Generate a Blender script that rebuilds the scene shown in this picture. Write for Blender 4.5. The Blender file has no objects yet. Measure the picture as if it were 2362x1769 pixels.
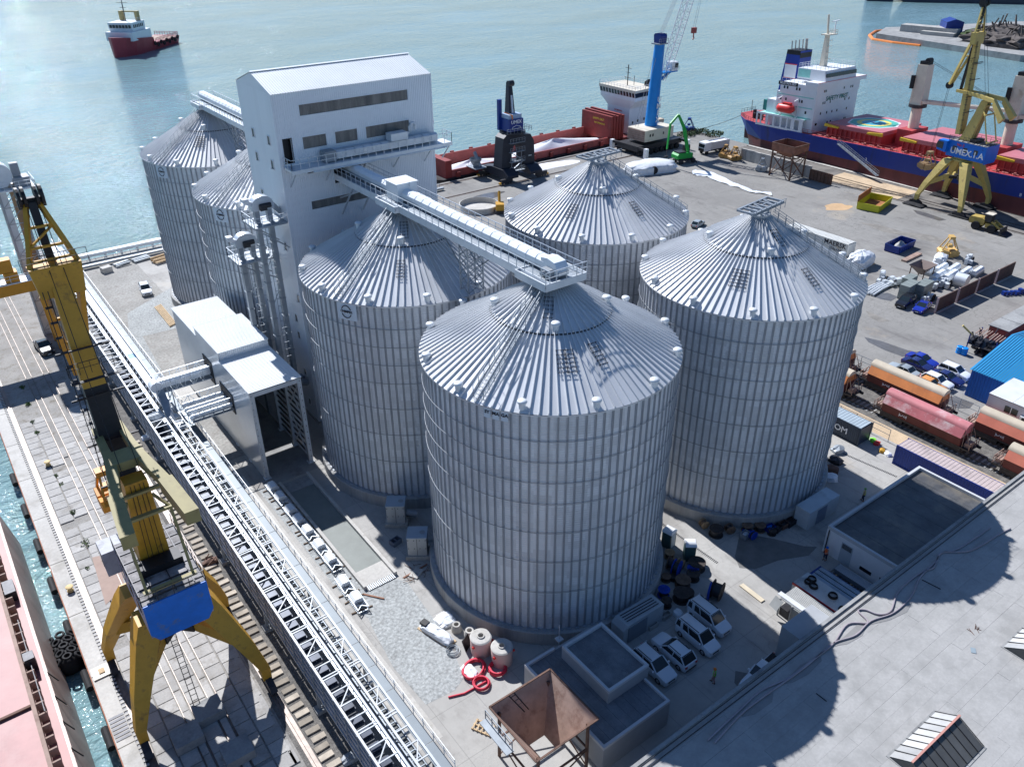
import bpy, math, random
from mathutils import Vector, Matrix
from math import sin, cos, pi, radians, sqrt, atan2, hypot, floor
random.seed(7)
scene = bpy.context.scene
COL = scene.collection
# ------------------------------------------------------------------ camera
CAM = (-41.97, -50.85, 60.20); YAW = radians(36.523); PITCH = radians(30.617); ROLL = radians(0.361); FPX = 1890.39
cam_data = bpy.data.cameras.new('camera'); cam = bpy.data.objects.new('camera', cam_data); COL.objects.link(cam)
cam_data.sensor_width = 36.0; cam_data.lens = 36.0 * FPX / 2362.0; cam_data.clip_start = 0.5; cam_data.clip_end = 9000
_F = Vector((sin(YAW) * cos(PITCH), cos(YAW) * cos(PITCH), -sin(PITCH)))
_R = Vector((cos(YAW), -sin(YAW), 0)); _D = _F.cross(_R)
_r2 = _R * cos(ROLL) + _D * sin(ROLL); _d2 = -_R * sin(ROLL) + _D * cos(ROLL)
_r2 = _R * cos(ROLL) + _D * sin(ROLL)
cam.matrix_world = Matrix(((_r2.x, -_d2.x, -_F.x, CAM[0]), (_r2.y, -_d2.y, -_F.y, CAM[1]), (_r2.z, -_d2.z, -_F.z, CAM[2]), (0, 0, 0, 1)))
scene.camera = cam
# ------------------------------------------------------------------ light
SUN_EL = radians(43.8); SUN_AZ = radians(2.1)          # measured from +Y towards +X
world = bpy.data.worlds.new('World'); scene.world = world; world.use_nodes = True
nt = world.node_tree; bg = nt.nodes['Background']
sky = nt.nodes.new('ShaderNodeTexSky'); sky.sky_type = 'NISHITA'; sky.sun_disc = False
sky.sun_elevation = SUN_EL; sky.sun_rotation = SUN_AZ; sky.altitude = 50; sky.air_density = 1.0; sky.dust_density = 0.2; sky.ozone_density = 4.5
nt.links.new(sky.outputs[0], bg.inputs[0]); bg.inputs[1].default_value = 0.068
sun_data = bpy.data.lights.new('sun', 'SUN'); sun = bpy.data.objects.new('sun', sun_data); COL.objects.link(sun)
sun_data.energy = 5.0; sun_data.angle = radians(0.5); sun_data.color = (1.0, 0.92, 0.82)
_sd = Vector((sin(SUN_AZ) * cos(SUN_EL), cos(SUN_AZ) * cos(SUN_EL), sin(SUN_EL)))
sun.rotation_euler = _sd.to_track_quat('Z', 'Y').to_euler()
scene.view_settings.view_transform = 'Standard'; scene.view_settings.look = 'None'
scene.view_settings.use_white_balance = True; scene.view_settings.white_balance_temperature = 5650; scene.view_settings.white_balance_tint = 10
scene.view_settings.exposure = 0.52; scene.view_settings.gamma = 1.0; scene.view_settings.use_curve_mapping = False
scene.render.engine = 'CYCLES'
scene.cycles.max_bounces = 6; scene.cycles.diffuse_bounces = 3; scene.cycles.glossy_bounces = 3
# ------------------------------------------------------------------ helpers
def g(px, py, z=0.0):
    """world point at height z seen at photo pixel (used to survey positions on known horizontal planes)"""
    a = px - 1181.0; b = py - 884.5
    u = cos(ROLL) * a + sin(ROLL) * b; v = -sin(ROLL) * a + cos(ROLL) * b
    d = _F + _R * (u / FPX) + _D * (v / FPX)
    t = (z - CAM[2]) / d.z
    return Vector((CAM[0] + d.x * t, CAM[1] + d.y * t, z))

def new_mat(name):
    m = bpy.data.materials.new(name); m.use_nodes = True
    return m, m.node_tree, m.node_tree.nodes['Principled BSDF']

def M(name, col, rough=.6, metal=0.0, var=.18, scale=.6, dirt=None, dirt_amt=.5, dirt_scale=.35, bump=0.0, bscale=4.0, rnd=0.0, spec=.4, coat=0.0, fine=0.0, vstreak=False):
    m, t, b = new_mat(name); N = t.nodes; L = t.links
    b.inputs['Roughness'].default_value = rough; b.inputs['Metallic'].default_value = metal
    b.inputs['Specular IOR Level'].default_value = spec
    if coat: b.inputs['Coat Weight'].default_value = coat; b.inputs['Coat Roughness'].default_value = .08
    geo = N.new('ShaderNodeNewGeometry'); pos = geo.outputs['Position']
    if vstreak:
        mp = N.new('ShaderNodeMapping'); mp.inputs['Scale'].default_value = (1, 1, .12); L.new(pos, mp.inputs[0]); pos = mp.outputs[0]
    n = N.new('ShaderNodeTexNoise'); n.inputs['Scale'].default_value = scale; n.inputs['Detail'].default_value = 6; n.inputs['Roughness'].default_value = .65
    L.new(pos, n.inputs['Vector'])
    mr = N.new('ShaderNodeMapRange'); mr.inputs['From Min'].default_value = .3; mr.inputs['From Max'].default_value = .7
    mr.inputs['To Min'].default_value = 1 - var; mr.inputs['To Max'].default_value = 1 + var; L.new(n.outputs['Fac'], mr.inputs['Value'])
    val = mr.outputs[0]
    if fine:
        n3 = N.new('ShaderNodeTexNoise'); n3.inputs['Scale'].default_value = scale * 14; n3.inputs['Detail'].default_value = 3; L.new(pos, n3.inputs['Vector'])
        m3 = N.new('ShaderNodeMapRange'); m3.inputs['From Min'].default_value = .3; m3.inputs['From Max'].default_value = .7
        m3.inputs['To Min'].default_value = 1 - fine; m3.inputs['To Max'].default_value = 1 + fine; L.new(n3.outputs['Fac'], m3.inputs['Value'])
        mm = N.new('ShaderNodeMath'); mm.operation = 'MULTIPLY'; L.new(val, mm.inputs[0]); L.new(m3.outputs[0], mm.inputs[1]); val = mm.outputs[0]
    if rnd:
        oi = N.new('ShaderNodeObjectInfo'); m2 = N.new('ShaderNodeMapRange'); m2.inputs['To Min'].default_value = 1 - rnd; m2.inputs['To Max'].default_value = 1 + rnd
        L.new(oi.outputs['Random'], m2.inputs['Value'])
        mm = N.new('ShaderNodeMath'); mm.operation = 'MULTIPLY'; L.new(val, mm.inputs[0]); L.new(m2.outputs[0], mm.inputs[1]); val = mm.outputs[0]
    vm = N.new('ShaderNodeVectorMath'); vm.operation = 'SCALE'; vm.inputs[0].default_value = col[:3]; L.new(val, vm.inputs['Scale'])
    out = vm.outputs[0]
    if dirt:
        n2 = N.new('ShaderNodeTexNoise'); n2.inputs['Scale'].default_value = dirt_scale; n2.inputs['Detail'].default_value = 8; n2.inputs['Roughness'].default_value = .7
        L.new(pos, n2.inputs['Vector'])
        r2 = N.new('ShaderNodeMapRange'); r2.inputs['From Min'].default_value = .62 - .3 * dirt_amt; r2.inputs['From Max'].default_value = .72 - .1 * dirt_amt; L.new(n2.outputs['Fac'], r2.inputs['Value'])
        mx = N.new('ShaderNodeMix'); mx.data_type = 'RGBA'; L.new(r2.outputs[0], mx.inputs[0]); L.new(out, mx.inputs[6]); mx.inputs[7].default_value = (*dirt[:3], 1)
        out = mx.outputs[2]
    L.new(out, b.inputs['Base Color'])
    if bump:
        nb = N.new('ShaderNodeTexNoise'); nb.inputs['Scale'].default_value = bscale; nb.inputs['Detail'].default_value = 4; L.new(pos, nb.inputs['Vector'])
        bp = N.new('ShaderNodeBump'); bp.inputs['Strength'].default_value = bump; bp.inputs['Distance'].default_value = .05; L.new(nb.outputs['Fac'], bp.inputs['Height']); L.new(bp.outputs[0], b.inputs['Normal'])
    return m

class MB:
    def __init__(s): s.v = []; s.f = []
    def add(s, vs, fs):
        o = len(s.v); s.v += [tuple(p) for p in vs]; s.f += [tuple(i + o for i in f) for f in fs]; return s
    def box(s, x0, y0, z0, x1, y1, z1):
        return s.add([(x0,y0,z0),(x1,y0,z0),(x1,y1,z0),(x0,y1,z0),(x0,y0,z1),(x1,y0,z1),(x1,y1,z1),(x0,y1,z1)],
                     [(0,3,2,1),(4,5,6,7),(0,1,5,4),(1,2,6,5),(2,3,7,6),(3,0,4,7)])
    def cbox(s, c, sz, rz=0.0):
        hx, hy, hz = sz[0]/2, sz[1]/2, sz[2]/2; C, S = cos(rz), sin(rz); vs = []
        for dz in (-hz, hz):
            for dx, dy in ((-hx,-hy),(hx,-hy),(hx,hy),(-hx,hy)):
                vs.append((c[0]+dx*C-dy*S, c[1]+dx*S+dy*C, c[2]+dz))
        return s.add(vs, [(0,3,2,1),(4,5,6,7),(0,1,5,4),(1,2,6,5),(2,3,7,6),(3,0,4,7)])
    def beam(s, a, b, w, h=None, w2=None, h2=None):
        a = Vector(a); b = Vector(b); h = h or w; w2 = w2 or w; h2 = h2 or h
        d = (b - a).normalized(); up = Vector((0,0,1)) if abs(d.z) < .95 else Vector((0,1,0))
        x = d.cross(up).normalized(); y = x.cross(d).normalized(); vs = []
        for p, ww, hh in ((a, w, h), (b, w2, h2)):
            for sx, sy in ((-1,-1),(1,-1),(1,1),(-1,1)): vs.append(p + x*(sx*ww/2) + y*(sy*hh/2))
        return s.add(vs, [(0,1,2,3),(7,6,5,4),(0,4,5,1),(1,5,6,2),(2,6,7,3),(3,7,4,0)])
    def tube(s, a, b, r, n=8, r2=None, cap=True):
        a = Vector(a); b = Vector(b); r2 = r if r2 is None else r2
        d = (b - a).normalized(); up = Vector((0,0,1)) if abs(d.z) < .95 else Vector((0,1,0))
        x = d.cross(up).normalized(); y = x.cross(d).normalized(); vs = []
        for p, rr in ((a, r), (b, r2)):
            for i in range(n): t = 2*pi*i/n; vs.append(p + x*(rr*cos(t)) + y*(rr*sin(t)))
        fs = [(i, (i+1) % n, n+(i+1) % n, n+i) for i in range(n)]
        if cap: fs += [tuple(range(n-1, -1, -1)), tuple(range(n, 2*n))]
        return s.add(vs, fs)
    def path(s, pts, r, n=6, closed=False):
        P = [Vector(p) for p in pts]; k = len(P); o = len(s.v); up = Vector((0,0,1))
        for i, p in enumerate(P):
            d = (P[(i+1) % k] - P[i-1]) if (closed or 0 < i < k-1) else (P[1]-P[0] if i == 0 else P[-1]-P[-2])
            d.normalize(); u = up if abs(d.z) < .95 else Vector((0,1,0))
            x = d.cross(u).normalized(); y = x.cross(d)
            for j in range(n): t = 2*pi*j/n; s.v.append(tuple(p + x*(r*cos(t)) + y*(r*sin(t))))
        for i in range(k if closed else k-1):
            for j in range(n):
                a = o+i*n+j; b = o+i*n+(j+1) % n; c = o+((i+1) % k)*n+(j+1) % n; e = o+((i+1) % k)*n+j
                s.f.append((a, b, c, e))
        if not closed: s.f.append(tuple(o+j for j in range(n-1,-1,-1))); s.f.append(tuple(o+(k-1)*n+j for j in range(n)))
        return s
    def lathe(s, prof, n=24, c=(0,0,0), a0=0.0, a1=2*pi):
        o = len(s.v); full = abs(a1-a0-2*pi) < 1e-6; m = n if full else n+1
        for r, z in prof:
            for i in range(m):
                t = a0+(a1-a0)*i/n; s.v.append((c[0]+r*cos(t), c[1]+r*sin(t), c[2]+z))
        for k in range(len(prof)-1):
            for i in range(n):
                j = (i+1) % m; s.f.append((o+k*m+i, o+k*m+j, o+(k+1)*m+j, o+(k+1)*m+i))
        return s
    def disc(s, c, r, n=24, z=0, up=True):
        o = len(s.v)
        for i in range(n): t = 2*pi*i/n; s.v.append((c[0]+r*cos(t), c[1]+r*sin(t), c[2]+z))
        s.f.append(tuple(range(o, o+n)) if up else tuple(range(o+n-1, o-1, -1))); return s
    def prism(s, poly, z0, z1):
        A = sum(poly[i-1][0]*poly[i][1]-poly[i][0]*poly[i-1][1] for i in range(len(poly)))
        if A < 0: poly = poly[::-1]
        n = len(poly); o = len(s.v)
        s.v += [(p[0],p[1],z0) for p in poly] + [(p[0],p[1],z1) for p in poly]
        s.f += [tuple(o+i for i in range(n-1,-1,-1)), tuple(o+n+i for i in range(n))]
        s.f += [(o+i, o+(i+1) % n, o+n+(i+1) % n, o+n+i) for i in range(n)]; return s
    def extr(s, poly, axis, a, b):
        """2-D outline extruded along x ('x': outline in y,z) or y ('y': outline in x,z)"""
        n = len(poly); o = len(s.v)
        for t in (a, b):
            for p in poly: s.v.append((t, p[0], p[1]) if axis == 'x' else (p[0], t, p[1]))
        s.f += [tuple(o+i for i in range(n-1,-1,-1)), tuple(o+n+i for i in range(n))]
        s.f += [(o+i, o+(i+1) % n, o+n+(i+1) % n, o+n+i) for i in range(n)]; return s
    def torus(s, c, R, r, n=24, k=8, axis='z'):
        pts = []
        for i in range(n):
            t = 2*pi*i/n
            q = {'z': (R*cos(t), R*sin(t), 0), 'x': (0, R*cos(t), R*sin(t)), 'y': (R*cos(t), 0, R*sin(t))}[axis]
            pts.append((c[0]+q[0], c[1]+q[1], c[2]+q[2]))
        o = len(s.v)
        for i in range(n):
            t = 2*pi*i/n; ce = Vector(pts[i]); ra = (ce - Vector(c)).normalized(); ax = {'z': Vector((0,0,1)), 'x': Vector((1,0,0)), 'y': Vector((0,1,0))}[axis]
            for j in range(k): q = 2*pi*j/k; s.v.append(tuple(ce + ra*(r*cos(q)) + ax*(r*sin(q))))
        for i in range(n):
            for j in range(k): s.f.append((o+i*k+j, o+i*k+(j+1) % k, o+((i+1) % n)*k+(j+1) % k, o+((i+1) % n)*k+j))
        return s
    def loft(s, rings, cap=True):
        """rings: list of equal-length point loops"""
        o = len(s.v); k = len(rings[0])
        for r in rings: s.v += [tuple(p) for p in r]
        for i in range(len(rings)-1):
            for j in range(k): s.f.append((o+i*k+j, o+i*k+(j+1) % k, o+(i+1)*k+(j+1) % k, o+(i+1)*k+j))
        if cap: s.f.append(tuple(o+j for j in range(k-1,-1,-1))); s.f.append(tuple(o+(len(rings)-1)*k+j for j in range(k)))
        return s
    def rail(s, pts, h=1.1, step=1.6, r=.03, mid=True, n=4):
        """guard rail along a poly-line of floor points"""
        for a, b in zip(pts[:-1], pts[1:]):
            a = Vector(a); b = Vector(b); L = (b-a).length; k = max(1, round(L/step))
            for i in range(k+1): p = a.lerp(b, i/k); s.beam(p, p+Vector((0,0,h)), r*2)
            s.beam(a+Vector((0,0,h)), b+Vector((0,0,h)), r*2)
            if mid: s.beam(a+Vector((0,0,h*.55)), b+Vector((0,0,h*.55)), r*1.6)
        return s
    def truss(s, a, b, h, panels, w=.12, zig=True):
        """vertical plane truss: a,b bottom chord ends, height h"""
        a = Vector(a); b = Vector(b); H = Vector((0,0,h))
        s.beam(a, b, w); s.beam(a+H, b+H, w)
        for i in range(panels+1):
            p = a.lerp(b, i/panels); s.beam(p, p+H, w*.7)
            if i < panels:
                q = a.lerp(b, (i+1)/panels)
                if (i % 2 == 0) or not zig: s.beam(p, q+H, w*.6)
                else: s.beam(p+H, q, w*.6)
        return s
    def mesh(s, name, mat, smooth=False):
        me = bpy.data.meshes.new(name); me.from_pydata(s.v, [], s.f); me.update()
        if mat: me.materials.append(mat)
        if smooth:
            me.polygons.foreach_set('use_smooth', [True]*len(me.polygons))
            try: me.set_sharp_from_angle(angle=radians(smooth if smooth is not True else 40))
            except Exception: pass
        return me
    def build(s, name, mat, parent=None, smooth=False, loc=None, rz=0.0):
        o = bpy.data.objects.new(name, s.mesh(name, mat, smooth)); COL.objects.link(o)
        if parent: o.parent = parent
        if loc is not None: o.location = loc
        if rz: o.rotation_euler = (0, 0, rz)
        return o

_labels = {}
def tag(o, label, cat, group=None):
    o['label'] = label; o['category'] = cat
    if group: o['group'] = group
    return o
def thing(name, label, cat, loc=(0,0,0), rz=0.0, group=None):
    o = bpy.data.objects.new(name, None); o.empty_display_size = .5; COL.objects.link(o)
    o.location = loc; o.rotation_euler = (0, 0, rz); return tag(o, label, cat, group)
def struct(o): o['kind'] = 'structure'; return o
def stuff(o): o['kind'] = 'stuff'; return o
def inst(src, parent=None, loc=None, rot=None, scale=None):
    o = src.copy(); COL.objects.link(o)
    if parent is not None: o.parent = parent
    if loc is not None: o.location = loc
    if rot is not None: o.rotation_euler = rot
    if scale is not None: o.scale = scale
    return o
def copy_tree(o, parent=None):
    c = o.copy(); COL.objects.link(c); c.parent = parent
    for ch in o.children: copy_tree(ch, c)
    return c
def clone(root, loc, rz, label, scale=None):
    r = copy_tree(root); r.location = loc; r.rotation_euler = (0, 0, rz); r['label'] = label
    if scale: r.scale = scale
    return r
_tx = {}
def text_mesh(body, size=1.0, ext=.01, bold=0.0):
    k = (body, size, ext, bold)
    if k not in _tx:
        cu = bpy.data.curves.new('lettering', 'FONT'); cu.body = body; cu.size = size; cu.extrude = ext; cu.offset = bold; cu.align_x = 'CENTER'; cu.align_y = 'CENTER'; cu.resolution_u = 2
        ob = bpy.data.objects.new('lettering', cu); me = ob.to_mesh(); m2 = me.copy(); ob.to_mesh_clear(); bpy.data.objects.remove(ob); m2.materials.clear(); _tx[k] = m2
    return _tx[k]
def letters(body, mat, parent, loc, xdir, up, size=1.0, bold=0.0, ext=.01, name='lettering'):
    """flat lettering: xdir = reading direction, up = text up (parent space)"""
    me = text_mesh(body, size, ext, bold).copy(); me.materials.append(mat)
    o = bpy.data.objects.new(name, me); COL.objects.link(o)
    if parent: o.parent = parent
    x = Vector(xdir).normalized(); u = Vector(up).normalized(); z = x.cross(u).normalized(); u = z.cross(x)
    m = Matrix(((x.x,u.x,z.x,loc[0]),(x.y,u.y,z.y,loc[1]),(x.z,u.z,z.z,loc[2]),(0,0,0,1)))
    o.matrix_local = m
    return o
# ------------------------------------------------------------------ materials
white_clad = M('white_cladding', (.74,.77,.80), .38, var=.04, scale=.3, spec=.5)
white_roof = M('white_roof_sheet', (.78,.80,.80), .45, var=.04, scale=.3)
galv = M('galvanised_steel', (.56,.60,.64), .42, .55, var=.1, scale=.8)
galv_light = M('light_galvanised', (.66,.69,.71), .5, .25, var=.1, scale=.8)
galv_dark = M('dull_galvanised', (.30,.33,.36), .55, .4, var=.2, scale=.8)
cover_white = M('conveyor_cover', (.80,.83,.85), .4, .1, var=.05, rnd=.05)
concrete = M('concrete', (.40,.39,.36), .85, var=.18, scale=.25, dirt=(.25,.24,.22), dirt_amt=.3, fine=.1, bump=.2)
concrete_pale = M('pale_concrete', (.50,.48,.44), .85, var=.12, scale=.3, dirt=(.36,.34,.30), dirt_amt=.35, fine=.08)
concrete_grey = M('grey_concrete', (.30,.30,.29), .85, var=.18, scale=.3, dirt=(.18,.18,.18), dirt_amt=.4, fine=.1)
slab_mat = M('quay_slab_concrete', (.40,.385,.36), .85, var=.12, scale=.5, rnd=.14, dirt=(.26,.24,.21), dirt_amt=.35, dirt_scale=.6, fine=.1)
dark_steel = M('dark_steel', (.05,.05,.055), .5, .5, var=.3, scale=2)
black = M('black_paint', (.012,.012,.015), .55, var=.3, scale=2)
rubber = M('black_rubber', (.018,.018,.02), .8, var=.3, scale=3)
glass = M('dark_glass', (.02,.03,.035), .08, var=.1, spec=.6)
yellow = M('crane_yellow_paint', (.52,.285,.025), .5, var=.14, scale=.9, dirt=(.22,.12,.03), dirt_amt=.22, dirt_scale=.9)
yellow_pale = M('faded_yellow_paint', (.55,.43,.13), .55, var=.12, scale=.9, dirt=(.28,.20,.08), dirt_amt=.2, dirt_scale=.9)
olive = M('olive_crane_steel', (.30,.255,.10), .6, var=.12, scale=.9, dirt=(.2,.15,.06), dirt_amt=.2, dirt_scale=1.2)  # muted olive tone with darker blotches
orange_steel = M('orange_paint', (.62,.27,.02), .5, var=.1, scale=.8)
blue_paint = M('blue_paint', (.02,.16,.62), .45, var=.1, scale=.8, dirt=(.03,.07,.2), dirt_amt=.18, dirt_scale=.8)
blue_dark = M('navy_paint', (.012,.035,.22), .4, var=.14, scale=.6, dirt=(.02,.03,.09), dirt_amt=.2)
blue_bright = M('bright_blue_paint', (.02,.22,.62), .38, var=.06)
red_oxide = M('red_oxide_paint', (.24,.035,.03), .6, var=.18, scale=.5, dirt=(.14,.05,.04), dirt_amt=.3)
red_deck = M('faded_red_deck', (.33,.10,.10), .6, var=.15, scale=.4, dirt=(.42,.2,.19), dirt_amt=.3)
rust = M('rust_brown', (.15,.085,.06), .8, var=.3, scale=1.2, dirt=(.08,.045,.03), dirt_amt=.4, dirt_scale=1)
rust_pale = M('pale_rust', (.34,.24,.19), .75, var=.2, scale=.8, dirt=(.2,.12,.09), dirt_amt=.35, dirt_scale=.7)
green_paint = M('green_paint', (.03,.33,.05), .4, var=.08)
white_paint = M('white_paint', (.76,.77,.78), .4, var=.06, scale=.5)
cream = M('cream_paint', (.66,.60,.48), .5, var=.08, dirt=(.45,.38,.28), dirt_amt=.15)
red_bright = M('bright_red', (.62,.035,.03), .4, var=.08)
orange_bright = M('bright_orange', (.75,.22,.03), .5, var=.1)
wood = M('raw_timber', (.52,.38,.22), .8, var=.25, scale=2)
grey_paint = M('grey_paint', (.28,.30,.32), .5, var=.1)
film_white = M('white_plastic_film', (.74,.76,.78), .35, var=.1, scale=1.5, bump=.6, bscale=2.5)
soil = M('dirt', (.21,.175,.13), .95, var=.3, scale=.8, dirt=(.12,.10,.08), dirt_amt=.4, fine=.2)
sand_mat = M('spilled_sand', (.52,.40,.26), .95, var=.18, scale=.5, fine=.1)
# ------------------------------------------------------------------ water, ground
def water_material():
    m, t, b = new_mat('harbour_water'); N = t.nodes; L = t.links
    geo = N.new('ShaderNodeNewGeometry'); pos = geo.outputs['Position']
    def noise(scale, det, sx=1, sy=1, rot=0):
        mp = N.new('ShaderNodeMapping'); mp.inputs['Scale'].default_value = (sx, sy, 1); mp.inputs['Rotation'].default_value = (0, 0, rot); L.new(pos, mp.inputs[0])
        n = N.new('ShaderNodeTexNoise'); n.inputs['Scale'].default_value = scale; n.inputs['Detail'].default_value = det; n.inputs['Roughness'].default_value = .55; L.new(mp.outputs[0], n.inputs['Vector']); return n.outputs['Fac']
    big = noise(.006, 3, 1, 2.2, .5); mid = noise(.035, 4, 1, 1.8, .6)
    ad = N.new('ShaderNodeMath'); ad.operation = 'ADD'; L.new(big, ad.inputs[0]); L.new(mid, ad.inputs[1])
    cr = N.new('ShaderNodeValToRGB'); L.new(ad.outputs[0], cr.inputs[0])
    mr = N.new('ShaderNodeMapRange'); mr.inputs['From Min'].default_value = .7; mr.inputs['From Max'].default_value = 1.3; L.new(ad.outputs[0], mr.inputs['Value']); L.new(mr.outputs[0], cr.inputs[0])
    cr.color_ramp.elements[0].color = (.15,.255,.275,1); cr.color_ramp.elements[1].color = (.21,.32,.335,1)
    L.new(cr.outputs[0], b.inputs['Base Color'])
    b.inputs['Roughness'].default_value = .03; b.inputs['IOR'].default_value = 1.33; b.inputs['Specular IOR Level'].default_value = .5
    w1 = noise(.22, 3, 1, 2.4, .45); w2 = noise(.75, 3, 1, 1.6, .7); w3 = noise(2.6, 2, 1, 1.3, .2); gust = noise(.012, 3, 1, 2, .9)
    gm = N.new('ShaderNodeMapRange'); gm.inputs['From Min'].default_value = .35; gm.inputs['From Max'].default_value = .65; gm.inputs['To Min'].default_value = .45; gm.inputs['To Max'].default_value = 1.25; L.new(gust, gm.inputs['Value'])
    def mul(a, k):
        q = N.new('ShaderNodeMath'); q.operation = 'MULTIPLY'; L.new(a, q.inputs[0])
        if isinstance(k, float): q.inputs[1].default_value = k
        else: L.new(k, q.inputs[1])
        return q.outputs[0]
    def add(a, c):
        q = N.new('ShaderNodeMath'); q.operation = 'ADD'; L.new(a, q.inputs[0]); L.new(c, q.inputs[1]); return q.outputs[0]
    h = add(add(mul(w1, .50), mul(w2, .42)), mul(w3, .09)); h = mul(h, gm.outputs[0])
    bp = N.new('ShaderNodeBump'); bp.inputs['Strength'].default_value = 1.0; bp.inputs['Distance'].default_value = 1.0; L.new(h, bp.inputs['Height']); L.new(bp.outputs[0], b.inputs['Normal'])
    return m
WL = -2.0
water = struct(MB().add([(-7000,-7000,WL),(7000,-7000,WL),(7000,7000,WL),(-7000,7000,WL)], [(0,1,2,3)]).build('water', water_material()))

def ground_material(name, col, dark, joint_x, joint_y, crack=.5, rough=.85, tint=(.46,.38,.27)):
    """weathered concrete: blotches, stains, crazing and slab joints"""
    m, t, b = new_mat(name); N = t.nodes; L = t.links
    geo = N.new('ShaderNodeNewGeometry'); pos = geo.outputs['Position']
    def noise(scale, det=6, sy=1.0):
        mp = N.new('ShaderNodeMapping'); mp.inputs['Scale'].default_value = (1, sy, 1); L.new(pos, mp.inputs[0])
        n = N.new('ShaderNodeTexNoise'); n.inputs['Scale'].default_value = scale; n.inputs['Detail'].default_value = det; n.inputs['Roughness'].default_value = .68; L.new(mp.outputs[0], n.inputs['Vector']); return n.outputs['Fac']
    def rng(v, a, c, lo=0., hi=1.):
        q = N.new('ShaderNodeMapRange'); q.inputs['From Min'].default_value = a; q.inputs['From Max'].default_value = c; q.inputs['To Min'].default_value = lo; q.inputs['To Max'].default_value = hi; L.new(v, q.inputs['Value']); return q.outputs[0]
    def mix(f, a, c, k=1.0):
        q = N.new('ShaderNodeMix'); q.data_type = 'RGBA'
        if k != 1.0:
            mm = N.new('ShaderNodeMath'); mm.operation = 'MULTIPLY'; L.new(f, mm.inputs[0]); mm.inputs[1].default_value = k; f = mm.outputs[0]
        L.new(f, q.inputs[0])
        for i, x in ((6, a), (7, c)):
            if isinstance(x, tuple): q.inputs[i].default_value = (*x[:3], 1)
            else: L.new(x, q.inputs[i])
        return q.outputs[2]
    c = mix(rng(noise(.05), .35, .65), tuple(x*.84 for x in col), tuple(min(1, x*1.14) for x in col))
    c = mix(rng(noise(.9, 5), .35, .7), c, tuple(x*.72 for x in col), .35)
    c = mix(rng(noise(.11, 8, .5), .54, .66), c, dark, .85)
    c = mix(rng(noise(.35, 9, .25), .58, .70), c, tuple(x*.62 for x in dark), .6)
    c = mix(rng(noise(.07, 6), .60, .72), c, tint, .45)
    vo = N.new('ShaderNodeTexVoronoi'); vo.feature = 'DISTANCE_TO_EDGE'; vo.inputs['Scale'].default_value = .9
    dn = N.new('ShaderNodeTexNoise'); dn.inputs['Scale'].default_value = .6; dn.inputs['Detail'].default_value = 4; L.new(pos, dn.inputs['Vector'])
    vmx = N.new('ShaderNodeVectorMath'); vmx.operation = 'MULTIPLY_ADD'; L.new(dn.outputs['Color'], vmx.inputs[0]); vmx.inputs[1].default_value = (2.2,2.2,0); L.new(pos, vmx.inputs[2]); L.new(vmx.outputs[0], vo.inputs['Vector'])
    ck = rng(vo.outputs['Distance'], 0.0, .035, 1., 0.)
    km = N.new('ShaderNodeMath'); km.operation = 'MULTIPLY'; L.new(ck, km.inputs[0]); L.new(rng(noise(.06, 3), .44, .60), km.inputs[1])
    c = mix(km.outputs[0], c, tuple(x*.35 for x in col), crack)
    sep = N.new('ShaderNodeSeparateXYZ'); L.new(pos, sep.inputs[0])
    for out, sp in (('X', joint_x), ('Y', joint_y)):
        if not sp: continue
        q = N.new('ShaderNodeMath'); q.operation = 'PINGPONG'; L.new(sep.outputs[out], q.inputs[0]); q.inputs[1].default_value = sp/2
        c = mix(rng(q.outputs[0], 0, .045, 1., 0.), c, tuple(x*.45 for x in col), .65)
    L.new(c, b.inputs['Base Color']); b.inputs['Roughness'].default_value = rough; b.inputs['Specular IOR Level'].default_value = .25
    bp = N.new('ShaderNodeBump'); bp.inputs['Strength'].default_value = .25; bp.inputs['Distance'].default_value = .04; L.new(noise(5., 4), bp.inputs['Height']); L.new(bp.outputs[0], b.inputs['Normal'])
    return m
yard_mat = ground_material('yard_concrete', (.27,.26,.24), (.17,.16,.15), 6.0, 6.0, .6)
apron_mat = ground_material('apron_concrete', (.42,.405,.375), (.25,.235,.215), 4.0, 5.0, .35)
gravel_mat = M('gravel', (.36,.37,.36), .95, var=.14, scale=.25, dirt=(.24,.24,.23), dirt_amt=.3, dirt_scale=1.6, fine=.32, bump=.9, bscale=6)
gravel_mat2 = M('dusty_gravel', (.32,.31,.285), .95, var=.2, scale=.2, dirt=(.24,.22,.2), dirt_amt=.4, dirt_scale=.8, fine=.22, bump=.6, bscale=5)
ballast_mat = M('dirty_ballast', (.16,.15,.135), .95, var=.35, scale=.9, dirt=(.09,.085,.08), dirt_amt=.5, dirt_scale=2, fine=.45, bump=1, bscale=5)

QX = -42.65; QY = 119.0; QR = 151.0     # quay edges: left, back, right
# land mass with vertical quay faces
land = MB().box(QX, -260, -4, QR, QY, 0.0)
yard = struct(land.build('yard_ground', yard_mat))
def sheet(name, poly, z, mat):
    m = MB(); P = [tuple(p)[:2] for p in poly]
    A = sum(P[i-1][0]*P[i][1]-P[i][0]*P[i-1][1] for i in range(len(P)))
    if A < 0: P = P[::-1]
    m.add([(x, y, z) for x, y in P], [tuple(range(len(P)))])
    return struct(m.build(name, mat))
def psheet(name, px, z, mat): return sheet(name, [g(*p) for p in px], z, mat)
def rect(name, x0, y0, x1, y1, z, mat): return sheet(name, [(x0,y0),(x1,y0),(x1,y1),(x0,y1)], z, mat)
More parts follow.
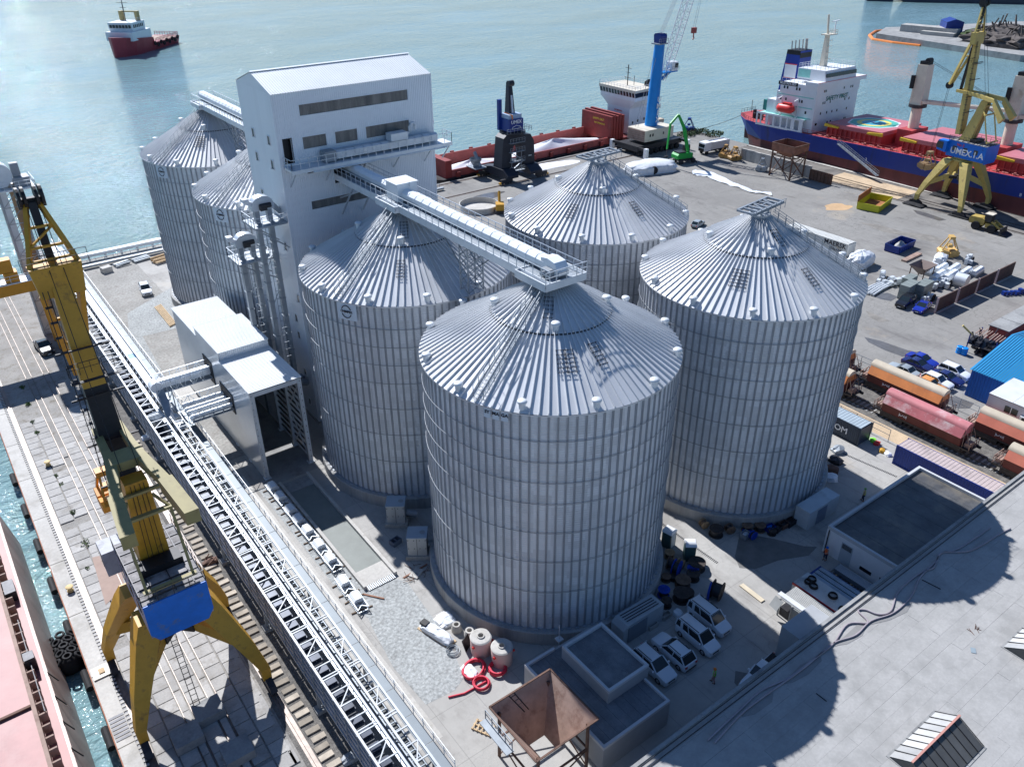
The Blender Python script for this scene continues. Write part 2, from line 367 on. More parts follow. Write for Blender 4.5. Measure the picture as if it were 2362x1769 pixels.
# light concrete round the silos, gravel fields, quay strip
rect('concrete_apron', -22.9, -26, 60, 21.5, .004, apron_mat)
rect('concrete_apron', -22.9, 21.5, 8, 37, .004, apron_mat)
rect('dusty_yard', -30.2, 37, -12, 118.5, .004, gravel_mat2)
rect('concrete_lane', -12, 37, 16, 118.5, .005, apron_mat)
rect('quay_ground', QX, -80, -30.9, QY, .006, M('quay_concrete', (.30,.285,.26), .9, var=.25, scale=.4, dirt=(.17,.15,.12), dirt_amt=.45, dirt_scale=.8, fine=.2))
rect('ballast_bed', -30.9, -80, -26.2, 75, .008, ballast_mat)
rect('footpath', -22.9, -12, -20.6, 33, .010, concrete_pale)
psheet('gravel_field', [(826,1378),(868,1330),(905,1330),(932,1338),(990,1420),(1030,1480),(1062,1560),(1040,1590),(973,1622),(944,1588),(900,1537),(850,1440)], .014, gravel_mat)
psheet('gravel_field', [(296,712),(395,655),(400,690),(420,745),(330,765),(372,842),(345,860),(300,790)], .012, gravel_mat)
psheet('gravel_strip', [(590,1120),(640,1118),(830,1340),(870,1400),(840,1420),(800,1390)], .012, gravel_mat)
# quay cope: red-edged concrete kerb blocks along the left quay
cope = MB()
for i in range(14):
    y = -24 + i*9.0; cope.box(QX-.05, y, -.6, -41.35, y+8.9, .16)
struct(cope.build('quay_cope', concrete_pale))
edge = MB(); edge.box(QX-.14, -60, -.9, QX-.052, QY, .10)
struct(edge.build('quay_edge_beam', M('rusty_edge_steel', (.32,.14,.08), .8, var=.3, scale=1.5)))
# paving slabs on the left quay (each slab its own piece)
slab_src = None
def slab_piece(w, l, h=.10):
    m = MB(); b = .03
    m.add([(0,0,0),(w,0,0),(w,l,0),(0,l,0),(0,0,h-b),(w,0,h-b),(w,l,h-b),(0,l,h-b),(b,b,h),(w-b,b,h),(w-b,l-b,h),(b,l-b,h)],
          [(0,1,5,4),(1,2,6,5),(2,3,7,6),(3,0,4,7),(4,5,9,8),(5,6,10,9),(6,7,11,10),(7,4,8,11),(8,9,10,11)])
    for sx, sy in ((.22,.5),(.78,.5)): m.box(w*sx-.06, l*sy-.06, h+.001, w*sx+.06, l*sy+.06, h+.004)
    return m
lanes = [(-40.35,1.45),(-38.82,1.45),(-37.3,.62),(-36.55,1.40),(-35.02,.62),(-34.25,1.45),(-32.72,1.45),(-31.6,.55)]
cnt = 0
for li, (x, w) in enumerate(lanes):
    l = 1.5 if w > 1 else 2.6
    src = slab_piece(w-.05, l-.05).build('paving_slab', slab_mat, yard, loc=(x, -7, .008)); cnt += 1
    y = -7 + l + (li % 2)*.35; ymax = 62 if w > 1 else 52
    n = 0
    while y < ymax and cnt < 296:
        if random.random() > .035:
            o = inst(src, yard, (x+random.uniform(-.01,.01), y, random.uniform(-.012,.012)+.012), (random.uniform(-.004,.004), random.uniform(-.004,.004), random.uniform(-.004,.004))); cnt += 1; n += 1
        y += l
        if n > (43 if w > 1 else 22): break
# rails: crane rails and two tracks set in the quay
rail_steel = M('rail_steel', (.20,.17,.15), .5, .6, var=.3, scale=1.5)
rm = MB()
for x in (-40.75, -30.2): rm.box(x-.07, -60, .01, x+.07, 118, .17); rm.box(x-.3, -60, .0, x+.3, 118, .03)
struct(rm.build('crane_rail', rail_steel))
rm = MB()
for x in (-37.34, -36.6, -35.06, -34.3): rm.box(x-.035, -60, .02, x+.035, 118, .135)
struct(rm.build('railway_track', rail_steel))
# toothed cable-channel strip along the quay edge
ch = MB(); ch.box(-41.32, -60, .0, -41.0, 118, .07)
struct(ch.build('cable_channel', dark_steel))
tm = MB()
for i in range(170): ch_y = -12 + i*.5; tm.box(-41.33, ch_y, .07, -41.0, ch_y+.22, .13)
stuff(tag(tm.build('cable_channel_teeth', concrete_pale), 'row of small concrete teeth along the cable channel at the quay edge', 'cable channel'))
# sleepers beside the gallery
sl = MB().box(-.6, -.27, 0, .6, .27, .14).build('sleeper', M('old_sleeper', (.40,.35,.28), .9, var=.25, scale=1, rnd=.35), yard, loc=(-29.1, -12, .01))
for i in range(1, 60):
    inst(sl, yard, (-29.1+random.uniform(-.15,.15), -12+i*1.02+random.uniform(-.12,.12), .01), (0,0,random.uniform(-.05,.05)))
# railway on the right (between the yard and the containers)
def puddle(px, z=.016):
    return psheet('puddle', px, z, puddle_mat)
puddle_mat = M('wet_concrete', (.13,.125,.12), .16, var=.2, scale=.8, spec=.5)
stain_mat = M('damp_stain', (.17,.165,.155), .6, var=.2, scale=.8)
def blob(name, c, rx, ry, z, mat, n=28, rz=0., rough=.35, seed=0):
    rr = random.Random(seed); ph = [rr.uniform(0, 6.3) for _ in range(5)]
    pts = []
    for i in range(n):
        t = 2*pi*i/n; k = 1 + rough*(.5*sin(2*t+ph[0])+.35*sin(3*t+ph[1])+.3*sin(5*t+ph[2])+.2*sin(7*t+ph[3])) * .7
        x, y = rx*k*cos(t), ry*k*sin(t); pts.append((c[0]+x*cos(rz)-y*sin(rz), c[1]+x*sin(rz)+y*cos(rz)))
    return sheet(name, pts, z, mat)
# ------------------------------------------------------------------ silos
def silo_wall_material(name='silo_wall_sheet'):
    m, t, b = new_mat(name); N = t.nodes; L = t.links
    tc = N.new('ShaderNodeTexCoord'); sep = N.new('ShaderNodeSeparateXYZ'); L.new(tc.outputs['Object'], sep.inputs[0])
    at = N.new('ShaderNodeMath'); at.operation = 'ARCTAN2'; L.new(sep.outputs['Y'], at.inputs[0]); L.new(sep.outputs['X'], at.inputs[1])
    def math(op, a, k):
        q = N.new('ShaderNodeMath'); q.operation = op
        for i, x in ((0, a), (1, k)):
            if isinstance(x, (int, float)): q.inputs[i].default_value = x
            else: L.new(x, q.inputs[i])
        return q.outputs[0]
    ai = math('FLOOR', math('MULTIPLY', at.outputs[0], 48/(2*pi)), 0)
    zi = math('FLOOR', math('ADD', math('MULTIPLY', sep.outputs['Z'], 1/.86), math('MULTIPLY', math('MODULO', ai, 2.0), .5)), 0)
    cmb = N.new('ShaderNodeCombineXYZ'); L.new(ai, cmb.inputs[0]); L.new(zi, cmb.inputs[1])
    oi = N.new('ShaderNodeObjectInfo'); L.new(oi.outputs['Random'], cmb.inputs[2])
    wn = N.new('ShaderNodeTexWhiteNoise'); wn.noise_dimensions = '3D'; L.new(cmb.outputs[0], wn.inputs['Vector'])
    # worn/printed patch on part of the sheets
    fr = math('FRACT', math('MULTIPLY', at.outputs[0], 96/(2*pi)), 0)
    patch = math('MULTIPLY', math('LESS_THAN', math('ABSOLUTE', math('SUBTRACT', fr, .5), 0), .20), math('GREATER_THAN', wn.outputs['Value'], .55))
    geo = N.new('ShaderNodeNewGeometry'); ns = N.new('ShaderNodeTexNoise'); ns.inputs['Scale'].default_value = .5; ns.inputs['Detail'].default_value = 6; L.new(geo.outputs['Position'], ns.inputs['Vector'])
    f = math('ADD', math('MULTIPLY', wn.outputs['Value'], .2), math('MULTIPLY', ns.outputs['Fac'], .22)); f = math('ADD', f, .80)
    f = math('SUBTRACT', f, math('MULTIPLY', patch, .11))
    vm = N.new('ShaderNodeVectorMath'); vm.operation = 'SCALE'; vm.inputs[0].default_value = (.60,.625,.655); L.new(f, vm.inputs['Scale']); L.new(vm.outputs[0], b.inputs['Base Color'])
    b.inputs['Metallic'].default_value = .25; b.inputs['Roughness'].default_value = .45
    wv = math('SINE', math('MULTIPLY', sep.outputs['Z'], 2*pi/.24), 0)
    bp = N.new('ShaderNodeBump'); bp.inputs['Strength'].default_value = .35; bp.inputs['Distance'].default_value = .03; L.new(wv, bp.inputs['Height']); L.new(bp.outputs[0], b.inputs['Normal'])
    return m
silo_wall = silo_wall_material()
silo_roof = M('silo_roof_sheet', (.64,.65,.66), .42, .08, var=.05, scale=.35, rnd=.05)
stiff_mat = M('silo_stiffener', (.36,.38,.41), .5, .3, var=.1)
ring_mat = M('silo_wind_ring', (.34,.36,.39), .4, .5, var=.06)
collar_mat = M('silo_collar', (.42,.45,.48), .45, .5, var=.1)
plinth_mat = M('plinth_concrete', (.37,.365,.35), .85, var=.14, scale=.4, dirt=(.25,.24,.225), dirt_amt=.35, dirt_scale=.5, fine=.08, vstreak=True)
R = 11.8; RW = 11.62; HE = 25.30; HB = 1.475; RM = 5.3; TAN = .575
def zr(r): return HE + .04 + (R - r) * TAN
def mesh_outer():
    m = MB(); h = 2*pi/96/2; r0, r1 = RM-.12, R+.06
    a = [(r0*cos(-h), r0*sin(-h), zr(r0)), (r1*cos(-h), r1*sin(-h), zr(r1)), (r1*cos(h), r1*sin(h), zr(r1)), (r0*cos(h), r0*sin(h), zr(r0))]
    m.add(a + [(x, y, z-.05) for x, y, z in a], [(0,1,2,3), (1,5,6,2), (7,6,5,4)])
    for r2, r3 in ((r0, r1),):      # standing seam on one edge
        w = .045; q = []
        for r in (r2, r3):
            x, y = r*cos(-h), r*sin(-h); tx, ty = -sin(-h), cos(-h)
            q += [(x-tx*w, y-ty*w, zr(r)-.02), (x+tx*w, y+ty*w, zr(r)-.02), (x+tx*w*.6, y+ty*w*.6, zr(r)+.19), (x-tx*w*.6, y-ty*w*.6, zr(r)+.19)]
        m.add(q, [(0,1,2,3), (7,6,5,4), (1,5,6,2), (2,6,7,3), (3,7,4,0)])
    # small drip lip at the eave
    m.add([(r1*cos(-h), r1*sin(-h), zr(r1)), (r1*cos(h), r1*sin(h), zr(r1)), (r1*cos(h), r1*sin(h), zr(r1)-.16), (r1*cos(-h), r1*sin(-h), zr(r1)-.16)], [(0,3,2,1)])
    return m.mesh('roof_panel', silo_roof)
def mesh_inner():
    m = MB(); h = 2*pi/48/2; r0, r1 = 1.0, RM+.10; up = .07
    a = [(r0*cos(-h), r0*sin(-h), zr(r0)+up), (r1*cos(-h), r1*sin(-h), zr(r1)+up), (r1*cos(h), r1*sin(h), zr(r1)+up), (r0*cos(h), r0*sin(h), zr(r0)+up)]
    m.add(a + [(x, y, z-.16) for x, y, z in a], [(0,1,2,3), (1,5,6,2), (7,6,5,4)])
    w = .045; q = []
    for r in (r0, r1):
        x, y = r*cos(-h), r*sin(-h); tx, ty = -sin(-h), cos(-h); k = min(1, r/2.2)
        q += [(x-tx*w*k, y-ty*w*k, zr(r)+up-.02), (x+tx*w*k, y+ty*w*k, zr(r)+up-.02), (x+tx*w*k*.6, y+ty*w*k*.6, zr(r)+up+.25), (x-tx*w*k*.6, y-ty*w*k*.6, zr(r)+up+.25)]
    m.add(q, [(0,1,2,3), (7,6,5,4), (1,5,6,2), (2,6,7,3), (3,7,4,0)])
    return m.mesh('upper_roof_panel', silo_roof)
def mesh_stiff():
    m = MB()
    for s in (-.065, .065): m.box(RW-.02, s-.022, HB-.02, RW+.085, s+.022, HE-.02)
    m.box(RW+.012, -.04, HB, RW+.03, .04, HE-.03)
    m.box(RW-.02, -.2, HB-.03, RW+.28, .2, HB+.07)        # foot plate
    return m.mesh('wall_stiffener', stiff_mat)
def mesh_vent():
    m = MB(); m.lathe([(.30,-.35),(.30,.28),(.40,.30),(.42,.40),(.36,.50),(.20,.55),(.01,.56)], 14)
    return m.mesh('roof_vent', galv_light, 50)
def mesh_rack():        # snow-guard style step rack lying along the slope (local +x uphill)
    m = MB()
    for i in range(6):
        m.beam((i*.42, -.45, .16), (i*.42, .45, .16), .035); 
        for s in (-.35, 0, .35): m.beam((i*.42, s, 0), (i*.42, s, .2), .04)
    for s in (-.35, .35): m.beam((-.1, s, .14), (2.2, s, .14), .03)
    return m.mesh('step_rack', dark_steel)
ME = dict(outer=mesh_outer(), inner=mesh_inner(), stiff=mesh_stiff(), vent=mesh_vent(), rack=mesh_rack())
RINGS = (22.67, 20.6, 18.5, 16.3, 13.15, 9.8, 6.2)
def ob(name, me, parent, loc=(0,0,0), rot=(0,0,0)):
    o = bpy.data.objects.new(name, me); COL.objects.link(o); o.parent = parent; o.location = loc; o.rotation_euler = rot; return o
first_wall = {}
def make_silo(x, y, label, front=None, vents=True, ladder=None, racks=()):
    t = thing('grain_silo', label, 'silo', (x, y, 0), 0, 'ribbed steel grain silos')
    cam_az = atan2(CAM[1]-y, CAM[0]-x)
    if not first_wall:
        first_wall['p'] = MB().lathe([(12.25,-.02),(12.25,HB-.05),(12.2,HB),(11.3,HB)], 72).mesh('plinth', plinth_mat, 30)
        first_wall['w'] = MB().lathe([(RW,HB-.01),(RW,HE+.06)], 96).mesh('wall', silo_wall, 60)
        first_wall['c'] = MB().lathe([(1.0,zr(1.0)-.1),(1.12,zr(1.0)+.12),(1.12,zr(1.0)+.42),(1.02,zr(1.0)+.46),(.01,zr(1.0)+.50)], 28).mesh('apex_collar', collar_mat, 30)
        first_wall['m'] = MB().torus((0,0,zr(RM)+.01), RM+.08, .07, 96, 6).mesh('roof_ring', dark_steel)
        for z in RINGS: first_wall[z] = MB().torus((0,0,z), RW+.13, .035, 96, 6).mesh('wind_ring', ring_mat, 60)
    ob('plinth', first_wall['p'], t); ob('wall', first_wall['w'], t); ob('apex_collar', first_wall['c'], t); ob('roof_ring', first_wall['m'], t)
    for z in RINGS: ob('wind_ring', first_wall[z], t)
    for i in range(96):
        a = 2*pi*i/96; d = (a-cam_az+pi) % (2*pi) - pi
        ob('roof_panel', ME['outer'], t, rot=(0,0,a))
        if abs(d) < radians(112): ob('wall_stiffener', ME['stiff'], t, rot=(0,0,a+pi/96))
        if i % 2 == 0: ob('upper_roof_panel', ME['inner'], t, rot=(0,0,a))
    for i in range(12):
        a = 2*pi*(i+.33)/12; r = R-.42
        ob('roof_vent', ME['vent'], t, (r*cos(a), r*sin(a), zr(r)+.16))
    for i in range(4):
        a = 2*pi*(i+.62)/4; r = RM-.35
        ob('roof_vent', ME['vent'], t, (r*cos(a), r*sin(a), zr(r)+.24))
    th = math_slope = atan2(TAN, 1)
    for a, r in racks:       # rack uphill end at radius r
        o = ob('step_rack', ME['rack'], t, (r*cos(a), r*sin(a), zr(r)+.04)); 
        o.matrix_local = Matrix.Translation((r*cos(a), r*sin(a), zr(r)+.04)) @ Matrix.Rotation(a+pi, 4, 'Z') @ Matrix.Rotation(-th, 4, 'Y')
    if ladder is not None:      # hooped walkway up the cone
        m = MB(); a = ladder; ux, uy = cos(a), sin(a); tx, ty = -uy, ux
        def P(r, s, h): return (r*ux+s*tx, r*uy+s*ty, zr(r)+h)
        for s in (-.4, .4):
            m.beam(P(R-.1, s, .18), P(1.2, s, .26), .06)
            for h in (.65, 1.15): m.beam(P(R-.3, s*1.25, h), P(1.3, s*1.25, h+.06), .045)
            for i in range(13): r = R-.3-i*.8; m.beam(P(r, s*1.25, .1), P(r, s*1.25, 1.18), .045)
        for i in range(34): r = R-.2-i*.31; m.beam(P(r, -.4, .2), P(r, .4, .2), .04)
        m.build('roof_stair', galv_dark, t)
    return t
def azc(x, y): return atan2(CAM[1]-y, CAM[0]-x)
# positions surveyed from the photograph: two rows, tower between the pairs
S3 = make_silo(0, 0, 'nearest ribbed steel silo with maker name plate below its cone roof', ladder=radians(201), racks=((radians(238), 8.6), (radians(243),8.6), (radians(262), 8.4), (radians(227), 4.0)))
S2 = make_silo(-.22, 25.1, 'steel silo with round emblem plate between the white tower and nearest silo', ladder=radians(203), racks=((radians(236), 8.8), (radians(240), 4.4)))
S6 = make_silo(.2, 61.7, 'steel silo half hidden behind the elevators left of the white tower', ladder=radians(203), racks=())
S1 = make_silo(.13, 86.9, 'farthest left steel silo standing next to the open water', ladder=radians(203), racks=((radians(232), 8.3), (radians(236), 8.3)))
S5 = make_silo(27.7, -.19, 'right-hand steel silo with an empty frame on its apex beside the goods wagons', ladder=radians(-52), racks=((radians(206), 8.8), (radians(212), 8.8), (radians(262), 8.8), (radians(256), 4.2)))
S4 = make_silo(27.86, 25.0, 'rear steel silo with a stair down its right side before the loading quay', ladder=radians(-48), racks=((radians(206), 8.8), (radians(266), 8.6)))
S8 = make_silo(27.6, 86.3, 'steel silo almost hidden behind the right edge of the white tower')
# name plate on the nearest silo, emblem plates on the others
sign_bg = M('sign_plate', (.60,.66,.72), .5, var=.03); ink = M('black_lettering', (.02,.02,.03), .6, var=.05)
def wall_plate(silo, a, half, z0, z1, r=RW+.14):
    m = MB().lathe([(r,z0),(r+.02,z0),(r+.02,z1),(r,z1),(r,z0)], 6, a0=a-half, a1=a+half)
    return m.build('sign_plate', sign_bg, silo)
for k, body in ((-1, 'SY'), (0, 'MA'), (1, 'GA')):
    a = radians(209.5) + k*2*pi/96; p = wall_plate(S3, a, .026, HE-1.05, HE-.12)
    rr = RW+.19; letters(body, ink, S3, (rr*cos(a), rr*sin(a), HE-.5), (-sin(a), cos(a), 0), (0,0,1), .42, .012)
for s, a, body in ((S2, radians(208), 'CHIMPEX'), (S6, radians(206), 'CHIMPEX'), (S1, radians(205), 'CHIMPEX')):
    wall_plate(s, a, .10, HE-2.0, HE-.12); rr = RW+.19
    c = Vector((rr*cos(a), rr*sin(a), HE-1.05)); t = Vector((-sin(a), cos(a), 0)); n = Vector((cos(a), sin(a), 0))
    m = MB(); 
    for up in (1, -1): m.path([c + t*(.58*cos(q)) + Vector((0,0,.68*up*sin(q))) + n*.03 for q in [radians(22+i*17) for i in range(9)]], .045, 5)
    m.build('emblem', ink, s); letters(body, ink, s, tuple(c+n*.03), tuple(t), (0,0,1), .34, .012)
# empty support frames on the apexes of the right-hand pair
def apex_frame(silo, rz, name='apex_frame'):
    m = MB(); z = zr(1.0)+1.15; L, W = 2.9, .95
    C, S = cos(rz), sin(rz)
    def Q(x, y, h=0): return (x*C-y*S, x*S+y*C, z+h)
    for y in (-W, W): m.beam(Q(-L,y), Q(L,y), .22, .26)
    for x in (-L, -1.9, -1.0, 0, 1.0, 1.9, L): m.beam(Q(x,-W), Q(x,W), .2, .2)
    m.beam(Q(-1.0,-W), Q(0,W), .16, .16); m.beam(Q(1.0,-W), Q(1.9,W), .16, .16); m.beam(Q(0,0), Q(1,0), .14, .14)
    for x in (-.8, .8):
        for y in (-.6, .6): m.beam(Q(x,y,0), Q(x*.8,y*.9,-.9), .16)
    m.build(name, galv_dark, silo)
    m = MB(); m.rail([Q(-L,-W-.25,-.6), Q(L,-W-.25,-.6)], 1.0, 1.0, .02); m.build('apex_railing', galv_dark, silo)
apex_frame(S5, radians(8)); apex_frame(S4, radians(4))

# ------------------------------------------------------------------ white working tower
TX0, TX1, TY0, TY1, TZ, TRG = -8.15, 11.85, 38.0, 48.2, 42.2, 43.85
def corrugated(x0, x1, y, z0, z1, pitch=.25, d=.035, holes=()):
    """vertical trapezoidal sheet in plane y (front face towards -y) with rectangular openings (xa,xb,za,zb)"""
    m = MB(); n = int((x1-x0)/pitch); zs = sorted({z0, z1} | {h[2] for h in holes} | {h[3] for h in holes})
    prof = []
    for i in range(n):
        a = x0+i*pitch; prof += [(a, 0), (a+pitch*.45, 0), (a+pitch*.55, d), (a+pitch*.9, d)]
    prof.append((x1, 0))
    for za, zb in zip(zs[:-1], zs[1:]):
        for (xa, da), (xb, db) in zip(prof[:-1], prof[1:]):
            cx, cz = (xa+xb)/2, (za+zb)/2
            if any(h[0] < cx < h[1] and h[2] < cz < h[3] for h in holes): continue
            m.add([(xa,y-da,za),(xb,y-db,za),(xb,y-db,zb),(xa,y-da,zb)], [(0,1,2,3)])
    return m
white_flat = M('white_wall_panel', (.74,.77,.80), .32, var=.06, scale=.2, spec=.5, rnd=.02, vstreak=True)
tower = thing('elevator_tower', 'tall white corrugated working tower with gable roof between the silos', 'tower', (0,0,0))
wins = [(-5.2,8.6,39.55,40.75), (-5.25,-2.35,35.9,37.25), (-1.25,1.55,35.9,37.25), (2.7,8.55,35.9,37.25), (-5.2,-2.35,33.1,33.95), (4.2,8.4,33.3,34.15), (-5.2,2.2,28.85,29.85)]
door = (-7.55,-6.6,34.6,37.3); opening = (-1.9,1.6,31.4,33.75)
corrugated(TX0, TX1, TY0, 0.35, TZ-.02, holes=wins+[door, opening]).build('front_wall', white_clad, tower)
for i in range(10):
    for z0, z1 in ((.35,14.2),(14.22,28.2),(28.22,TZ-.03)): MB().box(TX0-.03, TY0+i*1.02, z0, TX0+.02, TY0+i*1.02+1.008, z1).build('wall_panel', white_flat, tower)
m = MB(); m.box(TX0-.02, TY0-.01, .35, TX0+.015, TY1, TZ-.03)
side = M('white_flat_panel', (.74,.77,.80), .32, var=.05, scale=.15, spec=.5)
m.build('side_wall', side, tower)
for x in (TX0-.03, TX1-.02): MB().extr([(TY0+.0,TZ-.04),(TY1,TZ-.04),((TY0+TY1)/2,TRG-.04)], 'x', x, x+.05).build('gable', side, tower)
MB().box(TX1-.02, TY0, .35, TX1+.03, TY1, TZ-.03).build('side_wall', white_clad, tower)
MB().box(TX0, TY1-.03, .35, TX1, TY1+.02, TZ-.03).build('rear_wall', white_clad, tower)
MB().box(TX0-.15, TY0-.15, 0, TX1+.15, TY1+.15, .36).build('plinth', concrete, tower)
ym = (TY0+TY1)/2
def roof_slope(y_e, z_e, y_r, z_r, x0, x1, pitch=.30):
    m = MB(); n = int((x1-x0)/pitch)
    for i in range(n):
        a = x0+i*pitch; b = a+pitch
        for xa, xb, d in ((a, a+pitch*.7, 0), (a+pitch*.7, b, .05)):
            m.add([(xa,y_e,z_e+d),(xb,y_e,z_e+d),(xb,y_r,z_r+d),(xa,y_r,z_r+d)], [(0,1,2,3) if y_r > y_e else (3,2,1,0)])
        m.add([(a+pitch*.7,y_e,z_e),(a+pitch*.7,y_e,z_e+.05),(a+pitch*.7,y_r,z_r+.05),(a+pitch*.7,y_r,z_r)], [(0,1,2,3)])
        m.add([(b,y_e,z_e),(b,y_e,z_e+.05),(b,y_r,z_r+.05),(b,y_r,z_r)], [(3,2,1,0)])
    return m
roof_slope(TY0-.18, TZ, ym, TRG, TX0-.12, TX1+.12).build('roof_slope', white_roof, tower)
roof_slope(TY1+.18, TZ, ym, TRG, TX0-.12, TX1+.12).build('roof_slope', white_roof, tower)
m = MB(); 
for s in (1, -1): m.add([(TX0-.14,ym,TRG+.09),(TX1+.14,ym,TRG+.09),(TX1+.14,ym+s*.3,TRG+.02),(TX0-.14,ym+s*.3,TRG+.02)], [(0,1,2,3) if s < 0 else (3,2,1,0)])
for i in range(66): m.box(TX0+i*.302, ym-.34, TRG-.04, TX0+i*.302+.15, ym-.30, TRG+.03)
m.build('ridge_cap', white_roof, tower)
m = MB()
for x in (TX0-.05, TX1+.05):
    m.beam((x, TY0-.02, .36), (x, TY0-.02, TZ), .14, .1)
m.build('corner_trim', white_clad, tower)
translucent = M('ribbed_rooflight_sheet', (.20,.19,.175), .35, var=.3, scale=1.6, dirt=(.10,.10,.10), dirt_amt=.5, dirt_scale=.9, vstreak=True)
for k, (xa, xb, za, zb) in enumerate(wins):
    w = corrugated(xa+.03, xb-.03, TY0+.06, za+.02, zb-.02, .16, .03).build('window', translucent, tower)
    m = MB()
    for z in (za-.03, zb+.03): m.box(xa-.05, TY0-.055, z-.04, xb+.05, TY0+.07, z+.04)
    for x in (xa-.03, xb+.03): m.box(x-.03, TY0-.053, za+.012, x+.03, TY0+.068, zb-.012)
    m.build('frame', white_clad, w)
m = MB(); m.box(door[0], TY0+.5, door[2], door[1], TY0+.55, door[3]); dr = m.build('door', black, tower)
m = MB(); m.box(door[0]-.08, TY0-.06, door[2], door[0], TY0+.05, door[3]+.08); m.box(door[1], TY0-.06, door[2], door[1]+.08, TY0+.05, door[3]+.08); m.box(door[0], TY0-.06, door[3], door[1], TY0+.05, door[3]+.08); m.build('frame', dark_steel, dr)
MB().box(opening[0], TY0+2.0, opening[2]-.1, opening[1], TY0+2.05, opening[3]+.1).build('opening_back', black, tower)
for y, z in ((45.15,36.85),(40.5,36.85),(45.1,34.1),(40.5,34.1),(45.3,29.6),(40.3,24.3),(38.75,18.0),(40.4,14.7),(40.4,12.3),(40.2,7.0),(40.2,2.45)):
    w = MB().box(TX0-.05, y-.32, z-.48, TX0-.032, y+.32, z+.48).build('window', glass, tower)
    m = MB(); 
    for dy in (-.36, .36): m.box(TX0-.10, y+dy-.04, z-.55, TX0-.031, y+dy+.04, z+.55)
    for dz in (-.52, .52): m.box(TX0-.098, y-.32, z+dz-.03, TX0-.031, y+.32, z+dz+.03)
    m.beam((TX0-.09, y+.3, z-.45), (TX0-.34, y+.1, z-.42), .05); m.build('frame', white_paint, w)
# outside gallery on the front of the tower with its machinery
PZ = 34.35
gal = thing('front_gallery', 'steel walkway with chain conveyor bracketed across the white tower front', 'walkway', (0,0,0))
MB().box(-7.9, 35.75, PZ-.22, 13.2, 37.94, PZ).build('deck', galv_light, gal)
MB().box(-7.9, 35.70, PZ-.42, 13.2, 35.76, PZ-.02).build('kick_plate', galv_light, gal)
MB().rail([(-7.85,37.9,PZ),(-7.85,35.8,PZ),(13.15,35.8,PZ),(13.15,37.9,PZ)], 1.15, 1.05, .028).build('railing', galv, gal)
for x in (-7.4, -3.0, 1.5, 6.0, 10.4, 13.0):
    MB().beam((x, 37.95, PZ-2.4), (x, 35.9, PZ-.3), .12).build('bracket', galv, gal)
MB().tube((-5.4,35.66,PZ-.5), (12.4,35.66,PZ-.5), .09, 8).build('pipe', galv_light, gal)
m = MB(); m.extr([(36.5,PZ+.25),(37.5,PZ+.25),(37.5,PZ+.95),(37.25,PZ+1.15),(36.75,PZ+1.15),(36.5,PZ+.95)], 'x', -2.2, 11.6)
cc = m.build('conveyor_casing', galv_light, gal)
for i in range(12):
    MB().extr([(36.44,PZ+.3),(37.52,PZ+.3),(37.52,PZ+1.0),(37.26,PZ+1.2),(36.74,PZ+1.2),(36.44,PZ+.98)], 'x', -2.0+i*1.15, -1.85+i*1.15).build('flange', galv, gal)
MB().box(-3.5, 36.4, PZ+.1, -2.1, 37.6, PZ+1.25).build('drive_box', grey_paint, gal)
MB().box(5.0, 36.2, PZ+1.15, 7.3, 37.5, PZ+2.0).build('filter_box', galv_light, gal)
MB().path([(7.4,37,PZ+1.6),(7.9,37,PZ+1.7),(8.0,37,PZ+2.3),(8.2,37,PZ+2.7),(8.6,37,PZ+2.75),(8.75,37,PZ+2.4),(8.75,37,PZ+1.9)], .16, 8).build('duct', galv_light, gal, True)

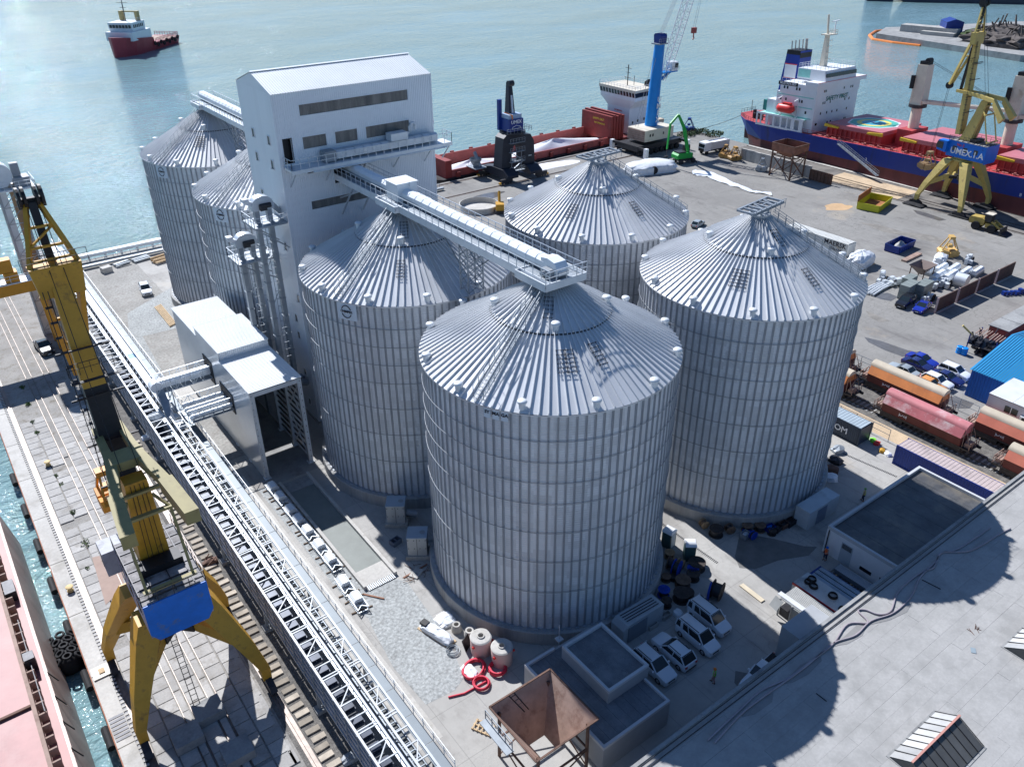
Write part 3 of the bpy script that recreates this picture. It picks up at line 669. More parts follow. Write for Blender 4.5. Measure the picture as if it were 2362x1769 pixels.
# ------------------------------------------------------------------ conveyors over the silo roofs
def hood_mesh():
    m = MB(); L = 1.28
    prof = [(-.62,0),(.62,0),(.62,.42),(.34,.70),(-.34,.70),(-.62,.42)]
    m.extr(prof, 'y', 0, L)
    m.extr([(-.65,.02),(.65,.02),(.65,.45),(.36,.73),(-.36,.73),(-.65,.45)], 'y', L-.02, L+.05)
    return m.mesh('cover', cover_white)
HOOD = hood_mesh()
def top_conveyor(name, label, x, y0, y1, zd, ends, trestles, drive=None, hood_step=1.35):
    t = thing(name, label, 'conveyor', (x, 0, 0))
    MB().box(-1.75, y0, zd-.10, 1.75, y1, zd).build('deck', galv_dark, t)
    m = MB()
    for s in (-1.75, 1.75): m.box(s-.06, y0, zd-.62, s+.06, y1, zd+.12)
    m.build('side_girder', galv_light, t)
    MB().rail([(-1.78,y0,zd+.1),(-1.78,y1,zd+.1)], 1.0, 1.15, .028).build('railing', galv, t)
    MB().rail([(1.78,y0,zd+.1),(1.78,y1,zd+.1)], 1.0, 1.15, .028).build('railing', galv, t)
    m = MB(); m.box(-.55, y0+.3, zd+.25, .55, y1-.2, zd+.62)
    for i in range(int((y1-y0)/2)): 
        for s in (-.5, .5): m.box(s-.05, y0+.5+i*2, zd-.02, s+.05, y0+.6+i*2, zd+.3)
    m.build('belt_trough', galv, t)
    y = y0+2.2
    while y < y1-.9:
        ob('cover', HOOD, t, (0, y, zd+.55)); y += hood_step
    for ye in ends:      # platform above an apex
        MB().box(-2.25, ye-2.1, zd-.30, 2.25, ye+2.1, zd-.11).build('platform', galv_light, t)
        m = MB()
        for s in (-1, 1): m.box(s*2.25-.05, ye-2.1, zd-.6, s*2.25+.05, ye+2.1, zd+.1)
        for s in (-1, 1): m.box(-2.2, ye+s*2.1-.05, zd-.6, 2.2, ye+s*2.1+.05, zd+.098)
        m.build('kick_plate', galv_light, t)
    for ye, tz in trestles:   # lattice trestle standing on a cone
        m = MB()
        for sx in (-1, 1):
            for sy in (-.7, .7):
                m.beam((sx*.9, ye+sy, tz), (sx*.9, ye+sy, zd-.5), .12)
        k = 6
        for i in range(k):
            za = tz+(zd-.5-tz)*i/k; zb = tz+(zd-.5-tz)*(i+1)/k
            for sy in (-.7, .7): m.beam((-.9,ye+sy,za), (.9,ye+sy,zb), .06); m.beam((.9,ye+sy,za), (-.9,ye+sy,zb), .06)
            for sx in (-.9, .9): m.beam((sx,ye-.7,za), (sx,ye+.7,zb), .06); m.beam((sx,ye+.7,za), (sx,ye-.7,zb), .06)
        m.beam((-.9,ye,zd-.6), (-.9,ye+5,zd-.6), .08); 
        for s in (-1, 1): m.beam((s*.9,ye-.7,tz+(zd-tz)*.45), (s*.9,ye-4.2,zd-.6), .11); m.beam((s*.9,ye+.7,tz+(zd-tz)*.45), (s*.9,ye+4.2,zd-.6), .11)
        m.build('trestle', galv_dark, t)
    return t
tc1 = top_conveyor('roof_conveyor', 'covered conveyor bridge running from the white tower over the two nearest cone roofs', -.1, -2.1, 38.3, 32.45, (0.0, 25.1), ((12.3, 26.4),))
m = MB(); m.box(-1.15, 24.2, 32.5, 1.25, 26.6, 34.35); m.box(-1.3, 24.1, 34.35, 1.4, 26.7, 34.45); m.box(.3,24.0,34.0,1.0,24.25,34.5); m.build('transfer_box', cover_white, tc1)
m = MB(); m.extr([(-1.6,32.6),(.6,32.6),(.6,33.75),(-.2,33.9),(-1.2,33.75),(-1.6,33.3)], 'x', -.6, .65); m.build('head_drive', cover_white, tc1)
m = MB(); m.box(-1.3,-1.2,32.6,-.65,-.2,33.2); m.tube((-1.3,-.8,32.95),(-1.7,-.8,32.95),.2,10); m.build('motor', grey_paint, tc1)
MB().rail([(-2.25,-2.15,32.45),(2.25,-2.15,32.45)], 1.1, 1.1, .03).build('railing', galv, tc1)
m = MB()
for s in (-1.4, 1.4): m.beam((s, 37.9, 27.6), (s, 34.0, 31.9), .16); m.beam((s,37.9,29.6),(s,32.0,31.9),.14)
m.build('strut', galv, tc1)
tc2 = top_conveyor('roof_conveyor', 'covered conveyor bridge over the two silos left of the white tower', .1, 48.3, 89.4, 32.45, (61.7, 86.9), ((74.3, 26.4),))
MB().rail([(-1.8,89.4,32.5),(1.8,89.4,32.5)], 1.1, 1.1, .03).build('railing', galv, tc2)
# ------------------------------------------------------------------ bucket elevators on the tower's left side
def elevator(label, x, y, zp, depth_x0):
    t = thing('bucket_elevator', label, 'elevator', (x, y, 0)); galv_light = globals()['galv']; galv = M('shade_darkened_casing', (.33,.36,.39), .45, .45, var=.12) if 'shade_darkened_casing' not in bpy.data.materials else bpy.data.materials['shade_darkened_casing']  # casing colour darkened to carry shade; hood and railing keep the brighter steel
    for dx in (-.75, .75):
        m = MB(); m.box(dx-.28, -.34, 0, dx+.28, .34, zp+1.6)
        leg = m.build('leg_casing', galv, t)
        f = MB()
        for i in range(int(zp/2.4)): z = 1.2+i*2.4; f.box(dx-.34, -.40, z, dx+.34, .40, z+.07)
        f.build('flange', galv_dark, leg)
    m = MB()
    for i in range(int(zp/4.8)): m.beam((-.75,.5,2+i*4.8), (.75,.5,4.6+i*4.8), .07)
    m.build('bracing', galv, t)
    # lattice ladder frame beside the legs
    m = MB()
    for sx in (-.35, .35): m.beam((sx, -1.05, .2), (sx, -1.05, zp), .06)
    for i in range(int(zp/1.0)): m.beam((-.35,-1.05,.5+i), (.35,-1.05,.5+i), .04)
    for i in range(int(zp/2.2)): z = 1+i*2.2; m.path([(.45*cos(q), -1.05-.55*sin(q), z) for q in [pi*k/6 for k in range(7)]], .025, 4)
    m.build('cage_ladder', galv, t)
    # head: rounded hood, discharge spout, drive
    m = MB(); pr = [(-1.3,zp+1.5),(1.3,zp+1.5),(1.35,zp+2.0),(1.15,zp+2.6),(.7,zp+3.0),(0,zp+3.15),(-.7,zp+3.0),(-1.15,zp+2.6),(-1.35,zp+2.0)]
    m.extr(pr, 'y', -.55, .55); m.build('head_hood', galv_light, t, 35)
    m = MB(); m.beam((-1.2,0,zp+2.3), (-1.95,0,zp+2.75), .75, .5); m.box(-2.2,-.42,zp+2.75,-1.5,.42,zp+3.05); m.build('vent_hood', white_paint, t)
    m = MB(); m.beam((1.1,0,zp+2.0), (2.3,0,zp+.5), .6, .6); m.build('discharge_spout', galv, t)
    m = MB(); m.tube((-.4,-.6,zp+2.0), (.9,-.6,zp+2.0), .3, 10); m.box(-.5,-1.0,zp+1.55,.3,-.55,zp+2.2); m.build('drive_motor', dark_steel, t)
    m = MB(); m.box(-1.9,-1.9,zp-.18,depth_x0,1.9,zp); m.build('platform', galv, t)
    MB().rail([(depth_x0,-1.85,zp),(-1.85,-1.85,zp),(-1.85,1.85,zp),(depth_x0,1.85,zp)], 1.1, 1.0, .028).build('railing', galv_light, t)
    m = MB()
    for sy in (-1.6, 1.6): m.beam((-1.7, sy, zp-.2), (depth_x0-.05, sy, zp-3.2), .14)
    m.build('bracket', galv, t)
    return t
elevator('higher bucket elevator with hooded head on the left face of the tower', -10.35, 40.3, 27.9, 2.1)
elevator('lower bucket elevator head behind the taller one beside the tower', -11.6, 44.6, 22.4, 3.3)
m = MB(); m.box(-10.9, 40.5, 5.2, -8.3, 41.5, 6.2); m.path([(-11.5,37.6,6.2),(-10.6,38.2,6.9),(-9.6,38.8,6.6),(-8.6,39.2,6.0)], .45, 10)
tag(m.build('feed_duct', galv_dark), 'bent galvanised duct low between the intake shed and the tower', 'duct')

# ------------------------------------------------------------------ truck intake shed
shed = thing('intake_shed', 'white three-roofed truck intake shed with an open portal front', 'shed', (0,0,0))
sx0, sx1 = -18.7, -12.5
panel = M('shed_wall_panel', (.72,.74,.75), .24, .35, var=.08, scale=.18)
def shed_bay(y0, y1, z, front_open):
    m = MB(); m.box(sx0-.04, y0, .05, sx0+.04, y1, z); m.build('side_wall', panel, shed)
    MB().box(sx1-.04, y0, .05, sx1+.04, y1, z).build('side_wall', white_clad, shed)
    m = MB(); n = int((y1-y0)/.3)
    for i in range(n):
        a = y0-.1+i*(y1-y0+.2)/n; b = a+(y1-y0+.2)/n
        m.box(sx0-.12, a, z, sx1+.12, a+(b-a)*.68, z+.08); m.box(sx0-.12, a+(b-a)*.68, z, sx1+.12, b, z+.125)
    m.build('roof_sheet', white_roof, shed)
shed_bay(30.6, 40.0, 12.15, True); shed_bay(40.0, 48.8, 13.25, False); shed_bay(48.8, 58.6, 12.15, False)
corrugated(sx0, sx1, 40.0, 12.2, 13.25).build('step_wall', white_clad, shed)
corrugated(sx0, sx1, 58.6, 0.05, 12.15).build('end_wall', white_clad, shed)
corrugated(sx0, sx1, 49.0, 0.05, 12.1).build('inner_wall', grey_paint, shed)
for x in (sx0+.28, sx1-.28):
    for y in (30.75, 35.4, 39.8):
        m = MB(); m.box(x-.22,y-.10,.05,x+.22,y+.10,11.9); m.box(x-.22,y-.22,.05,x-.16,y+.22,11.9); m.box(x+.16,y-.22,.05,x+.22,y+.22,11.9); m.box(x-.4,y-.4,.04,x+.4,y+.4,.12)
        m.build('column', galv_light, shed)
for y in (30.75, 35.4, 39.8): MB().box(sx0+.08, y-.12, 11.45, sx1-.08, y+.12, 12.0).build('portal_beam', galv_light, shed)
m = MB()
for i in range(13):
    for x in (sx0+.12, sx1-.12): m.box(x-.07, 30.62, .8+i*.9, x+.07, 39.9, .92+i*.9)
m.build('wall_rail', dark_steel, shed)
m = MB(); x = sx1-.3
for a, b in (((x,31,.4),(x,35.3,6)), ((x,31,6),(x,35.3,11)), ((x,35.3,.4),(x,31,6)), ((x,35.3,6),(x,31,11))): m.beam(a, b, .09)
m.build('cross_brace', galv_light, shed)
rect('shed_floor', sx0+.2, 29.0, sx1-.2, 49, .02, concrete_grey)
# weighbridge / dump ramp in front of the shed
pit = thing('dump_ramp', 'long concrete loading ramp with low kerbs in front of the intake shed', 'ramp', (0,0,0))
MB().box(-17.55, 9.7, .0, -14.45, 26.3, .05).build('ramp_floor', M('ramp_plate', (.20,.215,.195), .6, var=.12, scale=.5), pit)
for a, b in ((26.3, 28.4), (7.3, 9.7)): MB().box(-17.6, a, .0, -14.4, b, .09).build('end_slab', concrete_pale if a < 20 else concrete_grey, pit)
for x in (-17.75, -14.25): MB().box(x-.17, 7.0, 0, x+.17, 28.6, .42).build('kerb', concrete_pale, pit)
m = MB(); m.box(-17.55, 6.55, .0, -14.45, 7.28, .06); m.build('drain_channel', black, pit)
for i in range(16): MB().box(-17.5+i*.195, 6.57, .06, -17.42+i*.195, 7.26, .12).build('grate_bar', galv, pit)
m = MB(); m.box(-26.6+5.0, 60.5, 0, -18.9, 61.6, .12); m.box(-22.0, 52, 0, -21.6, 61.6, .3); tag(m.build('concrete_sill', concrete_pale), 'pale L-shaped concrete sill left of the shed', 'sill')
rect('sill_floor', -21.6, 52, -18.8, 60.4, .016, concrete_pale)
# row of conveyor section covers waiting on the ground
def cover_mesh():
    m = MB(); L = .95
    m.extr([(-.5,.55),(.5,.55),(.5,.85),(.28,1.08),(-.28,1.08),(-.5,.85)], 'y', -L, L*.35)
    a = m.mesh('hood', cover_white)
    f = MB()
    for s in (-.55, .55):
        f.box(s-.05, -L-.35, .12, s+.05, L+.35, .24)
        for y in (-L-.3, 0, L+.25): f.box(s-.04, y-.04, .12, s+.04, y+.04, .62)
        f.box(s-.04, -L-.35, .56, s+.04, L+.35, .64)
    for y in (-L-.3, -.1, L+.3): f.box(-.55, y-.05, .14, .55, y+.05, .24)
    f.beam((-.5,.35,.6), (.5,L+.3,.6), .07); f.beam((.5,.35,.6), (-.5,L+.3,.6), .07); f.tube((-.5,.62,.5),(.5,.62,.5),.07,8)
    return a, f.mesh('roller_frame', galv)
CH, CF = cover_mesh()
timber_bar = MB().box(-1.1,-.05,.0,1.1,.05,.12).mesh('bearer', M('dark_timber', (.16,.11,.07), .9, var=.3))
ypos = [27.6, 25.3, 22.4, 20.2, 17.9, 15.0, 12.3, 8.4, 5.6]
nth = ['first','second','third','fourth','fifth','sixth','seventh','eighth','last']
for i, y in enumerate(ypos):
    t = thing('conveyor_section', f'{nth[i]} hooded conveyor section of the row left of the ramp, counted from the shed', 'conveyor section', (-18.85-(.45 if i > 6 else 0), y, 0), radians(180-3*(i > 6)), 'conveyor sections laid out in a row')
    ob('hood', CH, t); ob('roller_frame', CF, t); ob('bearer', timber_bar, t, (0,-.9,0), (0,0,.1)); ob('bearer', timber_bar, t, (0,.9,0), (0,0,-.06))

# ------------------------------------------------------------------ long conveyor gallery along the quay
GX0, GX1 = -27.8, -23.1
gal_frame = M('gallery_frame', (.40,.42,.44), .5, .2, var=.1)
gal2 = thing('conveyor_gallery', 'long galvanised twin-lane conveyor gallery on stilts running along the quay', 'conveyor', (0,0,0))
gy0, gy1 = -18.0, 117.0; ZB, ZT = 3.0, 5.95
mesh_panel = M('perforated_side_panel', (.36,.35,.37), .7, .2, var=.2, scale=1.2, dirt=(.50,.48,.50), dirt_amt=.5, dirt_scale=1.4)
def side_panels():
    y = gy0; src = None
    while y < gy1-.1:
        if src is None:
            m = MB(); m.box(-.03, .04, ZB, .03, 2.0, ZT-.06)
            src = m.mesh('side_panel', mesh_panel)
        ob('side_panel', src, gal2, (GX0, y, 0)); y += 2.04
side_panels()
m = MB()
for i in range(int((gy1-gy0)/2.04)+1): y = gy0+i*2.04; m.box(GX0-.12, y-.05, ZB, GX0+.1, y+.05, ZT)
for z in (ZB+.8, ZB+1.6, ZB+2.3): m.box(GX0-.1, gy0, z-.03, GX0-.031, gy1, z+.03)
m.build('panel_frame', galv_dark, gal2)
m = MB()
for x in (GX0, -26.05, -25.45, -24.3): m.box(x-.09, gy0, ZT-.08, x+.09, gy1, ZT+.1)
for x in (GX0, GX1): m.box(x-.12, gy0, ZB-.25, x+.12, gy1, ZB)
m.build('longitudinal_girder', gal_frame, gal2)
xb1 = MB().box(GX0+.09, -.05, ZT-.04, -26.14, .05, ZT+.06).mesh('cross_beam', gal_frame)
xb2 = MB().box(-25.36, -.05, ZT-.04, -24.39, .05, ZT+.06).mesh('cross_beam', gal_frame)
dg1 = MB().beam((GX0+.1,0,ZT+.02), (-26.14,1.5,ZT+.02), .09).mesh('diagonal', gal_frame)
dg2 = MB().beam((-25.36,0,ZT+.02), (-24.39,1.5,ZT+.02), .09).mesh('diagonal', gal_frame)
fb = MB().box(GX0, -.1, ZB-.2, GX1, .1, ZB-.02).mesh('floor_beam', galv)
n = int((gy1-gy0)/1.53)
COVER_Y = 47.0
for i in range(n):
    y = gy0+i*1.53; k = i % 4
    ob('cross_beam', xb1, gal2, (0, y, 0))
    if k == 0: ob('cross_beam', xb1, gal2, (0, y+.28, 0)); ob('floor_beam', fb, gal2, (0, y, 0))
    if k == 2: ob('diagonal', dg1, gal2, (0, y, 0))
    if y < COVER_Y-6:
        ob('cross_beam', xb2, gal2, (0, y, 0))
        if k == 0: ob('cross_beam', xb2, gal2, (0, y+.28, 0))
        if k == 1: ob('diagonal', dg2, gal2, (0, y, 0))
walk_mat = M('chequer_walkway', (.17,.195,.215), .5, .2, var=.08, scale=.5)
plate = MB().box(-.53, .03, -.05, .53, 3.0, .0).mesh('walkway_plate', walk_mat)
y = gy0
while y < gy1-3:
    ob('walkway_plate', plate, gal2, (-23.62, y, 4.85)); y += 3.03
MB().box(-26.0, gy0, 4.6, -25.5, gy1, 4.66).build('mid_walkway', galv, gal2)
MB().rail([(-26.0,gy0,4.66),(-26.0,gy1,4.66)], 1.25, 1.5, .025).build('railing', galv_light, gal2)
MB().rail([(GX1+.02,gy0,4.85),(GX1+.02,gy1,4.85)], 1.1, 1.5, .025).build('railing', galv_light, gal2)
# lane one: belt with dark cradles; lane two: open return belt frames
MB().box(-27.3, gy0, 4.35, -26.5, gy1, 4.42).build('belt', M('grey_belt', (.09,.095,.10), .6, var=.2, scale=.7), gal2)
MB().box(-27.62, gy0, 4.2, -27.42, gy1, 4.55).build('cable_tray', galv_light, gal2)
cr = MB(); cr.box(-.42,-.35,0,.42,.35,.28); cr.box(-.5,-.42,-.05,.5,.42,.02); crm = cr.mesh('belt_cradle', M('blue_grey_cradle', (.05,.06,.085), .3, .2, var=.3, scale=1))
for i in range(n*1): 
    if gy0+i*1.53 < 60: ob('belt_cradle', crm, gal2, (-26.85, gy0+.75+i*1.53, 4.43))
MB().box(-25.25, gy0, 4.25, -24.5, COVER_Y, 4.32).build('belt', M('dusty_belt', (.13,.135,.13), .7, var=.25, scale=.7), gal2)
m = MB()
for i in range(int((COVER_Y-gy0)/.76)): y = gy0+.4+i*.76; m.tube((-25.3,y,4.5), (-24.45,y,4.5), .07, 6)
for x in (-25.28, -24.47): m.box(x-.05, gy0, 4.45, x+.05, COVER_Y, 4.6)
m.build('idler_rollers', galv_dark, gal2)
# hooded northern lane
hood2 = MB().extr([(-.62,0),(.62,0),(.62,.35),(.34,.62),(-.34,.62),(-.62,.35)], 'y', 0, 1.42).mesh('cover', cover_white)
y = COVER_Y; i = 0
blue_cov = M('blue_cover', (.12,.30,.55), .4, var=.05); hood3 = MB().extr([(-.6,0),(.6,0),(.6,.33),(.34,.58),(-.34,.58),(-.6,.33)], 'y', 0, 1.42).mesh('cover', blue_cov)
while y < gy1-2:
    ob('cover', hood3 if i == 9 else hood2, gal2, (-24.85, y, 5.05)); y += 1.5; i += 1
MB().box(-25.45, COVER_Y, 4.5, -24.25, gy1, 5.05).build('lane_casing', galv, gal2)
m = MB()
for i in range(46): y = COVER_Y+i*1.5; m.box(-25.6, y-.06, 5.0, -25.45, y+.06, 5.5); m.box(-24.25,y-.06,5.0,-24.1,y+.06,5.5)
m.build('cover_clips', dark_steel, gal2)
foot = MB().box(-.45,-.45,0,.45,.45,.35).mesh('footing', concrete_grey)
stilt = MB(); stilt.box(-.12,-.12,.3,.12,.12,ZB-.2); stm = stilt.mesh('stilt', galv_dark)
for i in range(12):
    y = gy0+3+i*11.5
    for x in (GX0+.1, GX1-.1): ob('stilt', stm, gal2, (x, y, 0)); ob('footing', foot, gal2, (x, y, 0))
    MB().beam((GX0+.1,y,.4),(GX1-.1,y,ZB-.3),.09).build('stilt_brace', galv_dark, gal2)
# tail equipment standing on lane two below the bridge
for k, y in enumerate((44.3, 42.3, 40.5)):
    m = MB(); m.extr([(-.62,0),(.62,0),(.62,.5),(.4,.85),(-.4,.85),(-.62,.5)], 'y', -.55, .35); m.torus((0,.55,.35), .38, .1, 14, 6, 'y')
    m.build('belt_feeder', cover_white, gal2, loc=(-24.85, y, 4.75))
MB().beam((-25.2,45.2,8.0), (-25.4,41.0,5.3), .9, .6).build('chute', galv_dark, gal2)
m = MB(); m.lathe([(.15,3.6),(.2,4.4),(1.0,5.9),(1.0,6.0)], 12); m.build('hopper_cone', galv_light, gal2, loc=(-26.8, 43.0, 0))

# ------------------------------------------------------------------ two bridges from the gallery to the shed
def bridge(label, x0, x1, y, z, w, hooded, pipes=0):
    t = thing('conveyor_bridge', label, 'conveyor', (0, y, 0))
    for s in (-w, w): MB().truss((x0, s, z-1.1), (x1, s, z-1.1), 1.7, int((x1-x0)/1.1), .10).build('side_truss', galv, t)
    MB().box(x0, -w, z-1.15, x1, w, z-1.05).build('floor', galv_dark, t)
    if hooded:
        k = int((x1-x0)/1.25)
        for i in range(k):
            m = MB(); m.extr([(-.6,z-.7),(.6,z-.7),(.6,z-.1),(.35,z+.22),(-.35,z+.22),(-.6,z-.1)], 'x', x0+.6+i*1.25, x0+.6+i*1.25+1.2); m.build('cover', cover_white, t)
        m = MB(); m.tube((x0+.1,-.7,z-.4), (x0+.1,.7,z-.4), .72, 18); m.build('head_drum_hood', cover_white, t, 40)
    for i in range(pipes):
        yy = -w+.45+i*(2*w-.7)/max(1, pipes-1)
        p = MB().tube((x0+.4, yy, z-.6+.12*(i % 2)), (x1, yy, z-.6+.12*(i % 2)), .30, 12).build('casing', galv_light, t, 40)
        f = MB()
        for q in range(6): f.tube((x0+.6+q*1.2, yy, z-.6+.12*(i % 2)), (x0+.72+q*1.2, yy, z-.6+.12*(i % 2)), .37, 12)
        f.build('flange', galv, p)
    return t
bridge('upper covered conveyor bridge from the quay gallery into the white shed', -25.6, -18.75, 45.6, 8.9, 1.05, True)
bridge('lower pipe bridge between the quay gallery and the white shed', -24.2, -18.75, 39.6, 7.6, 1.9, False, 4)
m = MB()
for x in (-25.4, -24.0):
    for y in (44.4, 46.8): m.beam((x,y,4.7),(x,y,7.8),.12)
m.beam((-25.4,44.4,5),(-24,44.4,7.7),.08); m.beam((-25.4,46.8,5),(-24,46.8,7.7),.08)
m.build('bridge_post', galv, gal2)
MB().box(-18.82, 44.0, 7.0, -18.745, 47.2, 10.2).build('wall_opening', black, shed)
MB().box(-18.82, 37.4, 5.9, -18.745, 41.8, 8.6).build('wall_opening', black, shed)

# ------------------------------------------------------------------ fan boxes between the silos and the yard clutter in front
fan_grey = M('fan_box_grey', (.42,.44,.44), .5, .2, var=.08)
def fan_box(label, x, y, rz):
    t = thing('fan_housing', label, 'fan housing', (x, y, 0), rz, 'boxed aeration fans')
    MB().box(-1.25,-1.1,0,1.25,1.1,.55).build('concrete_base', concrete, t)
    MB().box(-1.0,-.9,.55,1.0,.9,2.9).build('casing', fan_grey, t)
    MB().box(-1.06,-.96,2.9,1.06,.96,3.0).build('lid', M('fan_lid_blue_grey', (.36,.42,.48), .5, .2, var=.06), t)
    m = MB()
    m.box(-.02,-.93,.6,.02,-.90,2.85)
    for z in (1.5, 2.6):
        for xx in (-.9, -.3, .3, .9): m.box(xx-.05,-.93,z,xx+.05,-.90,z+.08)
    m.build('latches', dark_steel, t)
    MB().tube((.55,0,3.0),(.55,0,3.02),.3,14).build('lid_ring', grey_paint, t)
    MB().tube((1.0,.3,1.2),(2.2,.3,.9),.4,12).build('air_duct', galv_dark, t)
    return t
fan_box('boxed fan on a concrete base at the foot of the middle silo', -9.9, 14.2, radians(-36))
fan_box('boxed fan on a concrete base close to the nearest silo', -10.7, 8.3, radians(-36))
m = MB(); m.box(-.55,-.4,0,.55,.4,.1)
for s in (-.55,.55): m.box(s-.04,-.4,.1,s+.04,.4,.6)
for s in (-.36,.36): m.box(-.51,s-.04,.1,.51,s+.04,.58)
m.box(-.04,-.32,.1,.04,.32,.55)
tag(m.build('open_bin', M('bin_blue_grey', (.14,.16,.2), .5, var=.1), loc=g(908,1250)+Vector((0,0,.004)), rz=.2), 'small open steel bin on the ground left of the fan housing', 'bin')
MB_ = MB(); MB_.box(-.7,-.5,0,.7,.5,.14); MB_.disc((.1,0,.142), .22, 14)
tag(MB_.build('manhole_slab', concrete_pale, loc=g(955,1320), rz=.5), 'pale concrete manhole slab beside the nearest silo plinth', 'manhole')
pile = MB()
for i in range(16):
    p = g(random.uniform(930,985), random.uniform(1300,1345)); a = random.uniform(0,3.1); l = random.uniform(.5,1.3)
    pile.beam((p.x-l*cos(a)/2,p.y-l*sin(a)/2,.05+i*.004),(p.x+l*cos(a)/2,p.y+l*sin(a)/2,.10+i*.006),.035)
tag(pile.build('rebar_scrap', rust), 'scattered reinforcing bars by the manhole slab', 'scrap')
for k, (a, b, lab) in enumerate((((830,1366),(880,1378),'long timber plank lying past the end of the ramp'),((925,1330),(980,1300),'rusty plank leaning near the nearest silo plinth'))):
    A, B = g(*a), g(*b); tag(MB().beam((A.x,A.y,.06),(B.x,B.y,.09),.16,.08).build('plank', M('red_brown_plank%d' % k, (.26,.13,.08), .8, var=.2)), lab, 'plank')
# wrapped pallet, rings, tanks, coils
def lump(c, sx, sy, sz, seed, n=14, k=7, rough=.25):
    rr = random.Random(seed); rings = []
    for j in range(k+1):
        h = j/k; s = (1-h**3)**.5 if j < k else .05; rg = []
        for i in range(n):
            t = 2*pi*i/n; q = 1+rough*(rr.random()-.5)*(1 if j else .6)
            cx = max(-1, min(1, 1.25*cos(t)*s*q)); cy = max(-1, min(1, 1.25*sin(t)*s*q))
            rg.append((c[0]+cx*sx, c[1]+cy*sy, c[2]+sz*h*(1+.12*(rr.random()-.5))))
        rings.append(rg)
    return MB().loft(rings)
A = g(1000,1462)
t = thing('wrapped_machine', 'long film-wrapped machine part on the gravel by the nearest silo', 'machine part', (A.x, A.y, 0), radians(-75))
lump((0,0,.05), 1.9, .55, .75, 3, 20, 6, .3).build('film_wrap', film_white, t)
MB().box(-2.0,-.6,0,2.0,.6,.08).build('skid', wood, t)
MB().box(-1.85,-.35,.55,-1.1,.3,.82).build('opening_flange', black, t)
A = g(1020,1430); tag(lump((A.x,A.y,0), .9,.9,.5, 9, 16, 5, .5).build('film_heap', film_white), 'crumpled white plastic film heaped against the nearest silo plinth', 'plastic film')
for k, (px, r, lab) in enumerate((((1046,1452), .48, 'concrete manhole ring nearest the film-wrapped part'), ((1076,1466), .5, 'concrete manhole ring beside the leaning black frame'))):
    A = g(*px); m = MB(); m.lathe([(r*1.05,0),(r*1.05,.35),(r*.8,.75),(r*.8,.85),(r*.5,.85),(r*.5,.1),(.01,.1)], 20); tag(m.build('manhole_cone', concrete_pale, None, 30, (A.x,A.y,0)), lab, 'concrete ring')
A = g(1073,1492); m = MB(); 
for a, b in (((-.5,0,0),(-.5,.35,1.2)),((.5,0,0),(.5,.35,1.2)),((-.5,0,.03),(.5,0,.03)),((-.5,.35,1.2),(.5,.35,1.2))): m.beam(a,b,.09)
m.add([(-.46,.005,.04),(.46,.005,.04),(.46,.345,1.17),(-.46,.345,1.17)],[(0,1,2,3)])
tag(m.build('leaning_frame', black, None, False, (A.x,A.y,0), .5), 'small black framed panel leaning in front of the pink tanks', 'panel')
pinkish = M('pinkish_cement', (.56,.42,.385), .8, var=.1, scale=.7, dirt=(.42,.36,.33), dirt_amt=.3)
for px, lab in (((1110,1508), 'upright cement septic tank nearer the nearest silo'), ((1158,1532), 'upright cement septic tank nearer the dark flat-roofed hut')):
    A = g(*px); t = thing('septic_tank', lab, 'tank', (A.x, A.y+.55, 0), 0, 'upright cement septic tanks')
    MB().lathe([(.98,0),(1.0,1.75),(.96,1.84),(.4,1.92)], 30).build('shell', pinkish, t, 30)
    m = MB(); m.lathe([(1.0,1.78),(1.02,1.85),(.9,1.93),(.38,1.95),(.36,2.05),(.26,2.05),(.26,1.7),(.01,1.7)], 30); m.build('lid', concrete_pale, t, 30)
    MB().tube((-.95,-.25,1.3),(-1.12,-.28,1.3),.13,10).build('pipe_stub', red_bright, t)
    MB().tube((.9,-.4,1.1),(1.1,-.45,1.1),.12,10).build('pipe_stub', red_bright, t)
A = g(1035,1500); m = MB()
for i in range(5): m.torus((A.x+random.uniform(-.1,.1),A.y+random.uniform(-.1,.1),.05+i*.07), .55+random.uniform(-.12,.12), .03, 22, 5)
tag(m.build('wire_coil', galv_dark), 'coil of grey wire lying behind the red pipe', 'coil')
red_pipe = M('red_corrugated_pipe', (.62,.03,.07), .45, var=.08)
def coil(c, Rr, r, turns, rz=0, tilt=0., squash=1., n=26):
    pts = []
    for i in range(int(n*turns)+1):
        t = 2*pi*i/n; q = Rr*(1+.10*sin(t*.7+c[0])) ; x = q*cos(t); y = q*sin(t)*squash; z = r+.02+ (i/n)*r*1.7*.55
        pts.append((c[0]+x*cos(rz)-y*sin(rz), c[1]+x*sin(rz)+y*cos(rz), z+ tilt*x))
    return pts
A = g(1085,1545); m = MB().path(coil((A.x,A.y), 1.15,.085,3.6,.4,0,.75), .085, 6); tag(m.build('red_pipe_coil', red_pipe, None, 60), 'loose large coil of red corrugated pipe round the plastic bundle', 'pipe coil')
A = g(1140,1545); m = MB().path(coil((A.x,A.y), .72,.09,4.2,0), .09, 6); tag(m.build('red_pipe_coil', red_pipe, None, 60), 'tight tall coil of red corrugated pipe beside the cement tanks', 'pipe coil')
A = g(1102,1578); pts = coil((A.x,A.y), .68,.085,3.2,0); B = g(1025,1607); pts = [(B.x,B.y,.1),((A.x+B.x)/2-.2,(A.y+B.y)/2-.2,.1)]+pts
tag(MB().path(pts, .085, 6).build('red_pipe_coil', red_pipe, None, 60), 'coil of red corrugated pipe with a long straight end on the paving', 'pipe coil')
A = g(1075,1550); tag(lump((A.x,A.y,0), .55,.9,.45, 21, 14, 5, .4).build('plastic_bundle', film_white), 'white plastic bundle lying inside the red pipe coil', 'bundle')
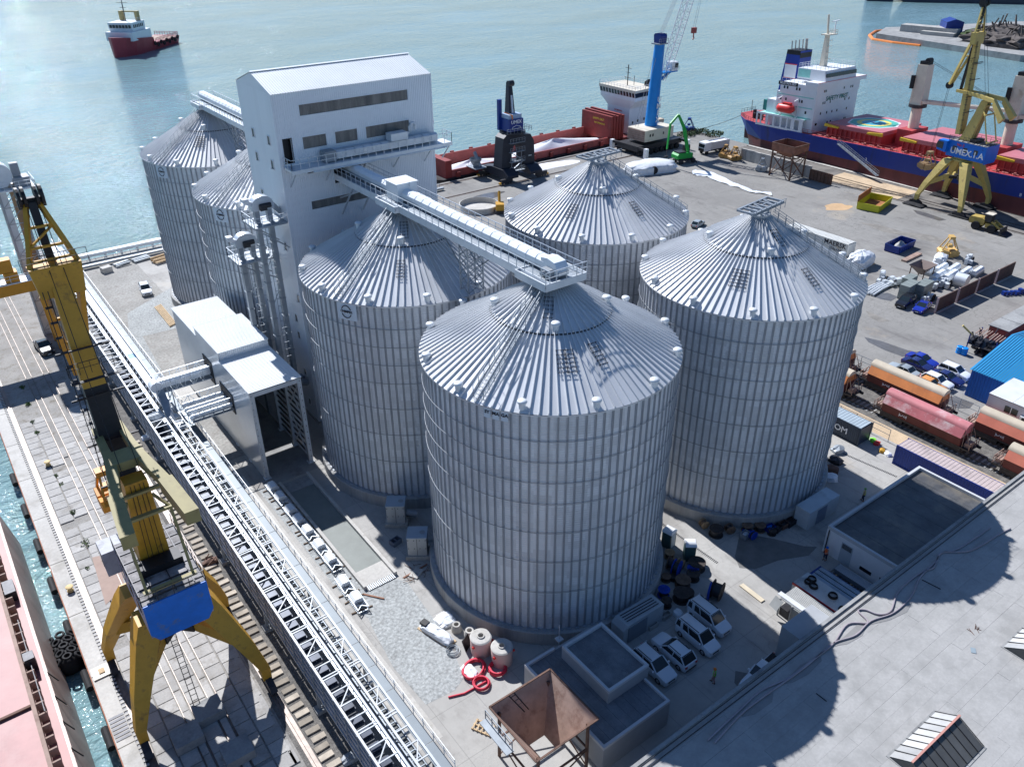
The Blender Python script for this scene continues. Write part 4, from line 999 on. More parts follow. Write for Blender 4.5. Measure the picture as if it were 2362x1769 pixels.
A = g(1105,1678); t = thing('timber_pallet', 'narrow pale timber pallet on the cracked paving left of the hopper', 'pallet', (A.x,A.y,0), radians(-62))
for s in (-.45,0,.45): MB().box(-.9,s-.06,.0,.9,s+.06,.14).build('bearer', wood, t)
for i in range(5): MB().box(-.85+i*.4,-.55,.14,-.73+i*.4,.55,.18).build('slat', wood, t)

# ------------------------------------------------------------------ dark flat-roofed hut and the rusty hopper
felt = M('bitumen_felt', (.15,.16,.175), .85, var=.25, scale=.5, dirt=(.22,.23,.24), dirt_amt=.4, dirt_scale=.4, fine=.08)
render_grey = M('grey_render', (.36,.37,.38), .85, var=.08)
coping = M('coping_stone', (.52,.53,.54), .8, var=.06)
hut = thing('flat_roofed_hut', 'dark two-level flat-roofed service building beside the parked white cars', 'building', (0,0,0))
MB().box(-12.2,-22.4,0,-4.8,-12.2,2.72).build('wall', render_grey, hut)
m = MB()
for i in range(8):
    x = -12.0+i*.895; MB().box(x, -22.2, 2.72, x+.88, -12.4, 2.76+.004*(i % 2)).build('felt_strip', felt, hut)
for a in ((-12.2,-22.4,-4.8,-22.15),(-12.2,-22.15,-11.95,-12.2),(-11.95,-12.45,-8.95,-12.2),(-5.0,-22.15,-4.8,-19.5)): MB().box(a[0],a[1],2.72,a[2],a[3],3.02).build('parapet', coping, hut)
up = MB().box(-9.0,-19.4,2.70,-4.4,-13.4,3.95).build('upper_wall', render_grey, hut)
for i in range(5): MB().box(-8.75+i*.83, -19.2, 3.80, -8.75+i*.83+.81, -13.6, 3.96+.004*(i % 2)).build('felt_strip', felt, up)
for a in ((-9.0,-19.4,-4.4,-19.15),(-9.0,-19.15,-8.76,-13.65),(-9.0,-13.65,-4.4,-13.4),(-4.64,-19.15,-4.4,-13.65)): MB().box(a[0],a[1],3.94,a[2],a[3],4.25).build('parapet', coping, up)
m = MB(); p = g(1280,1525); m.tube((p.x,p.y,0),(p.x,p.y,4.6),.05,8); m.box(p.x-.3,p.y-.3,2.78,p.x+.3,p.y+.3,2.9); m.build('mast', galv, hut)
# hopper: four sheet sides over a square mouth, on legs
hop = thing('steel_hopper', 'big rusty square hopper on legs at the bottom edge', 'hopper', (-15.4,-18.8,0))
T = [(-3.05,-2.95),(3.05,-2.95),(3.05,2.95),(-3.05,2.95)]; b = .75; zt, zb = 6.0, 1.9
for i in range(4):
    a, c = T[i], T[(i+1) % 4]
    def dn(p): return (b*(1 if p[0] > 0 else -1), b*(1 if p[1] > 0 else -1))
    a2, c2 = dn(a), dn(c); k = .985
    m = MB(); m.add([(a[0],a[1],zt),(c[0],c[1],zt),(c2[0],c2[1],zb),(a2[0],a2[1],zb), (a[0]*k,a[1]*k,zt),(c[0]*k,c[1]*k,zt),(c2[0]*k,c2[1]*k,zb+.02),(a2[0]*k,a2[1]*k,zb+.02)], [(0,3,2,1),(4,5,6,7),(0,1,5,4),(2,3,7,6)])
    m.build('side_sheet', rust_pale, hop)
m = MB()
for i in range(4): a, c = T[i], T[(i+1) % 4]; m.beam((a[0],a[1],zt+.02),(c[0],c[1],zt+.02),.14,.1)
m.build('rim', rust, hop)
for x, y in ((-2.5,-2.5),(2.5,-2.5),(2.5,2.5),(-2.5,2.5)): MB().beam((x,y,0),(x*.98,y*.98,zt-.6),.2).build('leg', rust, hop)
m = MB()
for a, c in (((-2.5,-2.5),(2.5,-2.5)),((2.5,-2.5),(2.5,2.5)),((-2.5,2.5),(2.5,2.5)),((-2.5,-2.5),(-2.5,2.5))): m.beam((*a,2.4),(*c,2.4),.14); m.beam((*a,.2),(*c,2.3),.09)
m.build('leg_brace', rust, hop)
m = MB(); m.beam((-1.2,2.9,6.0),(-.3,2.0,4.3),.07); m.beam((-.7,2.9,6.0),(.1,2.0,4.3),.07)
for i in range(4): m.beam((-1.1+i*.22,2.8-i*.2,5.8-i*.4),(-.62+i*.22,2.8-i*.2,5.8-i*.4),.05)
m.build('inner_ladder', dark_steel, hop)
m = MB(); m.rail([(-3.4,3.0,4.9),(-3.4,-.5,4.9)],1.0,1.0,.03); m.box(-4.0,-.6,4.8,-3.3,3.0,4.9); m.build('access_platform', galv_dark, hop)
MB().box(3.4,-3.4,.9,4.3,-2.9,2.3).build('control_cabinet', grey_paint, hop)
# grey equipment container against the nearest silo
t = thing('equipment_container', 'grey box container with bars on its roof against the nearest silo plinth', 'container', (0,0,0))
MB().extr([(-2.0,0),(3.2,0),(3.2,2.25),(-1.5,2.25),(-2.0,1.8)], 'y', -14.0, -12.3).build('box', M('grey_container_paint', (.42,.44,.45), .6, var=.1), t)
MB().box(-1.4,-14.06,.1,1.0,-14.0,1.95).build('door_panel', M('dark_grey_door', (.20,.22,.25), .5, var=.06), t)
m = MB()
for i in range(4): m.beam((-1.2,-12.6-i*.3,2.3),(2.8,-12.75-i*.3,2.3),.06)
m.build('roof_bars', dark_steel, t)
for k, (px, lab) in enumerate((((1497,1450),'open concrete planter next to the grey box container'),((1528,1428),'open concrete planter further from the dark hut'))):
    A = g(*px); m = MB(); m.box(-.55,-.28,0,.55,.28,.12)
    for s in (-.28,.22): m.box(-.55,s,.12,.55,s+.06,.5)
    for s in (-.55,.49): m.box(s,-.22,.12,s+.06,.22,.5)
    tag(m.build('planter', concrete, None, False, (A.x,A.y,0)), lab, 'planter')
A = g(1557,1422); tag(lump((A.x,A.y,0), .45,.45,.5, 33, 12, 5, .5).build('film_bag', film_white), 'crumpled white bag beside the rear parked van', 'bag')
# ------------------------------------------------------------------ portal cranes (local +y = jib side)
def grab(parent, loc, mat, s=1.0, open_=.35, name='grab_bucket'):
    """two-jaw clamshell with linkage"""
    x, y, z = loc
    for sg in (-1, 1):
        m = MB(); pr = [(0,0),(sg*.35*s,-.1*s),(sg*1.25*s,.25*s),(sg*1.35*s,.75*s),(sg*1.0*s,1.05*s),(sg*.12*s,.85*s)]
        m.extr([(y+a, z+b) for a, b in pr], 'x', x-.85*s, x+.85*s); m.build('jaw', mat, parent)
        m = MB()
        for q in (-.6, .6): m.beam((x+q*s, y+sg*1.1*s, z+1.0*s), (x+q*s*.6, y+sg*.25*s, z+2.7*s), .14*s)
        m.build('linkage_arm', mat, parent)
    m = MB(); m.box(x-.55*s, y-.35*s, z+2.55*s, x+.55*s, y+.35*s, z+2.95*s); m.box(x-.4*s, y-.3*s, z+1.3*s, x+.4*s, y+.3*s, z+1.7*s); m.build('sheave_block', mat, parent)
def portal_crane(name, label, loc, rz, paint, arm_paint, jib_low, house_side, house_front, title=None, grab_at=None, head=(3.7,34.3), tail=(4.3,41.3), tip=(7.2,25.0), cw=(-8.6,-.6)):
    t = thing(name, label, 'crane', loc, rz, 'yellow portal cranes')
    for sx in (-1, 1):
        for sy in (-1, 1):
            # leg: box foot, knee, broad shoulder
            def ring(cx, cy, z, wx, wy): return [(cx-wx, cy-wy, z), (cx+wx, cy-wy, z), (cx+wx, cy+wy, z), (cx-wx, cy+wy, z)]
            rings = [ring(sx*5.25, sy*5.25, 1.1, .38, .38), ring(sx*5.25, sy*5.2, 2.4, .42, .45), ring(sx*4.3, sy*4.25, 5.2, .68, .62), ring(sx*2.5, sy*2.5, 9.4, .95, .9), ring(sx*1.9, sy*1.9, 10.5, 1.0, 1.0)]
            leg = MB().loft(rings).build('leg', paint, t)
            m = MB(); m.beam((sx*4.5, sy*4.4, 5.0), (sx*1.3, sy*1.3, 6.9), .5, 1.1, .5, 1.0); m.build('gusset', paint, leg)
            b = MB(); 
            for k in (-1.1, 0, 1.1): b.tube((sx*5.3-.16, sy*5.25+k, .5), (sx*5.3+.16, sy*5.25+k, .5), .36, 12)
            b.extr([(sy*5.25-1.6,.5),(sy*5.25+1.6,.5),(sy*5.25+1.2,.95),(sy*5.25+.4,1.25),(sy*5.25-.4,1.25),(sy*5.25-1.2,.95)], 'x', sx*5.3-.3, sx*5.3+.3)
            b.build('bogie', dark_steel, t)
    m = MB(); m.beam((-1.4,-1.4,6.6),(1.4,1.4,6.6),.8,.6); m.beam((-1.4,1.4,6.6),(1.4,-1.4,6.6),.8,.6); m.build('cross_girder', dark_steel, t)
    m = MB().lathe([(1.7,10.2),(2.3,10.4),(2.3,10.75),(1.9,10.8),(1.9,11.2),(.1,11.2)], 28); m.build('slew_ring', paint, t, 30)
    m = MB(); m.beam((-.9,-4.6,1.2),(-.9,-1.5,10.2),.06); m.beam((-.4,-4.6,1.2),(-.4,-1.5,10.2),.06)
    for i in range(18): q = i/18; m.beam((-.9,-4.6+3.1*q,1.2+9*q),(-.4,-4.6+3.1*q,1.2+9*q),.04)
    m.build('portal_ladder', dark_steel, t)
    # machinery house
    hx, y0, y1, z0, z1 = 2.4, -5.6, 2.9, 11.25, 14.6
    m = MB(); m.box(-hx, y0+.06, z0, hx, y1, z1); m.build('machinery_house', house_side, t)
    m = MB(); pr = [(-hx,z1+.02),(hx,z1+.02),(hx+.02,z0+.5),(hx-.5,z0-.35),(-hx+.5,z0-.35),(-hx-.02,z0+.5)]; m.extr(pr, 'y', y0-.12, y0+.055); m.build('counterweight_plate', house_front, t)
    m = MB(); m.box(-hx-.05, y0, z1, hx+.05, y1, z1+.06); rf = m.build('house_roof', M('crane_roof_dirty', (.28,.27,.27), .8, var=.4, scale=.8, dirt=(.07,.065,.065), dirt_amt=.5, dirt_scale=.7) if 'crane_roof_dirty' not in bpy.data.materials else bpy.data.materials['crane_roof_dirty'], t)
    m = MB()
    for i in range(7): m.box(-hx, y0+.5+i*1.25, z1+.06, hx, y0+.6+i*1.25, z1+.13)
    for x in (-1.4,.2,1.6): m.box(x, y0+.2, z1+.13, x+.08, y1-.2, z1+.17)
    m.build('roof_ribs', dark_steel, rf)
    MB().rail([(-hx,y1,z1+.06),(-hx,y0,z1+.06),(hx,y0,z1+.06),(hx,y1,z1+.06)], 1.0, 1.1, .025).build('roof_railing', dark_steel, t)
    for s in (-1, 1):
        for yy in (-3.6, -1.2, 1.2): MB().box(s*hx-.02 if s > 0 else s*hx-.03, yy-.45, z0+1.3, s*hx+.03 if s > 0 else s*hx+.02, yy+.45, z0+2.3).build('window', glass, t)
    # operator cab, front left
    m = MB(); m.extr([(2.6,12.0),(4.6,12.3),(4.9,13.2),(4.6,14.4),(2.6,14.4)], 'x', -3.4, -1.7); m.build('cab', house_side, t)
    m = MB(); m.extr([(3.3,12.6),(4.72,12.75),(4.93,13.25),(4.72,14.1),(3.3,14.1)], 'x', -3.44, -1.66); m.build('cab_glazing', glass, t)
    # column
    m = MB(); m.loft([[(-1.15,-.9,14.6),(1.15,-.9,14.6),(1.15,1.5,14.6),(-1.15,1.5,14.6)], [(-.95,-1.9,20),(.95,-1.9,20),(.95,-.1,20),(-.95,-.1,20)], [(-.8,-2.3,23.2),(.8,-2.3,23.2),(.8,-.9,23.2),(-.8,-.9,23.2)]]); col = m.build('column', paint, t)
    m = MB()
    for x in (-.55,-.2,.25,.6): m.beam((x,-1.35,14.9),(x*.8,-2.36,23.0),.045)
    m.build('winch_rope', black, col)
    m = MB(); m.torus((-.4,.2,15.0), .7, .2, 16, 6, 'x'); m.torus((.5,.2,15.0), .7, .2, 16, 6, 'x'); m.box(-1.6,-2.6,14.7,1.7,-1.2,15.3); m.build('winch_drum', black, t)
    # A-frame guide in front of the column
    m = MB()
    for s in (-1, 1): m.beam((s*1.75,-5.0,15.2),(s*1.75,-3.0,20.6),.2)
    m.beam((-2.0,-5.05,15.3),(2.0,-5.05,15.3),.35,.2); m.beam((-2.0,-3.0,20.6),(2.0,-3.0,20.6),.4,.22); m.beam((-1.75,-3.0,20.6),(-.9,-1.9,21.5),.18); m.beam((1.75,-3.0,20.6),(.9,-1.9,21.5),.18); m.beam((-1.6,-2.4,22.3),(1.6,-2.4,22.3),.32,.2)
    m.build('guide_frame', arm_paint, t)
    # rocker with counterweights
    m = MB()
    def plank(pts, z0, z1, w):
        for a, b in zip(pts[:-1], pts[1:]): m.beam((a[0],a[1],z0(a[1])), (b[0],b[1],z0(b[1])), w, .55)
    zz = lambda y: 23.9+.04*y
    for s in (-1, 1):
        m.loft([[(s*.85-.28,4.9,24.0),(s*.85+.28,4.9,24.0),(s*.85+.28,4.9,24.55),(s*.85-.28,4.9,24.55)], [(s*.95-.3,1.4,23.8),(s*.95+.3,1.4,23.8),(s*.95+.3,1.4,24.5),(s*.95-.3,1.4,24.5)], [(s*1.05-.42,-.6,23.6),(s*1.05+.42,-.6,23.6),(s*1.05+.42,-.6,24.4),(s*1.05-.42,-.6,24.4)], [(s*1.75-.36,-4.2,23.3),(s*1.75+.36,-4.2,23.3),(s*1.75+.36,-4.2,24.0),(s*1.75-.36,-4.2,24.0)]])
    m.box(-1.0,-1.0,23.7,1.0,.9,24.41); rk = m.build('rocker_beam', arm_paint, t)
    for s in (-1, 1):
        m = MB(); m.loft([[(s*1.75-.5,-4.15,22.9),(s*1.75+.5,-4.15,22.9),(s*1.75+.5,-4.15,24.06),(s*1.75-.5,-4.15,24.06)], [(s*2.15-.5,cw[0],23.1+cw[1]),(s*2.15+.5,cw[0],23.1+cw[1]),(s*2.15+.5,cw[0]+min(0,cw[1]+.6)*.25,24.2+cw[1]),(s*2.15-.5,cw[0]+min(0,cw[1]+.6)*.25,24.2+cw[1])]]); m.build('counterweight', arm_paint, t)
    # jib: box section, luffed up
    A, B = Vector((0,2.2,15.6)), Vector((0,*head)); C = A.lerp(B, .62)
    m = MB(); m.beam(A, C, 1.9, 1.2, 1.65, 1.1); m.build('jib_lower', jib_low, t)
    m = MB(); m.beam(C, B, 1.65, 1.1, 1.3, .85); m.build('jib_upper', paint, t)
    m = MB()
    for i in range(17): p = A.lerp(B, (i+1)/18); m.box(-1.5, p.y-.9, p.z-.03, -1.0, p.y-.55, p.z+.03)
    m.beam(A+Vector((-1.1,-.75,0)), B+Vector((-1.0,-.7,0)), .06); m.beam(A+Vector((-1.45,-.75,0)), B+Vector((-1.35,-.7,0)), .06)
    for q in (.25,.42,.6,.78): p = A.lerp(B, q); m.beam((-1.9,p.y-.9,p.z),(1.9,p.y-.9,p.z),.12)
    m.build('jib_ladder', black, t)
    # fly jib: tail up, tip hanging forward and down
    hy, hz_ = head; ty_, tz_ = tail; py_, pz_ = tip
    m = MB(); m.loft([[(-1.5,hy-.4,hz_-.7),(1.5,hy-.4,hz_-.7),(1.5,hy+.7,hz_-.7),(-1.5,hy+.7,hz_-.7)], [(-1.75,hy-.4,hz_+1.6),(1.75,hy-.4,hz_+1.6),(1.75,hy+.8,hz_+1.6),(-1.75,hy+.8,hz_+1.6)]]); m.build('fly_jib_body', paint, t)
    m = MB()
    L_ = lambda s, q: (s*(1.6-1.25*q), hy+.1+(ty_-hy-.1)*q, hz_+1.5+(tz_-hz_-1.7)*q)
    for s in (-1, 1): m.beam(L_(s,0),L_(s,1),.3,.3)
    for q in (.1,.3,.6): m.beam(L_(-1,q),L_(1,q),.18)
    m.beam(L_(-1,.3),L_(1,.6),.14); m.build('fly_jib_tail', paint, t)
    m = MB()
    K_ = lambda s, q: (s*(1.3-.85*q), hy+.6+(py_-hy-.7)*q, hz_-.7+(pz_-hz_+.9)*q)
    for s in (-1, 1): m.beam(K_(s,0),K_(s,1),.42,.5)
    for q in (.3,.6): m.beam(K_(-1,q),K_(1,q),.22)
    m.build('fly_jib_arm', paint, t)
    m = MB()
    for s in (-.75,-.4,.4,.75): m.tube((s-.1,ty_,tz_+.1),(s+.1,ty_,tz_+.1),.75,16)
    m.box(-.9,ty_-.2,tz_-.7,.9,ty_+.3,tz_); m.build('tail_sheaves', black, t)
    m = MB()
    for s in (-.3,.3): m.tube((s-.1,py_+.1,pz_-.1),(s+.1,py_+.1,pz_-.1),.7,16)
    m.build('tip_sheaves', black, t)
    m = MB(); m.beam((0,ty_-.2,tz_-.3),(0,4.6,24.3),.55,.4); m.build('tie_rod', black, t)
    m = MB()
    for s in (-.6,.6): m.beam((s*.7,ty_-.1,tz_-.1),(s,-1.5,23.6),.05)
    m.rail([(-1.6,2.6,30.0),(-1.6,3.4,30.0),(1.6,3.4,30.0)],1.0,.8,.02); m.box(-1.7,2.2,29.92,1.7,2.55,29.98); m.rail([(-2.2,hy-.8,hz_+1.7),(2.2,hy-.8,hz_+1.7)],1.0,.7,.02)
    m.build('rigging', black, t)
    if grab_at:
        gx, gy, gz, s, gm = grab_at
        m = MB()
        for q in (-.3,.3): m.beam((q,py_+.1,pz_-.1),(gx+q*.6,gy,gz+2.9*s),.05)
        m.build('hoist_rope', black, t); grab(t, (gx,gy,gz), gm, s)
    if title:
        letters(title, white_paint, t, (-hx-.05, (y0+y1)/2-.4, 12.5), (0,-1,0), (0,0,1), 1.75, .03, .02)
        letters('No 3', M('red_lettering', (.5,.03,.03), .5, var=.05), t, (-hx-.05, 0, 13.9), (0,-1,0), (0,0,1), .8, .01, .02)
    return t
house_grey = M('weathered_grey_house', (.40,.41,.44), .6, var=.2, scale=.7, dirt=(.2,.2,.22), dirt_amt=.35, dirt_scale=.6)
blue_rust = M('blue_rust_streaked', (.018,.155,.60), .45, var=.12, scale=.9, dirt=(.16,.17,.13), dirt_amt=.12, dirt_scale=.5)
portal_crane('portal_crane', 'yellow portal crane with plain blue counterweight plate on the near left quay', (-35.5, 7.0, 0), 0, yellow, olive, black, house_grey, blue_rust, None, (-.9, 8.2, 15.0, 1.25, orange_steel), (6.4,36.0), (8.6,42.0), (9.8,27.0))
portal_crane('portal_crane', 'pale yellow portal crane with lettered blue house beside the blue-hulled ship', (144.0, 34.0, 0), radians(-4), yellow_pale, yellow_pale, yellow_pale, blue_paint, blue_paint, 'UMEX.1.A', (0, 7.8, 6.6, 1.35, M('grab_brown', (.30,.20,.10), .6, var=.3, scale=1.2)), cw=(-6.6,-3.4))
# coal-black spill round the far crane's bogies
for k, (x, y) in enumerate(((138.6,39.3),(139.2,29.0),(149.3,28.9),(149.4,39.0))):
    stuff(tag(lump((x,y,0), 1.6,2.3,.5, 60+k, 16, 5, .6).build('coal_spill', M('coal%d' % k, (.02,.02,.022), .9, var=.4, scale=2)), ['black spill heap under the far crane leg nearest the yellow skip','black spill heap under the far crane leg nearest the wheel loader','black spill heap under the far crane leg at the ship side, right','black spill heap under the far crane leg at the ship side, left'][k], 'spill heap'))

# second yellow unloader at the far left edge and its lattice tower with a drum head
t = thing('ship_unloader', 'orange boom unloader reaching in from the left edge over the quay', 'unloader', (-32.3, 84, 0))
def orange_box(a, b, w, h, nm): return MB().beam(a, b, w, h).build(nm, orange_steel, t)
orange_box((-18,0,10.6),(1.5,0,10.6),1.8,1.7,'boom'); orange_box((-18,0,14.2),(-1.6,0,14.2),1.6,1.9,'upper_boom')
for x, y in ((1.2,-2.0),(1.2,1.6)): MB().beam((x,y,0.1),(x-.2,y,10),.6,.6).build('leg', orange_steel, t)
MB().beam((1.2,-2.0,9.6),(1.2,1.6,9.6),.5,.5).build('cross_head', orange_steel, t)
m = MB(); m.rail([(-18,-1.2,11.7),(1.2,-1.2,11.7)],1.1,1.2,.03); m.box(-18,-1.3,11.55,1.5,1.2,11.68); m.build('boom_walkway', galv_light, t)
MB().box(-3,-.9,11.7,-1.2,.9,13.2).build('machine_box', orange_steel, t)
t = thing('lattice_tower', 'lattice tower with a grey drum head behind the yellow crane jib', 'tower', (-30.9, 89.5, -1.4))
m = MB()
for sx in (-1.3,1.3):
    for sy in (-1.3,1.3): m.beam((sx,sy,0.1),(sx,sy,25),.2)
for i in range(10):
    za, zb = i*2.5, (i+1)*2.5
    for s in (-1.3,1.3): m.beam((-1.3,s,za),(1.3,s,zb),.09); m.beam((s,-1.3,zb),(s,1.3,za),.09); m.beam((-1.3,s,zb),(1.3,s,zb),.09); m.beam((s,-1.3,za+.1),(s,1.3,za+.1),.09)
m.build('lattice', galv_dark, t)
m = MB(); m.box(.2,-.5,0.1,1.1,.5,25.5); m.build('elevator_leg', M('brown_leg', (.34,.22,.12), .6, var=.2), t)
m = MB(); m.box(-1.2,-.5,0.1,-.3,.5,25.5); m.build('elevator_leg', galv, t)
m = MB(); m.box(-2.6,-2.2,25,3.6,2.2,25.25); m.build('platform', galv_light, t)
MB().rail([(-2.6,2.2,25.25),(-2.6,-2.2,25.25),(3.6,-2.2,25.25),(3.6,2.2,25.25)],1.1,1.0,.03).build('railing', galv_light, t)
m = MB(); m.tube((-.6,-1.1,27.2),(-.6,1.1,27.2),1.75,22); m.build('drum_head', galv_light, t, 40)
m = MB(); m.box(1.2,-.6,26.8,2.3,.4,28.6); m.box(1.0,-1.4,25.3,3.2,1.0,26.6); m.build('drive', grey_paint, t)

# ------------------------------------------------------------------ ships
def hull(t, stations, z_split, low, high, deck, inset=.12, deck_name='deck'):
    """stations: (y, half_beam_deck, half_beam_wl, z_deck, keel_z); split into boot-top and topsides"""
    lo, hi, dk = [], [], []
    for y, bd, bw, zd, zk in stations:
        zs = min(z_split, zd-.3); k = (zs-zk)/max(.1, zd-zk); bs = bw+(bd-bw)*k
        lo.append([(-bw,y,zk),(bw,y,zk),(bs,y,zs),(-bs,y,zs)]); hi.append([(-bs,y,zs),(bs,y,zs),(bd,y,zd),(-bd,y,zd)])
        dk.append((bd-inset, y, zd))
    a = MB().loft(lo).build('hull_bottom', low, t); b = MB().loft(hi).build('hull_side', high, t)
    m = MB(); n = len(dk); m.v = [(-x,y,z+.004) for x,y,z in dk]+[(x,y,z+.004) for x,y,z in dk]; m.f = [(i,n+i,n+i+1,i+1) if dk[0][1] < dk[-1][1] else (i+1,n+i+1,n+i,i) for i in range(n-1)]; m.build(deck_name, deck, t)
    return a, b
mint = M('mint_deck_paint', (.30,.62,.55), .5, var=.1); navy_hull = M('navy_hull', (.012,.035,.25), .45, var=.15, scale=.15, dirt=(.02,.03,.10), dirt_amt=.25, dirt_scale=.3, vstreak=True)
boot = M('boot_top_red', (.13,.035,.035), .65, var=.2, scale=.3, dirt=(.07,.03,.03), dirt_amt=.35, vstreak=True)
ship_white = M('ship_white', (.76,.78,.80), .4, var=.05, scale=.4)
deck_red = M('ship_deck_red', (.42,.06,.06), .55, var=.15, scale=.4); hatch_red = M('hatch_faded_red', (.47,.16,.18), .5, var=.08, scale=.2)
sh = thing('cargo_ship', 'blue-hulled bulk carrier with white bridge block moored on the right', 'ship', (163.0, 106.0, -2.0)); sh.rotation_euler = (-.030, 0, radians(-2))
hull(sh, [(1.5,3.2,.4,7.6,4.2),(-1,6.0,2.0,7.5,2.2),(-5,8.6,5.5,7.4,-.5),(-12,10.0,9.0,7.3,-1.2),(-26,10.4,10.3,7.3,-1.2),(-60,10.4,10.4,7.3,-1.2),(-110,10.4,10.4,7.3,-1.2),(-140,7,6,8.5,-1.2),(-152,1,.3,10,-1)], 3.2, boot, navy_hull, deck_red)
m = MB(); m.extr([(-.9,-1.5),(1.6,-1.5),(1.9,3.6),(-1.2,3.6)], 'x', -.35, .35); m.build('rudder', boot, sh)
# aft bulwark with openings
m = MB()
for s in (-1, 1):
    for y0, y1 in ((-10.5,-10.1),(-11.9,-11.5),(-14.2,-13.6),(-16.4,-15.8),(-18.8,-18.2),(-20.8,-20.4),(-23,-21.9),(-25.6,-24.5)): m.box(s*10.15-.12, y1 if y1 < y0 else y0, 7.3, s*10.15+.12, max(y0,y1), 10.2)
    m.box(s*10.15-.12,-25.8,10.2,s*10.15+.12,-10.1,10.7); m.box(s*10.15-.11,-25.8,7.2,s*10.15+.11,-10.1,7.7)
m.build('bulwark', ship_white, sh)
MB().box(-10.0,-25.6,10.3,10.0,-10.4,10.5).build('boat_deck', mint, sh)
m = MB(); m.box(-8.8,-27.6,7.3,8.8,-15.0,16.6); blk = m.build('accommodation_block', ship_white, sh)
MB().box(-8.2,-15.1,7.3,8.2,-11.6,14.0).build('aft_house', ship_white, sh)
for z in (10.6, 13.2, 15.8): MB().box(-8.86,-26.9,z,-8.8,-15.4,z+.25).build('deck_line', mint, blk)
m = MB(); m.box(-9.6,-28.2,19.0,10.8,-24.4,20.0); m.build('bridge_wing', ship_white, sh)
MB().box(-9.0,-27.7,16.6,9.0,-16.0,19.0).build('upper_block', ship_white, sh)
m = MB(); m.extr([(-28.0,20.0),(-19.0,20.0),(-19.0,22.6),(-27.4,22.6)], 'x', -6.4, 6.4); m.build('wheelhouse', ship_white, sh)
MB().box(-6.42,-23.0,20.4,-6.40,-19.2,22.4).build('wheelhouse_side', mint, sh)
m = MB(); m.extr([(-28.08,21.0),(-27.9,21.0),(-27.75,21.9),(-27.93,21.9)], 'x', -6.2, 6.2); m.build('wheelhouse_windows', glass, sh)
MB().box(-9.62,-28.24,19.95,10.8,-28.2,20.05).build('red_stripe', red_bright, sh)
for k, (x, z) in enumerate([(-7.5,9.4),(-7.1,9.4),(-2.6,9.4),(-1.2,9.4),(4.6,9.4),(5.2,9.4),(-6.0,12),(-3.4,12),(-1.2,12),(.9,12),(5,12),(-5.6,14.6),(-4.8,14.6),(-2.6,14.6),(3.6,14.6),(5.4,14.6),(-5.8,17.6),(-5.2,17.6),(2.4,17.6),(5.2,17.6),(6.0,17.6)]):
    MB().box(x-.18,-27.66-(.1 if z > 16.6 else 0),z-.3,x+.18,-27.6-(.1 if z > 16.6 else 0),z+.3).build('porthole', glass, blk)
for k, (y, z) in enumerate([(-17,12.2),(-19,12.2),(-16.5,14.8),(-18.2,14.8),(-22.5,14.8),(-23.4,14.8),(-17.4,17.8),(-18.4,17.8),(-21.4,17.8),(-22.3,17.8),(-25,12.2)]):
    MB().box(-8.86 if z < 16.6 else -9.06,y-.25,z-.35,-8.8 if z < 16.6 else -9.0,y+.25,z+.35).build('porthole', glass, blk)
green_ink = M('dark_green_lettering', (.03,.16,.12), .5, var=.05)
letters('SAFETY FIRST', green_ink, sh, (0,-27.68,15.5), (1,0,0), (0,0,1), 1.55, .02, .01)
letters('MUSTAFA BEY', ship_white, sh, (-9.06,-18.5,18.75), (0,-1,0), (0,0,1), .85, .02, .02)
MB().box(-9.05,-21.6,18.3,-9.0,-15.3,19.2).build('name_board', black, sh)
# funnel
f = thing('x','x','x'); bpy.data.objects.remove(f)
def fun(z0, z1, mat, nm, p=sh):
    k0 = (z0-16)/9.5; k1 = (z1-16)/9.5
    def rg(z, k): return [(-2.6+.2*k,-15.8-.2*k,z),(2.6-.2*k,-15.8-.2*k,z),(2.6-.2*k,-10.4-1.2*k,z),(-2.6+.2*k,-10.4-1.2*k,z)]
    return MB().loft([rg(z0,k0),rg(z1,k1)]).build(nm, mat, p)
fn = fun(14.0,26.0,navy_hull,'funnel'); 
MB().box(-2.62,-15.4,19.0,-2.52,-11.6,22.4).build('funnel_band', ship_white, fn)
for z in (18.85,22.4): MB().box(-2.64,-15.5,z,-2.5,-11.5,z+.18).build('funnel_stripe', red_bright, fn)
m = MB(); m.loft([[(-2.42,-16.0,24.2),(2.42,-16.0,24.2),(2.42,-11.4,24.2),(-2.42,-11.4,24.2)],[(-2.4,-16.0,26.05),(2.4,-16.0,26.05),(2.4,-11.6,26.05),(-2.4,-11.6,26.05)]]); m.build('funnel_top', black, fn)
for i in range(5): MB().tube((-1.4+i*.6,-12.2-i*.7,26),(-1.4+i*.6,-12.0-i*.7,28.2+.15*i),.16 if i < 4 else .36,8).build('exhaust_pipe', M('exhaust_grey', (.4,.38,.35), .6, var=.2) if i == 0 else bpy.data.materials['exhaust_grey'], fn)
# mast
m = MB(); m.loft([[(-.8,-22.6,22.6),(.8,-22.6,22.6),(.8,-21.2,22.6),(-.8,-21.2,22.6)],[(-.45,-22.2,30.5),(.45,-22.2,30.5),(.45,-21.4,30.5),(-.45,-21.4,30.5)]]); m.tube((0,-21.8,30.4),(-.2,-21.4,35.2),.28,8); mast = m.build('radar_mast', cream, sh)
MB().box(-1.4,-23.2,30.3,2.2,-20.8,30.55).build('mast_platform', cream, mast); MB().rail([(-1.4,-23.2,30.5),(2.2,-23.2,30.5),(2.2,-20.8,30.5)],1.0,.8,.03).build('mast_rail', cream, mast)
m = MB(); m.tube((1.6,-22.6,30.5),(1.6,-22.6,33.4),.15,6); m.beam((.2,-22.6,33.5),(3.0,-22.6,33.7),.35,.2); m.build('radar_scanner', ship_white, mast)
m = MB()
for z in (24.5,26,27.6,29): m.beam((-.5,-22.6,z),(1.3,-22.8,z),.12)
